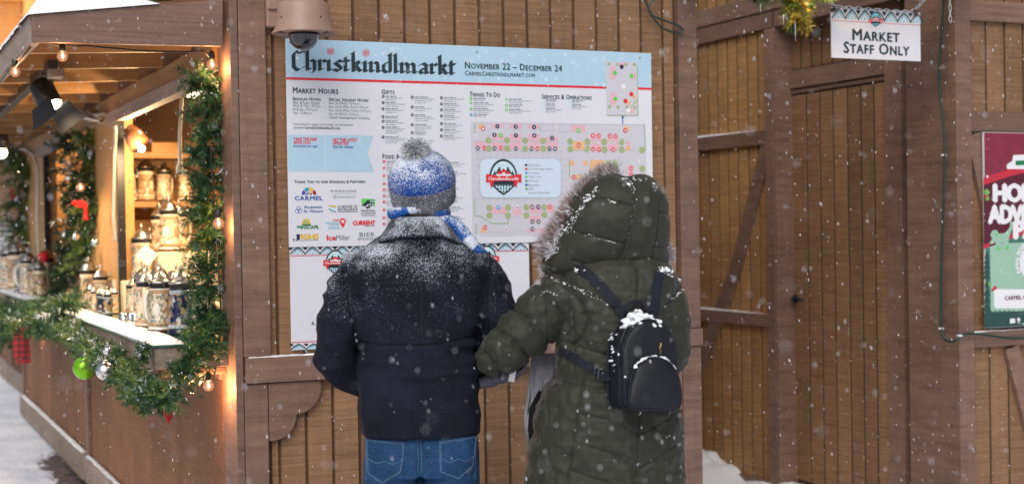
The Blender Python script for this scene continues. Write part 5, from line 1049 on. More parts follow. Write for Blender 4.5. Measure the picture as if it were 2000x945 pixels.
for mt_, q_ in (('print_lime', [(1352, 285), (1498, 310), (1357, 510)]), ('print_red', [(1496, 470), (1445, 530)]), ('print_navy', [(1412, 230)]), ('print_white', [(1470, 612), (1427, 403)])): many(mt_, 'number_discs', lambda: [bd.circ(*C2(x, y), 4, 5, 14) for x, y in q_], ins)
bd.start(); bd.line([(1216, 242), (1216, 230)], 1.6, 3); bd.poly([(1213.5, 231), (1218.5, 231), (1216, 225)], 3); bd.end('arrow', 'print_royal')
# screw heads of the sign
for (px, py) in ((566, 84), (931, 102), (1249, 114), (929.5, 466)):
    q = at_y(px, py, YS); b = B(); b.lathe([(.004, 0), (.004, .0015), (.001, .002)], (0, 0, 0), 8); o = b.build('screw', 'chrome', sign); o.rotation_euler = (R(90), 0, 0); o.location = (q[0], YS-.001, q[2])

# ---- lower white board, partly behind the people
low = thing('notice_board', 'white board with red lines and arch pattern below the map sign', 'sign'); YL = 5.4845
panel(565.5, 478, 1033, 684, YL, low); bl_ = Board(YL, low)
def arches(bdx, x0, x1, y0, h, step, parent, dy=0.0, white=True):
    bdx.start(); n = int((x1-x0)/step)+1
    for i in range(n):
        xa = x0+i*step; yy = y0+(xa-x0)*dy
        bdx.line([(xa, yy+h), (xa+step*.16, yy+h*.55), (xa+step*.5, yy+.5), (xa+step*.84, yy+h*.55), (xa+step, yy+h)], 2.2, 2+.03*(i % 3))
        bdx.poly([(xa-step*.16, yy), (xa+step*.16, yy), (xa+step*.1, yy+h*.3), (xa, yy+h*.46), (xa-step*.1, yy+h*.3)], 2.2)
    bdx.end('arch_pattern', 'print_dark', parent)
    bdx.start()
    for i in range(n):
        xa = x0+i*step; yy = y0+(xa-x0)*dy
        bdx.line([(xa+step*.2, yy+h), (xa+step*.3, yy+h*.65), (xa+step*.5, yy+h*.28), (xa+step*.7, yy+h*.65), (xa+step*.8, yy+h)], 2, 1.6); bdx.poly([(xa+step*.4, yy+h), (xa+step*.5, yy+h*.7), (xa+step*.6, yy+h)], 1.7)
    bdx.end('arch_filling', 'print_skyblue', parent)
arches(bl_, 567, 1010, 482.5, 14, 29, low, -.018); arches(bl_, 569, 1010, 671, 11, 29, low, -.018)
bl_.start(); z_ = bl_.w(566, 499)[1]; z1_ = bl_.w(566, 668)[1]; xl, xr_ = bl_.w(566, 500)[0], bl_.w(1033, 500)[0]
for zz in (z_, z1_): bl_.poly([(xl, zz-.0028), (xr_, zz-.0028), (xr_, zz), (xl, zz)], 2.6, True)
bl_.end('red_lines', 'print_red')
badge(bl_, 655, 514, 24, low, 3, 'market_emblem'); badge(bl_, 950, 506, 24, low, 3, 'market_emblem')
bl_.start(); bl_.text('A', 608, 627, 614, 635, .01, 0, 2); bl_.end('lettering', 'print_green')

# ---- staff sign on its chain
YT = 5.44; staff = thing('staff_sign', 'white sign reading Market Staff Only hanging on a chain over the passage', 'sign')
panel(1623, 15, 1797, 113, YT, staff, t=.006); b3_ = Board(YT, staff)
arches(b3_, 1625, 1780, 17.5, 19, 25.5, staff, .058)
b3_.start(); z_ = b3_.w(1624, 40)[1]; xl, xr_ = b3_.w(1623.5, 40)[0], b3_.w(1797, 40)[0]; b3_.poly([(xl, z_-.0022), (xr_, z_-.0022), (xr_, z_), (xl, z_)], 2.6, True); b3_.end('red_line', 'print_red')
badge(b3_, 1710, 41, 13.5, staff, 3, 'market_emblem')
b3_.start(); b3_.text('Market', 1665, 57, 1756, 78.5, .026, .80, 2, 1.1); b3_.text('Staff Only', 1648, 82, 1775, 104, .026, .80, 2, 1.1); b3_.end('lettering', 'print_dark')
def link_mesh():
    b = B(); pts = []
    for k in range(12): a = 2*math.pi*k/12; pts.append((.0065*math.cos(a), 0, .013*math.sin(a)+(.004 if math.sin(a) > 0 else -.004)))
    pts.append(pts[0]); b.tube(pts, .0022, 6, cap=False); me = b.mesh('chain_link'); me.materials.append(MT['chain_metal']); me.polygons.foreach_set('use_smooth', [True]*len(me.polygons)); return me
LM = link_mesh()
def chain(lb, pts, cat='chain'):
    t = thing('chain', lb, cat); P = [Vector(p) for p in pts]; seg = .027; out = []; acc = 0
    for a, c in zip(P[:-1], P[1:]):
        L_ = (c-a).length; d_ = (c-a)/L_; s_ = acc
        while s_ < L_: out.append((a+d_*s_, d_)); s_ += seg
        acc = s_-L_
    for i, (p, d_) in enumerate(out):
        o = bpy.data.objects.new('chain_link', LM); col.objects.link(o); o.parent = t; o.location = p; q_ = d_.to_track_quat('Z', 'Y'); o.rotation_mode = 'QUATERNION'; o.rotation_quaternion = q_ @ Matrix.Rotation(math.pi/2*(i % 2)+.4, 3, 'Z').to_quaternion()
    return t
w_ = lambda x, y: at_y(x, y, YT-.012)
chain('galvanised chain carrying the staff sign, running up on both sides', [w_(1585, -34), w_(1615, -2), w_(1631, 13), w_(1650, 14.5), w_(1700, 19), w_(1750, 22.5), w_(1775, 23), w_(1786, 20), w_(1797, 10), w_(1808, -4), w_(1830, -34)])
chain('loose end of chain hanging beside the dark green cord', [at_y(1852, -40, 5.43), at_y(1855, 0, 5.43), at_y(1856, 42, 5.43)])
for px, py in ((1630, 18), (1787, 25)):
    q = at_y(px, py, YT-.01); b = B()
    for k in range(6): a = k*1.05; b.bar((q[0], q[1], q[2]), (q[0]+.016*math.cos(a), q[1]-.004, q[2]+.016*math.sin(a)), .003, .003)
    b.build('cable_tie', 'black_rubber', staff)
for px, py in ((1631, 20), (1788, 31)):
    q = at_y(px, py, YT-.004); b = B(); b.lathe([(.008, 0), (.008, .002), (.004, .002), (.004, 0)], (0, 0, 0), 12); o = b.build('grommet', 'gold', staff); o.rotation_euler = (R(90), 0, 0); o.location = tuple(q)

# ---- poster on hut B
YP = 5.455; post_ = thing('poster', 'maroon and green holiday poster fixed to the front of the right hut', 'poster'); a = at_y(1921, 258, YP); c = at_y(1922, 641, YP); W_ = .68
b = B(); b.box((a[0], YP, c[2]), (a[0]+W_, YP+.012, a[2])); b.build('panel', 'sign_edge', post_, bevel=.001)
bp = Board(YP, post_); x0, z1, z0 = a[0], a[2], c[2]; H_ = z1-z0
def PR(u0, v0, u1, v1, layer, mi=0): bp.poly([(x0+u0, z1-v1), (x0+u1, z1-v1), (x0+u1, z1-v0), (x0+u0, z1-v0)], layer, True, mi)
def PX(px, py): q = at_y(px, py, YP); return q[0], q[2]
bp.start(); PR(.003, .003, W_, H_*.60, 1); bp.end('sky_print', 'poster_maroon')
bp.start(); PR(.003, H_*.52, W_, H_-.003, 1.3); bp.end('green_ground', 'poster_teal')
bp.start(); n = 12; top = [(1921+i*12, 347-math.sin(min(i, 10)/10*1.57)*26+i*.0) for i in range(n)]; bot = [(1921+i*12, 486-i*4.4) for i in range(n)]
P_top = [PX(*p) for p in top]; P_bot = [PX(*p) for p in bot]
for i in range(n-1): bp.poly([P_bot[i], P_bot[i+1], P_top[i+1], P_top[i]], 2, True)
bp.end('red_swoosh', 'poster_red')
bp.start(); top = [PX(1921+i*12, 362-math.sin(min(i, 10)/10*1.57)*28) for i in range(n)]; bot = [PX(1921+i*12, 478-i*4.6) for i in range(n)]
for i in range(n-1): bp.poly([bot[i], bot[i+1], top[i+1], top[i]], 2.5, True)
bp.end('dark_arch', 'poster_dark')
bp.start(); bp.text('HOLIDAY', 1941, 360, 2092, 394, .06, 0, 3.2, .92); bp.text('ADVENTURE', 1931, 402, 2105, 436, .06, 0, 3.2, .92); bp.text('PASS', 1981, 432, 2060, 466, .06, 0, 3.2, .92); bp.end('title_lettering', 'print_white')
bp.start(); bp.poly([PX(1933, 476), PX(2100, 470), PX(2100, 606), PX(1935, 608)], 2); bp.end('green_panel', 'poster_green')
bp.start(); rrx = [(1941, 564), (2090, 566), (2090, 601), (1945, 602), (1941, 598)]; bp.poly([PX(*p) for p in rrx], 3); bp.ring(2017, 512, 26, 0.1, 3, 30); bp.end('white_fields', 'print_white')
bp.start(); bp.text('CARMEL CHRISTKINDLMARKT', 1962, 578, 2080, 586, .03, 0, 4); bp.end('name_lettering', 'poster_dark')
bp.start(); arc_t = 'EARN POINTS'
for i, ch in enumerate(arc_t):
    if ch == ' ': continue
    a_ = R(205-i*10.5-0); X, Z = PX(2017, 512); k = PX(2018, 512)[0]-X; v, f = text_mesh(ch, .04); mn, mx = v.min(0), v.max(0); sc2 = 7.5*k/.72; rot = a_-math.pi/2; cx, cz = X+30*k*math.cos(a_), Z+30*k*math.sin(a_)
    vs = [(cx+((p[0]-(mn[0]+mx[0])/2)*math.cos(rot)-(p[1]-.3)*math.sin(rot))*sc2, YP-.002, cz+((p[0]-(mn[0]+mx[0])/2)*math.sin(rot)+(p[1]-.3)*math.cos(rot))*sc2) for p in v]; bp.b.add(vs, f)
bp.end('round_lettering', 'print_white')
bp.start()
for i, (px, py, s_) in enumerate(((1927, 494, 22), (1927, 545, 34))):
    for k in range(5): bp.poly([PX(px-5-k*.6, py+k*s_*.45+s_*.5), PX(px+6+k*.6, py+k*s_*.45+s_*.5), PX(px, py+k*s_*.45-4)], 2.4+.02*k)
for k in range(16): bp.poly([PX(1930+k*9, 612), PX(1939+k*9, 612), PX(1934.5+k*9, 605)], 3.4)
bp.rect(1922, 611, 2060, 640, 3.2); bp.end('dark_firs', 'poster_deep')
bp.start(); bp.poly([PX(*p) for p in ((1966, 330), (1966, 322), (1974, 316), (2075, 314), (2082, 322), (2082, 332))], 3); bp.poly([PX(*p) for p in ((1976, 316), (1979, 303), (2060, 300), (2070, 316))], 3.1); bp.circ(1928, 345, 2.2, 3, 8); bp.end('snowy_house_roof', 'print_white')
bp.start(); bp.poly([PX(*p) for p in ((1968, 338), (1968, 328), (2080, 326), (2080, 337))], 2.8); bp.end('house_wall', 'poster_red')
bp.start(); bp.poly([PX(*p) for p in ((1983, 323), (1983, 314), (2050, 312), (2050, 322))], 3.3); bp.end('house_window', 'print_forest')
bp.start(); [bp.poly([PX(*p) for p in q_], 3.5) for q_ in ([(1922, 372), (1928, 368), (1932, 376), (1928, 386), (1923, 384)], [(1929, 549), (1935, 553), (1936, 560), (1931, 560)], [(1923, 386), (1932, 384), (1932, 391), (1925, 392)])]; bp.end('holly_leaves', 'print_edge')
bp.start(); bp.circ(1925, 384, 3, 4, 10); bp.circ(1943, 562, 3.4, 4, 10); bp.circ(1938, 566, 2.6, 4.1, 10); bp.end('holly_berries', 'poster_red')
# a plain generic small dinosaur shape
bp.start(); dn = [(1934, 457), (1938, 450), (1946, 449), (1950, 456), (1958, 456), (1966, 452), (1972, 442), (1972, 430), (1977, 434), (1977, 446), (1971, 462), (1969, 472), (1970, 483), (1962, 485), (1960, 474), (1954, 474), (1953, 486), (1944, 486), (1945, 476), (1940, 472), (1936, 478), (1932, 474), (1938, 466), (1935, 463)]
bp.poly([PX(*p) for p in dn], 4); bp.end('dinosaur_shape', 'poster_green'); bp.start(); bp.circ(1946, 458, 2.6, 4.5, 8); bp.circ(1967, 483, 3.4, 4.5, 8); bp.circ(1949, 485, 3.4, 4.5, 8); bp.end('dinosaur_boots', 'print_lime')
bp.start(); bp.rect(1972, 622, 1982, 631, 4); bp.circ(1989, 624, 3.2, 4, 12); bp.poly([PX(1987, 626), PX(1991, 626), PX(1989, 633)], 4); bp.circ(1998, 632, 1.4, 4, 8); bp.end('small_logo', 'print_white')

# ================================================================== SECURITY CAMERA, CABLES
dc = thing('security_camera', 'taupe dome security camera with dark glass hanging above the map sign corner', 'security camera')
X0, Y0 = 1.548, 5.27; zt = 2.36
b = B(); b.lathe([(.100, 2.300), (.119, 2.288), (.1195, 2.292), (.108, 2.306), (.104, 2.33), (.098, 2.352), (.097, 2.395), (.092, 2.402), (.07, 2.412), (.035, 2.418), (.03, 2.42)], (X0, Y0, 0), 40); b.build('housing', 'dome_cap', dc, True)
b = B(); b.lathe([(.098, 2.300), (.09, 2.302), (.066, 2.292), (.058, 2.291), (.0585, 2.300)], (X0, Y0, 0), 40); b.build('inner_ring', 'dome_cap', dc, True)
b = B(); b.lathe([(.0575, 2.292), (.057, 2.282)]+[(.0555*math.cos(R(a)), 2.282-.0555*math.sin(R(a))) for a in range(8, 90, 9)]+[(.001, 2.2265)], (X0, Y0, 0), 32); b.build('dome_glass', 'dark_dome', dc, True)
b = B(); b.tube([(X0, Y0, 2.415), (X0, Y0, 2.50), (X0-.01, Y0+.02, 2.55), (X0-.02, Y0+.12, 2.57), (X0-.02, YF-.02, 2.57)], .026, 16); b.build('mount_arm', 'dome_cap', dc, True)
b = B(); q = at_y(524, 0, 5.46); b.box((1.455, 5.44, 2.335), (1.515, YF-.002, 2.55)); b.box((1.455, 5.43, 2.40), (1.60, 5.4395, 2.60)); b.build('conduit_box', 'dome_cap', dc, bevel=.012)
for a in (0, 1.6, 3.1, 4.7): b = B(); b.ball((X0+.1005*math.cos(a+.4), Y0+.1005*math.sin(a+.4), 2.342), .004, 8, 5); b.build('screw', 'black_metal', dc)
cw = lambda x, y: tuple(at_y(x, y, 5.452))
b = B(); b.tube([cw(1292, -30), cw(1281, -4), cw(1268, 12), cw(1266, 18), cw(1272, 30), cw(1290, 38), cw(1310, 45), cw(1328, 52), cw(1335, 60), cw(1328, 65), cw(1312, 63), cw(1292, 55), cw(1276, 36), cw(1266, 16), cw(1260, 0), cw(1257, -20)], .0045, 8); tag(b.build('coiled_cable', 'green_cord', None, True), 'dark green cable looped on the hut front right of the map sign', 'cable')
b = B(); cx = lambda x, y: tuple(at_x(x, y, 4.80))
pts = [tuple(at_x(1848, -50, 4.78)), cx(1843, 0), cx(1840, 60), cx(1834, 140), cx(1838, 200), cx(1845, 290), cx(1842, 420), cx(1838, 540), cx(1838, 620), cx(1839, 640), cx(1844, 660), cx(1856, 667)]+[tuple(at_y(x, y, 5.44)) for x, y in ((1868, 664), (1876, 656), (1884, 652), (1910, 652), (1940, 656), (1970, 660), (2010, 660), (2100, 662))]
b.tube(catmull(pts, 4), .006, 8); tag(b.build('extension_cord', 'green_cord', None, True), 'dark green cord running down the corner post and along the lower beam', 'cord')
for p in (cx(1843, 303), cx(1838, 641), tuple(at_y(1874, 655, 5.44))): b = B(); b.box((p[0]-.01, p[1]-.009, p[2]-.004), (p[0]+.01, p[1]+.009, p[2]+.004)); tag(b.build('cable_tie', 'print_white', None), {0: 'white tie holding the cord high on the corner post'}.get(0) if p[2] > 1.5 else ('white tie holding the cord at its lower bend' if p[1] > 5.5 else 'white tie holding the cord at the beam end'), 'cable tie')

# ================================================================== PEOPLE
from mathutils.bvhtree import BVHTree
def mapper(ox, oy):
    def f(px, py, ly=0.0): s = (4.81+ly)/2830.9; return ((px-ox-.0158*(py-oy))*s, 1.55-(py-oy)*s)
    return f
def bvh_of(me): return BVHTree.FromPolygons([tuple(v.co) for v in me.vertices], [tuple(p.vertices) for p in me.polygons])
def proj(bv, x, z, off=.002, y0=-1.0):
    h = bv.ray_cast(Vector((x, y0, z)), Vector((0, 1, 0)))
    return Vector((x, (h[0].y if h[0] else 0)-off, z))
def dens(pts, n): 
    P = [np.array(p, float) for p in pts]; L = np.cumsum([0]+[np.linalg.norm(a-b) for a, b in zip(P[:-1], P[1:])]); P = np.array(P); return [tuple(np.interp(s, L, P[:, k]) for k in range(P.shape[1])) for s in np.linspace(0, L[-1], n)]
def seam_tube(b, bv, pts, r, n=40, off=0, mi=0, dash=0):
    q = []
    for x, z in dens(pts, n):
        h = bv.ray_cast(Vector((x, -1.0, z)), Vector((0, 1, 0)))
        if h[0]: q.append(Vector((x, h[0].y-off, z)))
    runs, cur = [], q[:1]
    for a, c in zip(q[:-1], q[1:]):
        if (c-a).length > .022: runs.append(cur); cur = []
        cur.append(c)
    runs.append(cur); runs = [k for k in runs if len(k) > 2]
    if not dash:
        for k in runs: b.tube(k, r, 6, mi)
        return
    if dash:
        for i in range(0, len(q)-1, 2): b.tube([q[i], q[i+1]], r, 5, mi)
    else: b.tube(q, r, 6, mi)
def band(b, bv, pts, w, t=.003, n=30, off=.003, mi=0):
    """flat strap lying on the back surface along pts (x,z)"""
    P = dens(pts, n); V = []
    for i, (x, z) in enumerate(P):
        a = P[max(i-1, 0)]; c = P[min(i+1, n-1)]; d_ = Vector((c[0]-a[0], c[1]-a[1])).normalized(); nx, nz = -d_.y*w/2, d_.x*w/2
        l = proj(bv, x+nx, z+nz, off); r_ = proj(bv, x-nx, z-nz, off); V += [l, r_, r_-Vector((0, t, 0)), l-Vector((0, t, 0))]
    F = []
    for i in range(n-1):
        o = i*4
        for k in range(4): F.append((o+k, o+(k+1) % 4, o+4+(k+1) % 4, o+4+k))
    F += [(0, 1, 2, 3), tuple((n-1)*4+k for k in (3, 2, 1, 0))]; b.add(V, F, mi)
def strands(base, dirs, ln, n, w=.0016, spread=.5, droop=.1, seed=0, seg=2, mats=(1.0,)):
    """many thin tapering hairs: base (k,3), dirs (k,3) picked at random"""
    rg = np.random.RandomState(seed); b = B(); k = rg.randint(0, len(base), n); P = base[k]+rg.normal(size=(n, 3))*.004
    D = dirs[k]+rg.normal(size=(n, 3))*spread; D /= np.linalg.norm(D, axis=1)[:, None]; L = ln*rg.uniform(.55, 1.15, (n, 1)); S = np.cross(D, rg.normal(size=(n, 3))); S /= np.linalg.norm(S, axis=1)[:, None]; S *= w/2
    bend = rg.normal(size=(n, 3))*.25; bend[:, 2] -= droop; M_ = P+D*L*.55; T = P+D*L+bend*L*.5; cum = np.cumsum(mats)/sum(mats); mi = np.searchsorted(cum, rg.rand(n))
    V = np.stack([P-S, P+S, M_-S*.8, M_+S*.8, T], 1).reshape(-1, 3); b.v = [tuple(v) for v in V]
    for i in range(n): o = 5*i; b.f += [(o, o+1, o+3, o+2), (o+2, o+3, o+4)]; b.mi += [int(mi[i])]*2
    return b
def fingers_hand(M, mat, parent, name='hand', curl=(.9, 1.0, 1.1, 1.2), thumb=.6, k=1.0, voxel=.0028):
    """palm with four curled fingers and an opposed thumb; local: x across the palm, y along the fingers, z back of hand"""
    b = B()
    def T(p): return tuple(M @ Vector([q*k for q in p]))
    def tb(pts, r, n=10): b.tube([T(p) for p in pts], [q*k for q in r], n); b.ball(T(pts[-1]), r[-1]*k, 8, 6)
    for i, x in enumerate((-.030, -.010, .010, .030)): tb([(x*.55, -.055, 0), (x*.9, 0, 0), (x, .045, -.002)], [.017, .016, .0125])
    tb([(-.02, -.06, 0), (0, -.03, -.004), (.022, .02, -.004)], [.020, .022, .016]); tb([(0, -.11, 0), (0, -.05, 0)], [.026, .027])
    for i, (x, L_) in enumerate(((-.031, .072), (-.0105, .082), (.0105, .078), (.030, .062))):
        a = 0; p = Vector((x, .045, -.002)); pts = [tuple(p)]; rad = [.0105]
        for j, fr in enumerate((.45, .30, .25)):
            a += curl[i]*(.75, .9, .6)[j]; p = p+Vector((x*.02, math.cos(a), -math.sin(a)))*L_*fr; pts.append(tuple(p)); rad.append((.0095, .0088, .0078)[j])
        tb(pts, rad, 9)
    tb([(-.022, -.035, -.005), (-.045, -.005, -.016), (-.052, .022, -.028), (-.044+.012*thumb, .046, -.036)], [.015, .0125, .0108, .0088])
    me = remesh(b.mesh(name), voxel, 2, .5); return link(name, me, mat, parent, True)
def head_body(parent, c, face, r=(.076, .098, .118), shoulders=1.40, hips=.92, hw=.17, leg=.085, foot_dir=0, skin='skin', hair='hair'):
    """one continuous body: head with face, neck, trunk, legs and feet; face = yaw of the face from +y"""
    b = B(); cx, cy, cz = c; Rz = Matrix.Rotation(face, 3, 'Z')
    def H(x, y, z): v = Rz @ Vector((x, y, z)); return (cx+v.x, cy+v.y, cz+v.z)
    for (x, y, z, rr, s) in ((0, -.008, .02, .1, (.78, .98, 1.02)), (0, .025, -.045, .072, (.86, .95, 1.0)), (0, .055, -.085, .032, (1.2, .8, .8)), (0, .088, .05, .02, (2.2, .6, .6))):
        n0 = len(b.v); b.ball((0, 0, 0), rr, 22, 14, s)
        b.v[n0:] = [H(v[0]+x, v[1]+y, v[2]+z) for v in b.v[n0:]]
    b.tube([H(0, .085, .045), H(0, .104, .01), H(0, .112, -.012), H(0, .10, -.02)], [.008, .011, .0145, .009], 10)
    b.tube([H(-.012, .10, -.014), H(.012, .10, -.014)], .009, 8)
    for s in (-1, 1):
        b.tube([H(s*.076, -.01, .025), H(s*.090, -.016, .02), H(s*.088, -.01, -.01), H(s*.076, 0, -.028)], [.009, .010, .008, .006], 8); b.ball(H(s*.032, .082, .022), .013, 10, 8); b.ball(H(s*.04, .06, -.02), .026, 10, 8)
    b.tube([H(-.022, .094, -.045), H(0, .101, -.043), H(.022, .094, -.045)], [.005, .0075, .005], 8); b.tube([H(-.018, .092, -.054), H(0, .099, -.055), H(.018, .092, -.054)], [.005, .0078, .005], 8)
    b.tube([(cx, cy-.01, cz-.06), (cx*.7, cy*.6-.01, cz-.14), (0, 0, shoulders)], [.058, .056, .075], 18)
    b.loft([(0, 0, hips-.06, hw*.9, .10), (0, 0, hips+.04, hw, .11), (0, 0, (hips+shoulders)/2, hw*.88, .10), (0, 0, shoulders-.12, hw*1.0, .105), (0, 0, shoulders-.02, hw*.8, .08), (0, 0, shoulders+.04, hw*.4, .06)], 28)
    for s in (-1, 1):
        b.tube([(s*hw*.48, 0, hips), (s*hw*.52, -.005, hips*.55), (s*hw*.52, .01, hips*.5), (s*hw*.5, -.02, .09)], [leg, leg*.66, leg*.62, leg*.42], 16)
        b.tube([(s*hw*.5, -.05, .045), (s*hw*.5+s*.005, .03, .045), (s*hw*.5+s*.012, .15, .03)], [.036, .044, .034], 12)
    me = remesh(b.mesh('body'), .0065, 2, .4); o = link('body', me, [skin, hair], parent, True)
    for s in (-1, 1):
        e = B(); e.ball(H(s*.032, .0895, .024), .0085, 10, 8); e.build('eye', 'print_white', o, True)
    return o

# ------------------------------------------------------------------ the man
mm = mapper(821.5, 448)
man = thing('person', 'man seen from behind in snow dusted dark coat, jeans and blue bobble hat', 'person', None, (1.71, 4.50, 0), R(-20.8))
head_body(man, (0, .02, 1.655), R(-8), shoulders=1.46, hips=.90, hw=.175)
def ring(px0, px1, py, b_, cy=0, ly=0):
    x0, z = mm(px0, py, ly); x1, _ = mm(px1, py, ly); return ((x0+x1)/2, cy, z, (x1-x0)/2, b_)
b = B()
b.loft([ring(709, 936, 847, .135), ring(707, 938, 838, .140), ring(704, 938, 800, .146), ring(701, 936, 745, .148, .005), ring(702, 934, 705, .145, .005), ring(700, 934, 665, .140, .005), ring(694, 940, 620, .142), ring(684, 950, 575, .145, -.005), ring(680, 958, 545, .142, -.008), ring(684, 952, 518, .132, -.01), ring(694, 942, 497, .118, -.01), ring(712, 926, 480, .102, -.005), ring(735, 908, 463, .088, 0), ring(762, 882, 450, .07, .01)], 44, 0, 2.5)
q = lambda px, py, ly: (mm(px, py, ly)[0], ly, mm(px, py, ly)[1])
b.tube([q(728, 506, 0), q(702, 520, 0), q(686, 556, -.005), q(667, 610, -.015), q(657, 655, -.02), q(655, 690, -.005), q(678, 716, .06), q(704, 734, .12), q(740, 738, .15)], [.055, .066, .070, .072, .072, .069, .064, .060, .056], 20)
b.tube([q(908, 506, 0), q(930, 520, 0), q(948, 556, 0), q(966, 606, 0), q(978, 650, .0), q(978, 690, .03), q(952, 712, .10), q(905, 728, .14)], [.055, .066, .070, .071, .070, .068, .062, .058], 20)
jm = remesh(b.mesh('jacket'), .0050, 8, .6)
v = npv(jm); nn = npn(jm); P2 = v[:, [0, 2]]; back = nn[:, 1] < .2
seam = lambda pts, w=.006, dpt=.004, m=mm: -dpt*np.exp(-(dist_poly(P2, [m(*p) for p in pts])/w)**2)*back
disp = np.zeros(len(v))
disp += seam([(674, 528), (684, 570), (692, 620), (697, 650)], .007, .012)+seam([(960, 500), (957, 560), (950, 620), (944, 655)], .007, .007)
disp += seam([(703, 662), (760, 668), (840, 668), (934, 655)], .0045, .006)+seam([(700, 600), (820, 592)], .004, .0)+seam([(720, 548), (820, 541), (940, 546)], .003, .0022)+seam([(822, 545), (824, 840)], .003, .0022)+seam([(708, 836), (937, 836)], .003, .0015)
wz = np.exp(-((v[:, 2]-1.13)/.10)**2); tors = (np.abs(v[:, 0]) < .19)
disp += tors*wz*.013*(1-np.abs(vnoise(v*[5, 5, 20]+3))*2.4)*.8
disp += (1-tors)*.0015*(1-np.abs(vnoise(v*[20, 10, 24]+5))*2.6)+(1-tors)*.010*(1-np.abs(vnoise(v*[9, 9, 13]+[0, 0, 11]+v[:, [2, 2, 0]]*6))*2.2)
disp += .006*vnoise(v*6+20)+.0032*vnoise(v*[14, 14, 22]+2)+tors*.004*(1-np.abs(vnoise(v*[6, 6, 9]+v[:, [2, 2, 0]]*[9, 0, 7]+61))*2.6)*(v[:, 2] < 1.36)+.0007*vnoise(v*55)
v2 = v+nn*disp[:, None]; hem = v[:, 2] < mm(0, 842)[1]
setv(jm, v2); jacket = link('jacket', jm, 'wool', man, True); bvj = bvh_of(jm); st_ = B(); [seam_tube(st_, bvj, [mm(*p) for p in pl_], .0009, 70, .0001) for pl_ in ([(703, 662), (760, 668), (840, 668), (934, 655)], [(720, 548), (820, 541), (940, 546)], [(822, 548), (824, 660)], [(674, 528), (684, 570), (692, 620), (697, 650)], [(960, 500), (957, 560), (950, 620), (944, 655)])]; st_.build('seam_thread', 'lining', jacket)
# turned down collar
b = B(); cxm = mm(820, 448)[0]
b.loft([(cxm, .0, 1.510, .080, .072), (cxm, .0, 1.585, .083, .078), (cxm, -.002, 1.593, .090, .084), (cxm, -.004, 1.588, .098, .092), (cxm, -.008, 1.560, .118, .108), (cxm, -.012, 1.535, .143, .118), (cxm, -.014, 1.524, .152, .119), (cxm, -.012, 1.521, .148, .114), (cxm, 0, 1.52, .12, .10)], 60, 0, 2.2)
cv = np.array(b.v); w_out = np.clip((np.abs(cv[:, 0]-cxm)-.07)/.08, 0, 1); cv[:, 2] -= w_out*.020+(cv[:, 0] > 0)*w_out*.014; cv[:, 2] += .002*vnoise(cv*25)
b.v = [tuple(x) for x in cv]; b.build('collar', 'wool', man, True)
# scarf: round the neck, one end thrown over the right shoulder
b = B(); pts = [(cxm+.086*math.cos(a), .0+.082*math.sin(a), 1.605-.012*math.sin(a)+.006*math.sin(3*a)) for a in np.linspace(-2.9, 3.2, 40)]
b.tube(pts, [.019+.003*math.sin(k) for k in range(40)], 12, mis=[0 if (k//6) % 2 == 0 else 1 for k in range(40)])
b.tube([q(835, 432, -.07), q(862, 428, -.05), q(886, 436, -.03), q(902, 452, -.03), q(914, 468, -.05), q(926, 482, -.05), q(938, 490, -.04), q(946, 500, -.02)], [.018, .023, .027, .028, .026, .024, .021, .014], 16, mis=[1, 0, 0, 0, 1, 0, 0, 0], flat=.8)
o = b.build('scarf', ['scarf_blue', 'scarf_white'], man, True)
fr = B()
for k in range(14): p0 = Vector(q(934+k, 492+k*.6, -.045)); fr.tube([p0, p0+Vector((.006, -.004, -.018)), p0+Vector((.010+.003*math.sin(k), -.004, -.034))], [.002, .0018, .001], 5)
fr.build('fringe', 'scarf_white', o)
# hat
hat_c = Vector((mm(828, 400)[0], .012, 1.642)); HR = Matrix.Rotation(R(21), 4, 'X') @ Matrix.Rotation(R(-5), 4, 'Y')
def hat_mesh(prof, n=120, ribs=0, amp=0, nz=.0, knit=0):
    b = B(); b.lathe(prof, (0, 0, 0), n); v = np.array(b.v); a = np.arctan2(v[:, 1], v[:, 0]); rad = np.linalg.norm(v[:, :2], axis=1)
    f = 1+amp*np.cos(a*ribs)*(rad > .03)+nz*vnoise(v*28); v[:, 0] *= f; v[:, 1] *= f*1.10; 
    v[:, 2] += knit*np.sin(a*60)*.3
    b.v = [tuple(hat_c+(HR @ Vector(x))) for x in v]; return b
crown = [(.096, .035), (.104, .045), (.109, .060), (.1115, .078), (.109, .097), (.102, .116), (.090, .134), (.074, .151), (.054, .166), (.034, .176), (.016, .181), (.002, .182)]
crown = [tuple(np.array(catmull([(a, 0, c) for a, c in crown], 3))[i][[0, 2]]) for i in range(3*(len(crown)-1)+1)]
hat = thing_hat = hat_mesh(crown, 120, 40, .006, .02).build('hat', 'hat_blue', man, True)
cuff = [(.088, .002), (.094, -.004), (.100, -.004), (.105, .006), (.1075, .02), (.109, .04), (.110, .06), (.108, .068), (.103, .070), (.100, .066)]
cuff = [tuple(np.array(catmull([(a, 0, c) for a, c in cuff], 3))[i][[0, 2]]) for i in range(3*(len(cuff)-1)+1)]
hat_mesh(cuff, 180, 60, .011, .012).build('cuff', 'hat_grey', hat, True)
pc = np.array(hat_c+(HR @ Vector((-.008, -.018, .186)))); rg = np.random.RandomState(2); dr2 = rg.normal(size=(900, 3)); dr2 /= np.linalg.norm(dr2, axis=1)[:, None]
bb = strands(pc+dr2*.008*[1.2, 1, .8], dr2*[1.15, 1, .9], .037, 9000, .0034, .30, .08, 4, mats=(.3, .7)); bb.build('pompom', ['pom_dark', 'fur_frost'], hat, recalc=False, kind='stuff'); b = B(); b.ball(tuple(pc), .030, 14, 10); b.build('pompom_core', 'pom_dark', hat, True)
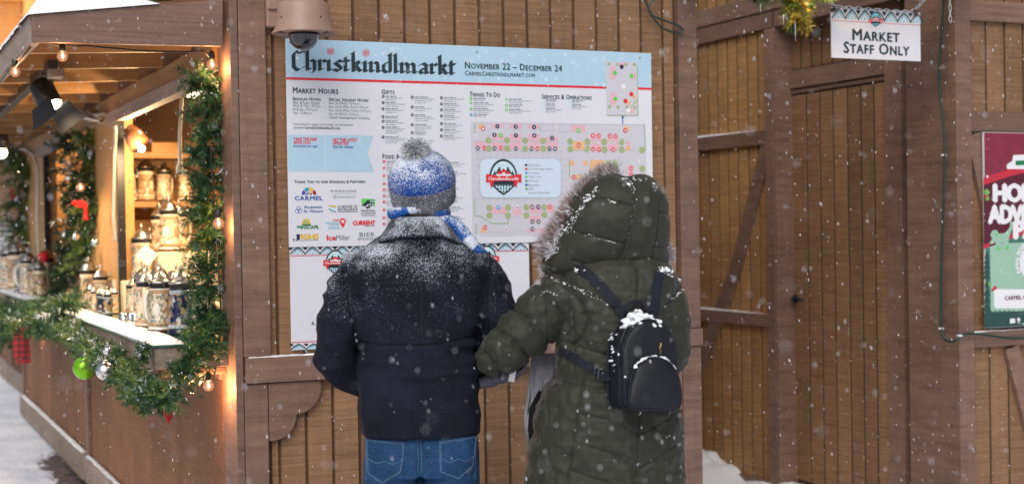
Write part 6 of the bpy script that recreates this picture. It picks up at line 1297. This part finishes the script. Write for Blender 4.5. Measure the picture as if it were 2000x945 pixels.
# jeans
b = B()
def mring(px0, px1, py, b_, cy=0): return ring(px0, px1, py, b_, cy)
b.loft([mring(716, 932, 925, .118), mring(711, 936, 895, .126), mring(712, 935, 865, .122), mring(714, 932, 835, .112), mring(720, 926, 800, .10)], 40, 0, 2.6)
for s in (-1, 1):
    x_ = mm(822, 900)[0]; b.tube([(x_+s*.094, -.008, mm(0, 895)[1]), (x_+s*.097, -.006, .66), (x_+s*.096, 0, .46), (x_+s*.094, -.005, .25), (x_+s*.092, -.008, .08)], [.100, .094, .076, .068, .070], 26)
trm = remesh(b.mesh('jeans'), .0065, 4, .5); v = npv(trm); nn = npn(trm); P2 = v[:, [0, 2]]; back = nn[:, 1] < .3
d_ = np.zeros(len(v))
pk = [[(716, 848), (790, 851), (788, 880), (784, 908), (748, 931), (718, 914)], [(857, 851), (930, 847), (926, 880), (922, 906), (893, 926), (858, 910)]]
def inside(P, poly):
    c = np.zeros(len(P), bool)
    for (x0_, y0_), (x1_, y1_) in zip(poly, poly[1:]+poly[:1]):
        m_ = ((y0_ > P[:, 1]) != (y1_ > P[:, 1])); xi = (x1_-x0_)*(P[:, 1]-y0_)/(y1_-y0_+1e-12)+x0_; c ^= m_ & (P[:, 0] < xi)
    return c
for pl_ in pk: d_ += .0028*inside(P2, [mm(*p) for p in pl_])*back
d_ += -.012*np.exp(-(dist_poly(P2, [mm(822, 850), mm(821, 930)])/.012)**2)*back
d_ += .004*vnoise(v*[8, 8, 14]+40)+.003*(1-np.abs(vnoise(v*[7, 7, 20]+9))*2.2)*(v[:, 2] < .74)+.0009*vnoise(v*60)
setv(trm, v+nn*d_[:, None]); jeans = link('jeans', trm, 'denim', man, True); bv = bvh_of(trm)
for pl_ in pk:
    b = B(); P_in = [mm(*p) for p in pl_]; cpt = np.mean(P_in, 0)
    for f in (.985, .93): seam_tube(b, bv, [tuple(cpt+(np.array(p)-cpt)*f) for p in P_in+[P_in[0]]], .0008, 120, .0006, dash=1)
    x0_, x1_ = P_in[0][0], P_in[1][0]; z_ = mm(0, 888)[1]; w_2 = x1_-x0_
    seam_tube(b, bv, [(x0_+w_2*.08, z_+.004), (x0_+w_2*.28, z_-.008), (x0_+w_2*.48, z_+.002), (x0_+w_2*.7, z_-.008), (x0_+w_2*.92, z_+.004)], .0008, 60, .0006, dash=1); b.build('pocket_stitching', 'denim_thread', jeans)
b = B(); seam_tube(b, bv, [mm(815, 846), mm(817, 880), mm(816, 910)], .0009, 60, .0006, dash=1); seam_tube(b, bv, [mm(821, 846), mm(823, 880), mm(822, 910)], .0009, 60, .0006, dash=1)
seam_tube(b, bv, [mm(716, 850), mm(716, 930)], .0008, 60, .0006, dash=1); seam_tube(b, bv, [mm(929, 850), mm(926, 930)], .0008, 60, .0006, dash=1); b.build('seam_stitching', 'denim_thread', jeans)
b = B()
for s in (-1, 1): b.tube([(s*.094, -.075, .04), (s*.094, -.02, .062), (s*.098, .08, .05), (s*.105, .17, .035)], [.036, .046, .046, .034], 16); b.box((s*.1-.045, -.11, .0), (s*.1+.045, .205, .018))
b.build('boots', 'lining', man, True, label='dark winter boots')
for s, (px, py, ly) in ((-1, (775, 722, .06)), (1, (868, 722, .06))):
    p = q(px, py, ly); Mh = Matrix.Translation(p) @ Matrix.Rotation(R(-50*s), 4, 'Z') @ Matrix.Rotation(R(-35), 4, 'X'); fingers_hand(Mh, 'skin', man)

# ------------------------------------------------------------------ the woman
wm = mapper(1182.5, 443); q = lambda px, py, ly: (wm(px, py, ly)[0], ly, wm(px, py, ly)[1])
wom = thing('person', 'woman seen from behind in long olive quilted parka with snowy fur trimmed hood', 'person', None, (2.27, 4.25, 0), R(-28.2))
hb_ = head_body(wom, (.012, .035, 1.575), R(28), shoulders=1.34, hips=.88, hw=.16, leg=.075)
def wr(px0, px1, py, b_, cy=0): x0, z = wm(px0, py, cy); x1, _ = wm(px1, py, cy); return ((x0+x1)/2, cy, z, (x1-x0)/2, b_)
b = B()
b.loft([wr(1022, 1346, 1085, .215, .02), wr(1026, 1342, 1000, .21, .015), wr(1030, 1338, 945, .205, .012), wr(1036, 1334, 880, .195, .01), wr(1046, 1330, 820, .180, .005), wr(1062, 1324, 765, .165), wr(1080, 1312, 725, .150), wr(1086, 1306, 700, .145), wr(1086, 1310, 660, .148), wr(1088, 1316, 615, .150), wr(1088, 1322, 575, .150), wr(1094, 1322, 548, .140), wr(1106, 1308, 525, .125), wr(1128, 1290, 508, .10), wr(1150, 1270, 495, .08)], 44, 0, 2.4)
b.tube([q(1128, 560, 0), q(1100, 572, -.015), q(1068, 606, -.035), q(1035, 638, -.055), q(1000, 665, -.075), q(975, 688, -.085), q(966, 698, -.07), q(978, 706, .0), q(996, 714, .08)], [.072, .084, .090, .087, .079, .070, .064, .058, .048], 26)
b.tube([q(1290, 560, 0), q(1306, 590, 0), q(1310, 640, -.01), q(1312, 680, -.005), q(1306, 712, .05), q(1290, 726, .12)], [.058, .061, .058, .058, .054, .05], 20)
b.loft([wr(1062, 1105, 530, .03, .02), wr(1058, 1140, 512, .05, .02), wr(1060, 1150, 490, .05, .02)], 24) if 0 else None
cm_ = remesh(b.mesh('parka'), .0046, 8, .6); v = npv(cm_); nn = npn(cm_); P2 = v[:, [0, 2]]; back = np.clip((.35-nn[:, 1])*3, 0, 1)
body_seams = [[(1248, 800), (1243, 860), (1240, 1000)], [(1140, 735), (1135, 768), (1122, 850), (1106, 945), (1098, 1080)], [(1063, 728), (1100, 738), (1150, 744), (1200, 748)], [(1128, 848), (1190, 868), (1245, 900)], [(1245, 900), (1290, 876), (1336, 846)], [(1117, 901), (1180, 922), (1242, 955)], [(1242, 955), (1290, 930), (1338, 900)], [(1139, 797), (1190, 806), (1247, 836)], [(1247, 836), (1290, 815), (1332, 795)],
 [(1108, 955), (1170, 975), (1241, 1008), (1338, 956)], [(1245, 525), (1243, 560), (1243, 610)], [(1066, 536), (1110, 552), (1150, 568), (1186, 592), (1216, 612)], [(1290, 600), (1312, 582), (1334, 566)], [(1098, 660), (1150, 676), (1200, 690)], [(1120, 602), (1124, 650), (1122, 720)], [(1092, 640), (1098, 700)], [(1060, 845), (1056, 945), (1050, 1080)]]
arm_seams = [[(1098, 520), (1108, 552), (1136, 590), (1148, 620), (1140, 650), (1118, 668)], [(1052, 548), (1075, 574), (1100, 606), (1112, 640), (1108, 690)], [(1000, 596), (1040, 618), (1072, 660), (1078, 700)], [(976, 634), (1002, 652), (1036, 690), (1046, 716)], [(934, 670), (955, 690), (978, 716), (985, 742)]]
dmin = np.full(len(v), 9.0); D_ = np.zeros(len(v))
for k, pl_ in enumerate(body_seams+arm_seams):
    dd = dist_poly(P2, [wm(*p) for p in pl_]); dmin = np.minimum(dmin, dd); D_ -= ((.0055 if k < len(body_seams) else .009)*np.exp(-(dd/(.0036 if k < len(body_seams) else .0065))**2)+(.004*np.exp(-(dd/.016)**2) if k >= len(body_seams) else 0))*back
D_ += np.where(v[:, 0] < wm(1080, 640)[0], .006, .0032)*(1-np.exp(-(dmin/.03)**2))*back
# puckers running away from the seams, gathered waist
D_ += np.exp(-(dmin/.028)**2)*.0032*vnoise(v*[60, 60, 60])*back+.0016*(1-np.abs(vnoise(v*38+12))*2.5)*back
wzz = np.exp(-((v[:, 2]-wm(0, 735)[1])/.026)**2); D_ += wzz*(.006*vnoise(v*[42, 42, 10]+5)-.012)*back
arm = (v[:, 0] < wm(1070, 640)[0])
D_ += .0035*vnoise(v*9+50)+.0030*(1-np.abs(vnoise(v*[16, 16, 16]+v[:, [2, 0, 0]]*8))*2.2)+arm*.004*(1-np.abs(vnoise(v*[13, 8, 13]+33))*2.4)+arm*.0035*(1-np.abs(vnoise(v*[24, 14, 28]+71))*2.6)+.0022*(1-np.abs(vnoise(v*[22, 22, 30]+15))*2.6)*back
setv(cm_, v+nn*D_[:, None]); parka = link('parka', cm_, 'parka', wom, True); bvp = bvh_of(cm_)
st_ = B()
for pl_ in body_seams+arm_seams: seam_tube(st_, bvp, [wm(*p) for p in pl_], .0009, 70, .0001)
st_.build('seam_piping', 'lining', parka)
# hood
def hr(px0, px1, py, b_, cy): x0, z = wm(px0, py, cy); x1, _ = wm(px1, py, cy); return ((x0+x1)/2, cy, z, (x1-x0)/2, b_)
b = B()
b.loft([hr(1075, 1298, 540, .075, .02), hr(1062, 1300, 522, .105, .012), hr(1068, 1302, 500, .125, .01), hr(1082, 1301, 475, .135, .01), hr(1090, 1303, 450, .138, .01), hr(1101, 1303, 425, .137, .01), hr(1111, 1302, 402, .132, .012), hr(1122, 1299, 382, .122, .015), hr(1138, 1290, 366, .104, .02), hr(1160, 1274, 354, .075, .02), hr(1190, 1258, 346, .04, .02)], 48, 0, 2.25)
hm = remesh(b.mesh('hood'), .0040, 7, .6); v = npv(hm); nn = npn(hm); P2 = v[:, [0, 2]]; back = np.clip((.3-nn[:, 1])*3, 0, 1)
h_seams = [[(1228, 350), (1240, 372), (1237, 420), (1222, 475), (1200, 528)], [(1292, 366), (1286, 410), (1280, 470), (1270, 524)], [(1150, 388), (1196, 394), (1234, 404)], [(1112, 450), (1165, 462), (1216, 476)], [(1287, 418), (1300, 420)], [(1275, 484), (1302, 484)], [(1120, 508), (1160, 520), (1215, 525), (1296, 520)]]
D_ = np.zeros(len(v)); dmin = np.full(len(v), 9.0)
for k, pl_ in enumerate(h_seams): dd = dist_poly(P2, [wm(*p) for p in pl_]); dmin = np.minimum(dmin, dd); D_ -= .0065*np.exp(-(dd/.0040)**2)*back
D_ += .009*(1-np.exp(-(dmin/.035)**2))*back+np.exp(-(dmin/.018)**2)*.002*vnoise(v*65)*back+.006*vnoise(v*9+8)+.003*(1-np.abs(vnoise(v*15+4))*2.2)
setv(hm, v+nn*D_[:, None]); hood = link('hood', hm, 'parka', wom, True); bvh_ = bvh_of(hm)
st_ = B(); seam_tube(st_, bvh_, [wm(1226, 352), wm(1238, 374), wm(1234, 420), wm(1219, 474), wm(1197, 526)], .0022, 60, .001); seam_tube(st_, bvh_, [wm(1233, 351), wm(1245, 373), wm(1242, 420), wm(1228, 474), wm(1207, 526)], .0022, 60, .001); st_.build('seam_piping', 'parka', hood, True); st_ = B(); [seam_tube(st_, bvh_, [wm(*p) for p in pl_], .0009, 60, .0001) for pl_ in h_seams[1:4]+h_seams[6:]]; st_.build('seam_thread', 'lining', hood)
# standing collar flap with two snaps, left
b = B(); F_ = [(1053, 487), (1062, 484), (1090, 490), (1118, 508), (1130, 530), (1105, 528), (1085, 536), (1072, 536), (1062, 520)]
n_ = len(F_); fr_ = [q(x, y, -.05) for x, y in F_]; bk_ = [q(x, y, .01) for x, y in F_]; b.add(fr_+bk_, [tuple(range(n_)), tuple(range(2*n_-1, n_-1, -1))]+[(i, i+n_, (i+1) % n_+n_, (i+1) % n_) for i in range(n_)])
fl_ = b.build('collar_flap', 'parka', wom, bevel=.006)
for px, py in ((1062, 495), (1072, 520)): b = B(); p = q(px, py, -.052); b.lathe([(.0035, 0), (.0035, .002), (.002, .003)], (0, 0, 0), 10); o = b.build('snap', 'pewter', fl_, True); o.rotation_euler = (R(90), 0, 0); o.location = p
# fur trim: along the hood opening
open_ = [q(1200, 342, .05), q(1172, 352, .04), q(1148, 372, .02), q(1128, 398, .01), q(1108, 428, 0), q(1092, 455, -.01), q(1078, 478, -.02), q(1068, 495, -.02)]
oc = np.array(catmull(open_, 14)); vd = np.array([(-.75, .0, .52)]*len(oc)); base = np.repeat(oc, 6, 0); offs = np.random.RandomState(1).normal(size=(len(base), 3))*[.006, .02, .006]; base = base+offs
tdir = np.gradient(oc, axis=0); tdir /= np.linalg.norm(tdir, axis=1)[:, None]; out = np.stack([tdir[:, 2], np.zeros(len(tdir)), -tdir[:, 0]], 1); out = np.where(out[:, :1] > 0, -out, out); out[:, 2] = np.abs(out[:, 2]); dirs = np.repeat(out, 6, 0)
_lw = np.interp(np.arange(len(oc)), [0, 30, 70, len(oc)], [.5, .85, 1.1, .9])
fb_ = strands(base, dirs+[0, -.15, .1], .050, 14000, .0014, .52, .08, 3, mats=(.34, .36, .30)); furo = fb_.build('fur_trim', ['fur_dark', 'fur_mid', 'fur_frost'], hood, recalc=False, kind='stuff')
b = B(); b.tube([tuple(p+np.array([-.010, .01, .004])) for p in oc[::6]], [.010+.014*min(1, k/8) for k in range(len(oc[::6]))], 12); b.build('fur_core', 'fur_dark', furo, True)
fb2 = strands(base+[.008, -.02, -.004], dirs*.4+[0.1, -.6, .4], .020, 2600, .0022, .6, 0, 5, mats=(.05, .15, .8)); fb2.build('fur_frost', ['fur_dark', 'fur_mid', 'fur_frost'], hood, recalc=False, kind='stuff')
oc3 = np.array([q(1296, 478, .06), q(1301, 492, .05), q(1302, 506, .05), q(1298, 522, .05)]); fb3 = strands(oc3, np.array([(.8, .0, .15)]*4), .030, 1500, .0018, .5, .2, 6, mats=(.2, .3, .5)); fb3.build('fur_tuft', ['fur_dark', 'fur_mid', 'fur_frost'], hood, recalc=False, kind='stuff')
# grey scarf hanging in front, fleece lining
b = B(); rgs = np.random.RandomState(9)
for i in range(26):
    px = 1034+i*1.6; dx = i*.9; jt = lambda: rgs.normal()*2.0; ly_ = .09+.03*(i % 3)
    b.tube([q(px+8, 690, ly_+.03), q(px+4+jt(), 730, ly_), q(px-2+jt()-dx*.2, 775, ly_), q(px-6+jt()-dx*.45, 815+i*.5, ly_), q(px-8+jt()*1.4-dx*.75, 850+rgs.uniform(-10, 34)-i*1.6, ly_)], [.009, .0075, .006, .005, .002], 7)
gs = b.build('scarf', 'scarf_grey', wom, True, label='light grey scarf hanging down in front')
b = B(); b.tube([q(1062, 765, .09), q(1050, 800, .08), q(1044, 840, .08), q(1044, 875, .08)], [.02, .03, .024, .008], 12); b.build('fleece_lining', 'fleece', wom, True)
b = B(); b.tube([q(1086, 500, .06), q(1072, 535, .05), q(1066, 560, .03), q(1062, 580, .02)], [.03, .028, .026, .02], 12); b.build('scarf_collar', 'scarf_grey', wom, True)
wfr = np.array([q(1068, 530, .0), q(1060, 548, .0), q(1056, 566, -.01), q(1064, 520, 0)]); strands(wfr, np.array([(-.5, -.2, -.3)]*4), .03, 700, .0018, .7, .2, 8, mats=(.3, .7)).build('fur_edge', ['fur_mid', 'fur_frost'], wom, recalc=False, kind='stuff')
# left hand in a grey knit glove holding a folded white leaflet
Mh = Matrix.Translation(q(986, 737, .02)) @ Matrix.Rotation(R(-80), 4, 'Z') @ Matrix.Rotation(R(8), 4, 'X') @ Matrix.Rotation(R(165), 4, 'Y')
fingers_hand(Mh, 'glove', wom, 'glove', (.55, .7, .8, .9), .8, .82)
p = q(1001, 731, -.035); b = B(); Ml = Matrix.Translation(p) @ Matrix.Rotation(R(12), 4, 'Y'); b.box((-.011, -.002, -.022), (.009, .004, .03), 0, Ml); o = b.build('folded_leaflet', 'print_white', None, bevel=.0006); o.matrix_world = wom.matrix_basis.copy() if False else Matrix.Translation((2.27, 4.25, 0)) @ Matrix.Rotation(R(-28.2), 4, 'Z'); tag(o, 'small folded white leaflet held in the grey glove', 'leaflet')
Mh = Matrix.Translation(q(1284, 724, .16)) @ Matrix.Rotation(R(70), 4, 'Z') @ Matrix.Rotation(R(-30), 4, 'X'); fingers_hand(Mh, 'glove', wom, 'glove')
b = B()
for s in (-1, 1): b.tube([(s*.08, -.07, .05), (s*.08, -.01, .07), (s*.085, .1, .05), (s*.09, .16, .035)], [.036, .046, .044, .032], 16); b.tube([(s*.08, -.015, .06), (s*.08, -.015, .33)], [.052, .062], 16)
b.build('boots', 'lining', wom, True)
# snow caught on the shoulders of the parka
def snow_line(bv, pts, w, par, seed, n=90, h=.004, nm='snow_dusting'):
    b = B(); rg = np.random.RandomState(seed)
    for x, z in dens(pts, n):
        if vnoise(np.array([[x*40, z*40, seed]]))[0] > -.35: p = proj(bv, x+rg.normal()*w*.8, z+rg.normal()*w*.9, .0); b.ball(tuple(p), h*min(1.5, rg.lognormal(-.75, .55)), 6, 4, (rg.uniform(.9, 1.8), .7, rg.uniform(.6, 1)))
    return b.build(nm, 'snow', par, True, kind='stuff')
for k, (pl_, w, n, h) in enumerate((([(1098, 514), (1125, 518), (1150, 532), (1168, 552)], .005, 150, .0055), ([(1040, 578), (1070, 566), (1098, 574)], .003, 50, .002), ([(1066, 536), (1110, 552), (1150, 568), (1186, 592)], .003, 90, .0022), ([(1290, 600), (1312, 582), (1334, 566)], .003, 50, .0022), ([(1282, 530), (1300, 528), (1312, 540)], .006, 60, .004), ([(1308, 532), (1328, 552)], .004, 30, .003))): snow_line(bvp, [wm(*p) for p in pl_], w, parka, k, n, h)
for k, (pl_, w, n, h) in enumerate((([(1215, 351), (1228, 356), (1236, 370)], .006, 40, .0032), ([(1236, 352), (1262, 358), (1280, 368)], .005, 40, .0025), ([(1146, 386), (1165, 388), (1200, 396)], .003, 50, .0022), ([(1112, 450), (1150, 458), (1200, 474)], .0025, 50, .0018), ([(1166, 372), (1150, 386), (1136, 404), (1122, 428), (1108, 452)], .007, 120, .0030), ([(1238, 372), (1236, 420), (1222, 474)], .004, 30, .0014))): snow_line(bvh_, [wm(*p) for p in pl_], w, hood, 20+k, n, h)

# ------------------------------------------------------------------ backpack on her back
bp_o = thing('backpack', 'small black rounded backpack with snow on its top worn over the parka', 'backpack', None, (2.27, 4.25, 0), R(-28.2))
BC = Vector(q(1252, 712, -.205)); BR = Matrix.Rotation(R(30), 4, 'Z') @ Matrix.Rotation(R(4), 4, 'Y') @ Matrix.Rotation(R(-6), 4, 'X')
MB = Matrix.Translation(BC) @ BR
def arch(w, h, n=14, cor=.034, top=.80):
    pts = [(-w/2+cor, -h/2), (w/2-cor, -h/2)]
    for k in range(1, 5): a = -math.pi/2+k*math.pi/10; pts.append((w/2-cor+cor*math.cos(a), -h/2+cor+cor*math.sin(a)))
    z0_ = h/2-w/2*top*1.6
    for k in range(n+1): a = math.pi*k/n; pts.append((w/2*.985*math.copysign(abs(math.cos(a))**.92, math.cos(a)), z0_+(h/2-z0_)*math.sin(a)**.85))
    for k in range(1, 5): a = math.pi+k*math.pi/10; pts.append((-w/2+cor+cor*math.cos(a), -h/2+cor+cor*math.sin(a)))
    return pts
def archbody(layers, mat, par, nm, M=MB, crumple=.0):
    """layers: list of (y, scale, dz) sections of an arch outline"""
    b = B(); A_ = arch(layers[0][3], layers[0][4]); n = len(A_); V = []
    for (y, s_, dz, w, h) in layers: A_ = arch(w, h); V += [(x*s_, y, z*s_+dz) for x, z in A_]
    V = np.array(V); V = V+np.stack([vnoise(V*22+k*9) for k in range(3)], 1)*crumple
    F = [tuple(range(n-1, -1, -1)), tuple((len(layers)-1)*n+k for k in range(n))]
    for i in range(len(layers)-1):
        for k in range(n): F.append((i*n+k, i*n+(k+1) % n, (i+1)*n+(k+1) % n, (i+1)*n+k))
    b.add([tuple(M @ Vector(p)) for p in V], F); return b.build(nm, mat, par, True)
w_, h_ = .196, .280
bag = archbody([(.062, .90, 0, w_, h_), (.056, .97, 0, w_, h_), (.02, 1.0, 0, w_, h_), (-.02, 1.0, 0, w_, h_), (-.048, .985, 0, w_, h_), (-.058, .95, 0, w_, h_), (-.062, .86, 0, w_, h_), (-.063, .4, 0, w_, h_)], 'nylon', bp_o, 'bag_body', MB, .007)
pocket = archbody([(-.05, .99, -.062, w_*1.0, .165), (-.075, .985, -.062, w_, .165), (-.088, .95, -.062, w_, .165), (-.094, .84, -.062, w_, .165), (-.096, .4, -.062, w_, .165)], 'nylon', bp_o, 'front_pocket', MB, .006)
def piping(A_, y, s_, dz, r, nm, par, mat='strap', span=None):
    P_ = [tuple(MB @ Vector((x*s_, y, z*s_+dz))) for x, z in A_]; P_ = P_+[P_[0]] if span is None else P_[span[0]:span[1]]; b = B(); b.tube(P_, r, 8); return b.build(nm, mat, par, True)
piping(arch(w_, h_), -.0545, .985, 0, .0035, 'piping', bp_o); piping(arch(w_, h_), -.030, 1.006, 0, .0028, 'zipper', bp_o, 'black_metal', (4, 26)); piping(arch(w_, .165), -.084, .985, -.062, .0034, 'piping', bp_o); piping(arch(w_, h_), .045, .985, 0, .0035, 'piping', bp_o)
# handle loop
b = B(); b.tube([tuple(MB @ Vector(tuple(p))) for p in catmull([(-.050, .045, .105), (-.054, .03, .150), (-.044, .02, .182), (-.018, .015, .200), (.012, .018, .196), (.036, .025, .172), (.050, .035, .138), (.054, .045, .108)], 5)], .0058, 10); b.build('handle_loop', 'strap', bp_o, True)
# straps lying on the coat
b = B(); band(b, bvp, [wm(1240, 640), wm(1222, 618), wm(1200, 585), wm(1176, 556), wm(1150, 532), wm(1128, 518)], .030, .004, 40, .004); b.build('shoulder_strap', 'strap', bp_o)
b = B(); band(b, bvp, [wm(1268, 640), wm(1274, 600), wm(1280, 560), wm(1285, 530)], .034, .004, 30, .004); b.build('shoulder_strap', 'strap', bp_o)
b = B(); band(b, bvp, [wm(1092, 678), wm(1120, 690), wm(1148, 704), wm(1170, 718)], .026, .004, 20, .005); b.build('lower_strap', 'strap', bp_o)
p0 = proj(bvp, *wm(1168, 716), .012); b = B(); b.tube([p0, p0+Vector((.022, -.02, -.010)), Vector(MB @ Vector((-.10, .03, -.05)))], [.012, .012, .01], 8, flat=.3); b.build('strap_end', 'strap', bp_o)
for dx in (0, .014):
    b = B(); c_ = p0+Vector((dx-.004, -.006-dx*.6, -dx*.5)); pr_ = [c_+Vector((-.004, 0, .016)), c_+Vector((.008, -.002, .019)), c_+Vector((.006, -.002, -.016)), c_+Vector((-.008, 0, -.018)), c_+Vector((-.004, 0, .016))]; b.tube(pr_, .0016, 6); b.build('buckle', 'chrome', bp_o)
# emblem, zipper pulls
b = B(); e_ = [(.030, -.0645, .062), (.036, -.0645, .066), (.034, -.0648, .055), (.028, -.0648, .050), (.033, -.0648, .044), (.031, -.0645, .026)]; b.tube([tuple(MB @ Vector(p)) for p in e_], .0014, 6); b.build('emblem', 'gold', bp_o, True)
for (x, y, z, L_) in ((-.105, -.075, -.035, .085), (-.107, -.04, .035, .03)):
    b = B(); b.tube([tuple(MB @ Vector((x, y, z))), tuple(MB @ Vector((x-.002, y-.008, z-.012)))], [.0035, .005], 8); b.build('zip_slider', 'chrome', bp_o, True); b = B(); b.tube([tuple(MB @ Vector((x-.002, y-.008, z-.012))), tuple(MB @ Vector((x-.004, y-.010, z-.012-L_)))], [.004, .0055], 8, flat=.5); b.build('zip_pull', 'strap', bp_o, True)
# snow lying on top of the bag and on the pocket edge
def clump(ctr_list, M, par, r0, seed, nm='snow_clump'):
    b = B(); rg = np.random.RandomState(seed)
    for (x, y, z) in ctr_list:
        for k in range(5): d3 = rg.normal(size=3)*r0*.45; p = M @ Vector((x+d3[0], y+d3[1]*.8, z+abs(d3[2])*.3)); b.ball(tuple(p), r0*rg.uniform(.45, .9), 9, 6, (1.15, 1, .75))
    me = remesh(b.mesh(nm), .0035, 1, .4); v = npv(me); nn = npn(me); setv(me, v+nn*(.0028*vnoise(v*150)+.0035*vnoise(v*60))[:, None]); return link(nm, me, 'snow', par, True, kind='stuff')
A_ = arch(w_, h_); topA = [p for p in A_ if p[1] > .085]
clump([(x*.92, y, z*.99) for x, z in topA if -.075 < x < .055 for y in (.02, -.015)], MB, bag, .0115, 1)
clump([(-.03, -.03, .14), (-.045, -.02, .150), (-.015, 0, .155), (.025, 0, .152), (.03, -.045, .133), (.018, -.058, .118), (-.05, -.045, .125), (.0, .02, .165), (-.06, .0, .135), (-.04, .01, .140), (.008, -.02, .147), (-.02, -.04, .138), (.02, -.05, .126), (-.055, -.02, .122)], MB, bag, .0125, 2)
rgc = np.random.RandomState(6)
clump([(-.099+rgc.normal()*.002, .01+rgc.normal()*.008, z_+rgc.normal()*.003) for z_ in np.linspace(-.02, .10, 26) if rgc.rand() < .8], MB, bag, .0045, 3)
pa = dens([p for p in arch(w_, .165)[5:20] if p[1] > .03], 44)
clump([(x*.985, -.082+rgc.normal()*.002, z*.985-.058+rgc.normal()*.0012) for x, z in pa], MB, pocket, .0042, 4)

# ================================================================== FALLING SNOW
rg = np.random.RandomState(11); b = B(); cnt = 15000
ico = [(0, 0, 1), (.894, 0, .447), (.276, .851, .447), (-.724, .526, .447), (-.724, -.526, .447), (.276, -.851, .447), (.724, .526, -.447), (-.276, .851, -.447), (-.894, 0, -.447), (-.276, -.851, -.447), (.724, -.526, -.447), (0, 0, -1)]
icf = [(0,1,2),(0,2,3),(0,3,4),(0,4,5),(0,5,1),(1,6,2),(2,7,3),(3,8,4),(4,9,5),(5,10,1),(2,6,7),(3,7,8),(4,8,9),(5,9,10),(1,10,6),(6,11,7),(7,11,8),(8,11,9),(9,11,10),(10,11,6)]
ico = np.array(ico); V = []; F = []
for i in range(cnt):
    Ydep = 1.5+(9.5-1.5)*rg.rand()**.55; px, py = rg.uniform(-400, 2400), rg.uniform(-300, 1250); c_ = CP+(CM.T @ np.array([(px-1000)/FPX, -(py-472.5)/FPX, 1.0]))*Ydep
    if c_[1] > YF-.06 and XA-.02 < c_[0] < XR+.02: continue
    if c_[0] > XB-.1 or c_[2] < .03: continue
    if 1.35 < c_[0] < 2.75 and 4.0 < c_[1] < 4.8 and c_[2] < 1.85: continue
    r_ = (.0005+.0010*rg.rand()**2)*(1 if Ydep > 2.5 else .75); el = rg.uniform(1.5, 5.0); tilt = -.25+rg.normal()*.25; d3 = np.array([math.sin(tilt)*.7, rg.normal()*.2, 1.0]); P = ico*r_; P = P+np.outer(ico[:, 2]*r_*(el-1), d3)
    o = len(V); V += [tuple(p+c_) for p in P]; F += [tuple(o+k for k in f) for f in icf]
b.v = V; b.f = F; b.mi = [0]*len(F); o = b.build('falling_snow', 'snow', None, True, kind='stuff', recalc=False); o['label'] = 'snowflakes falling through the air in front of the huts'
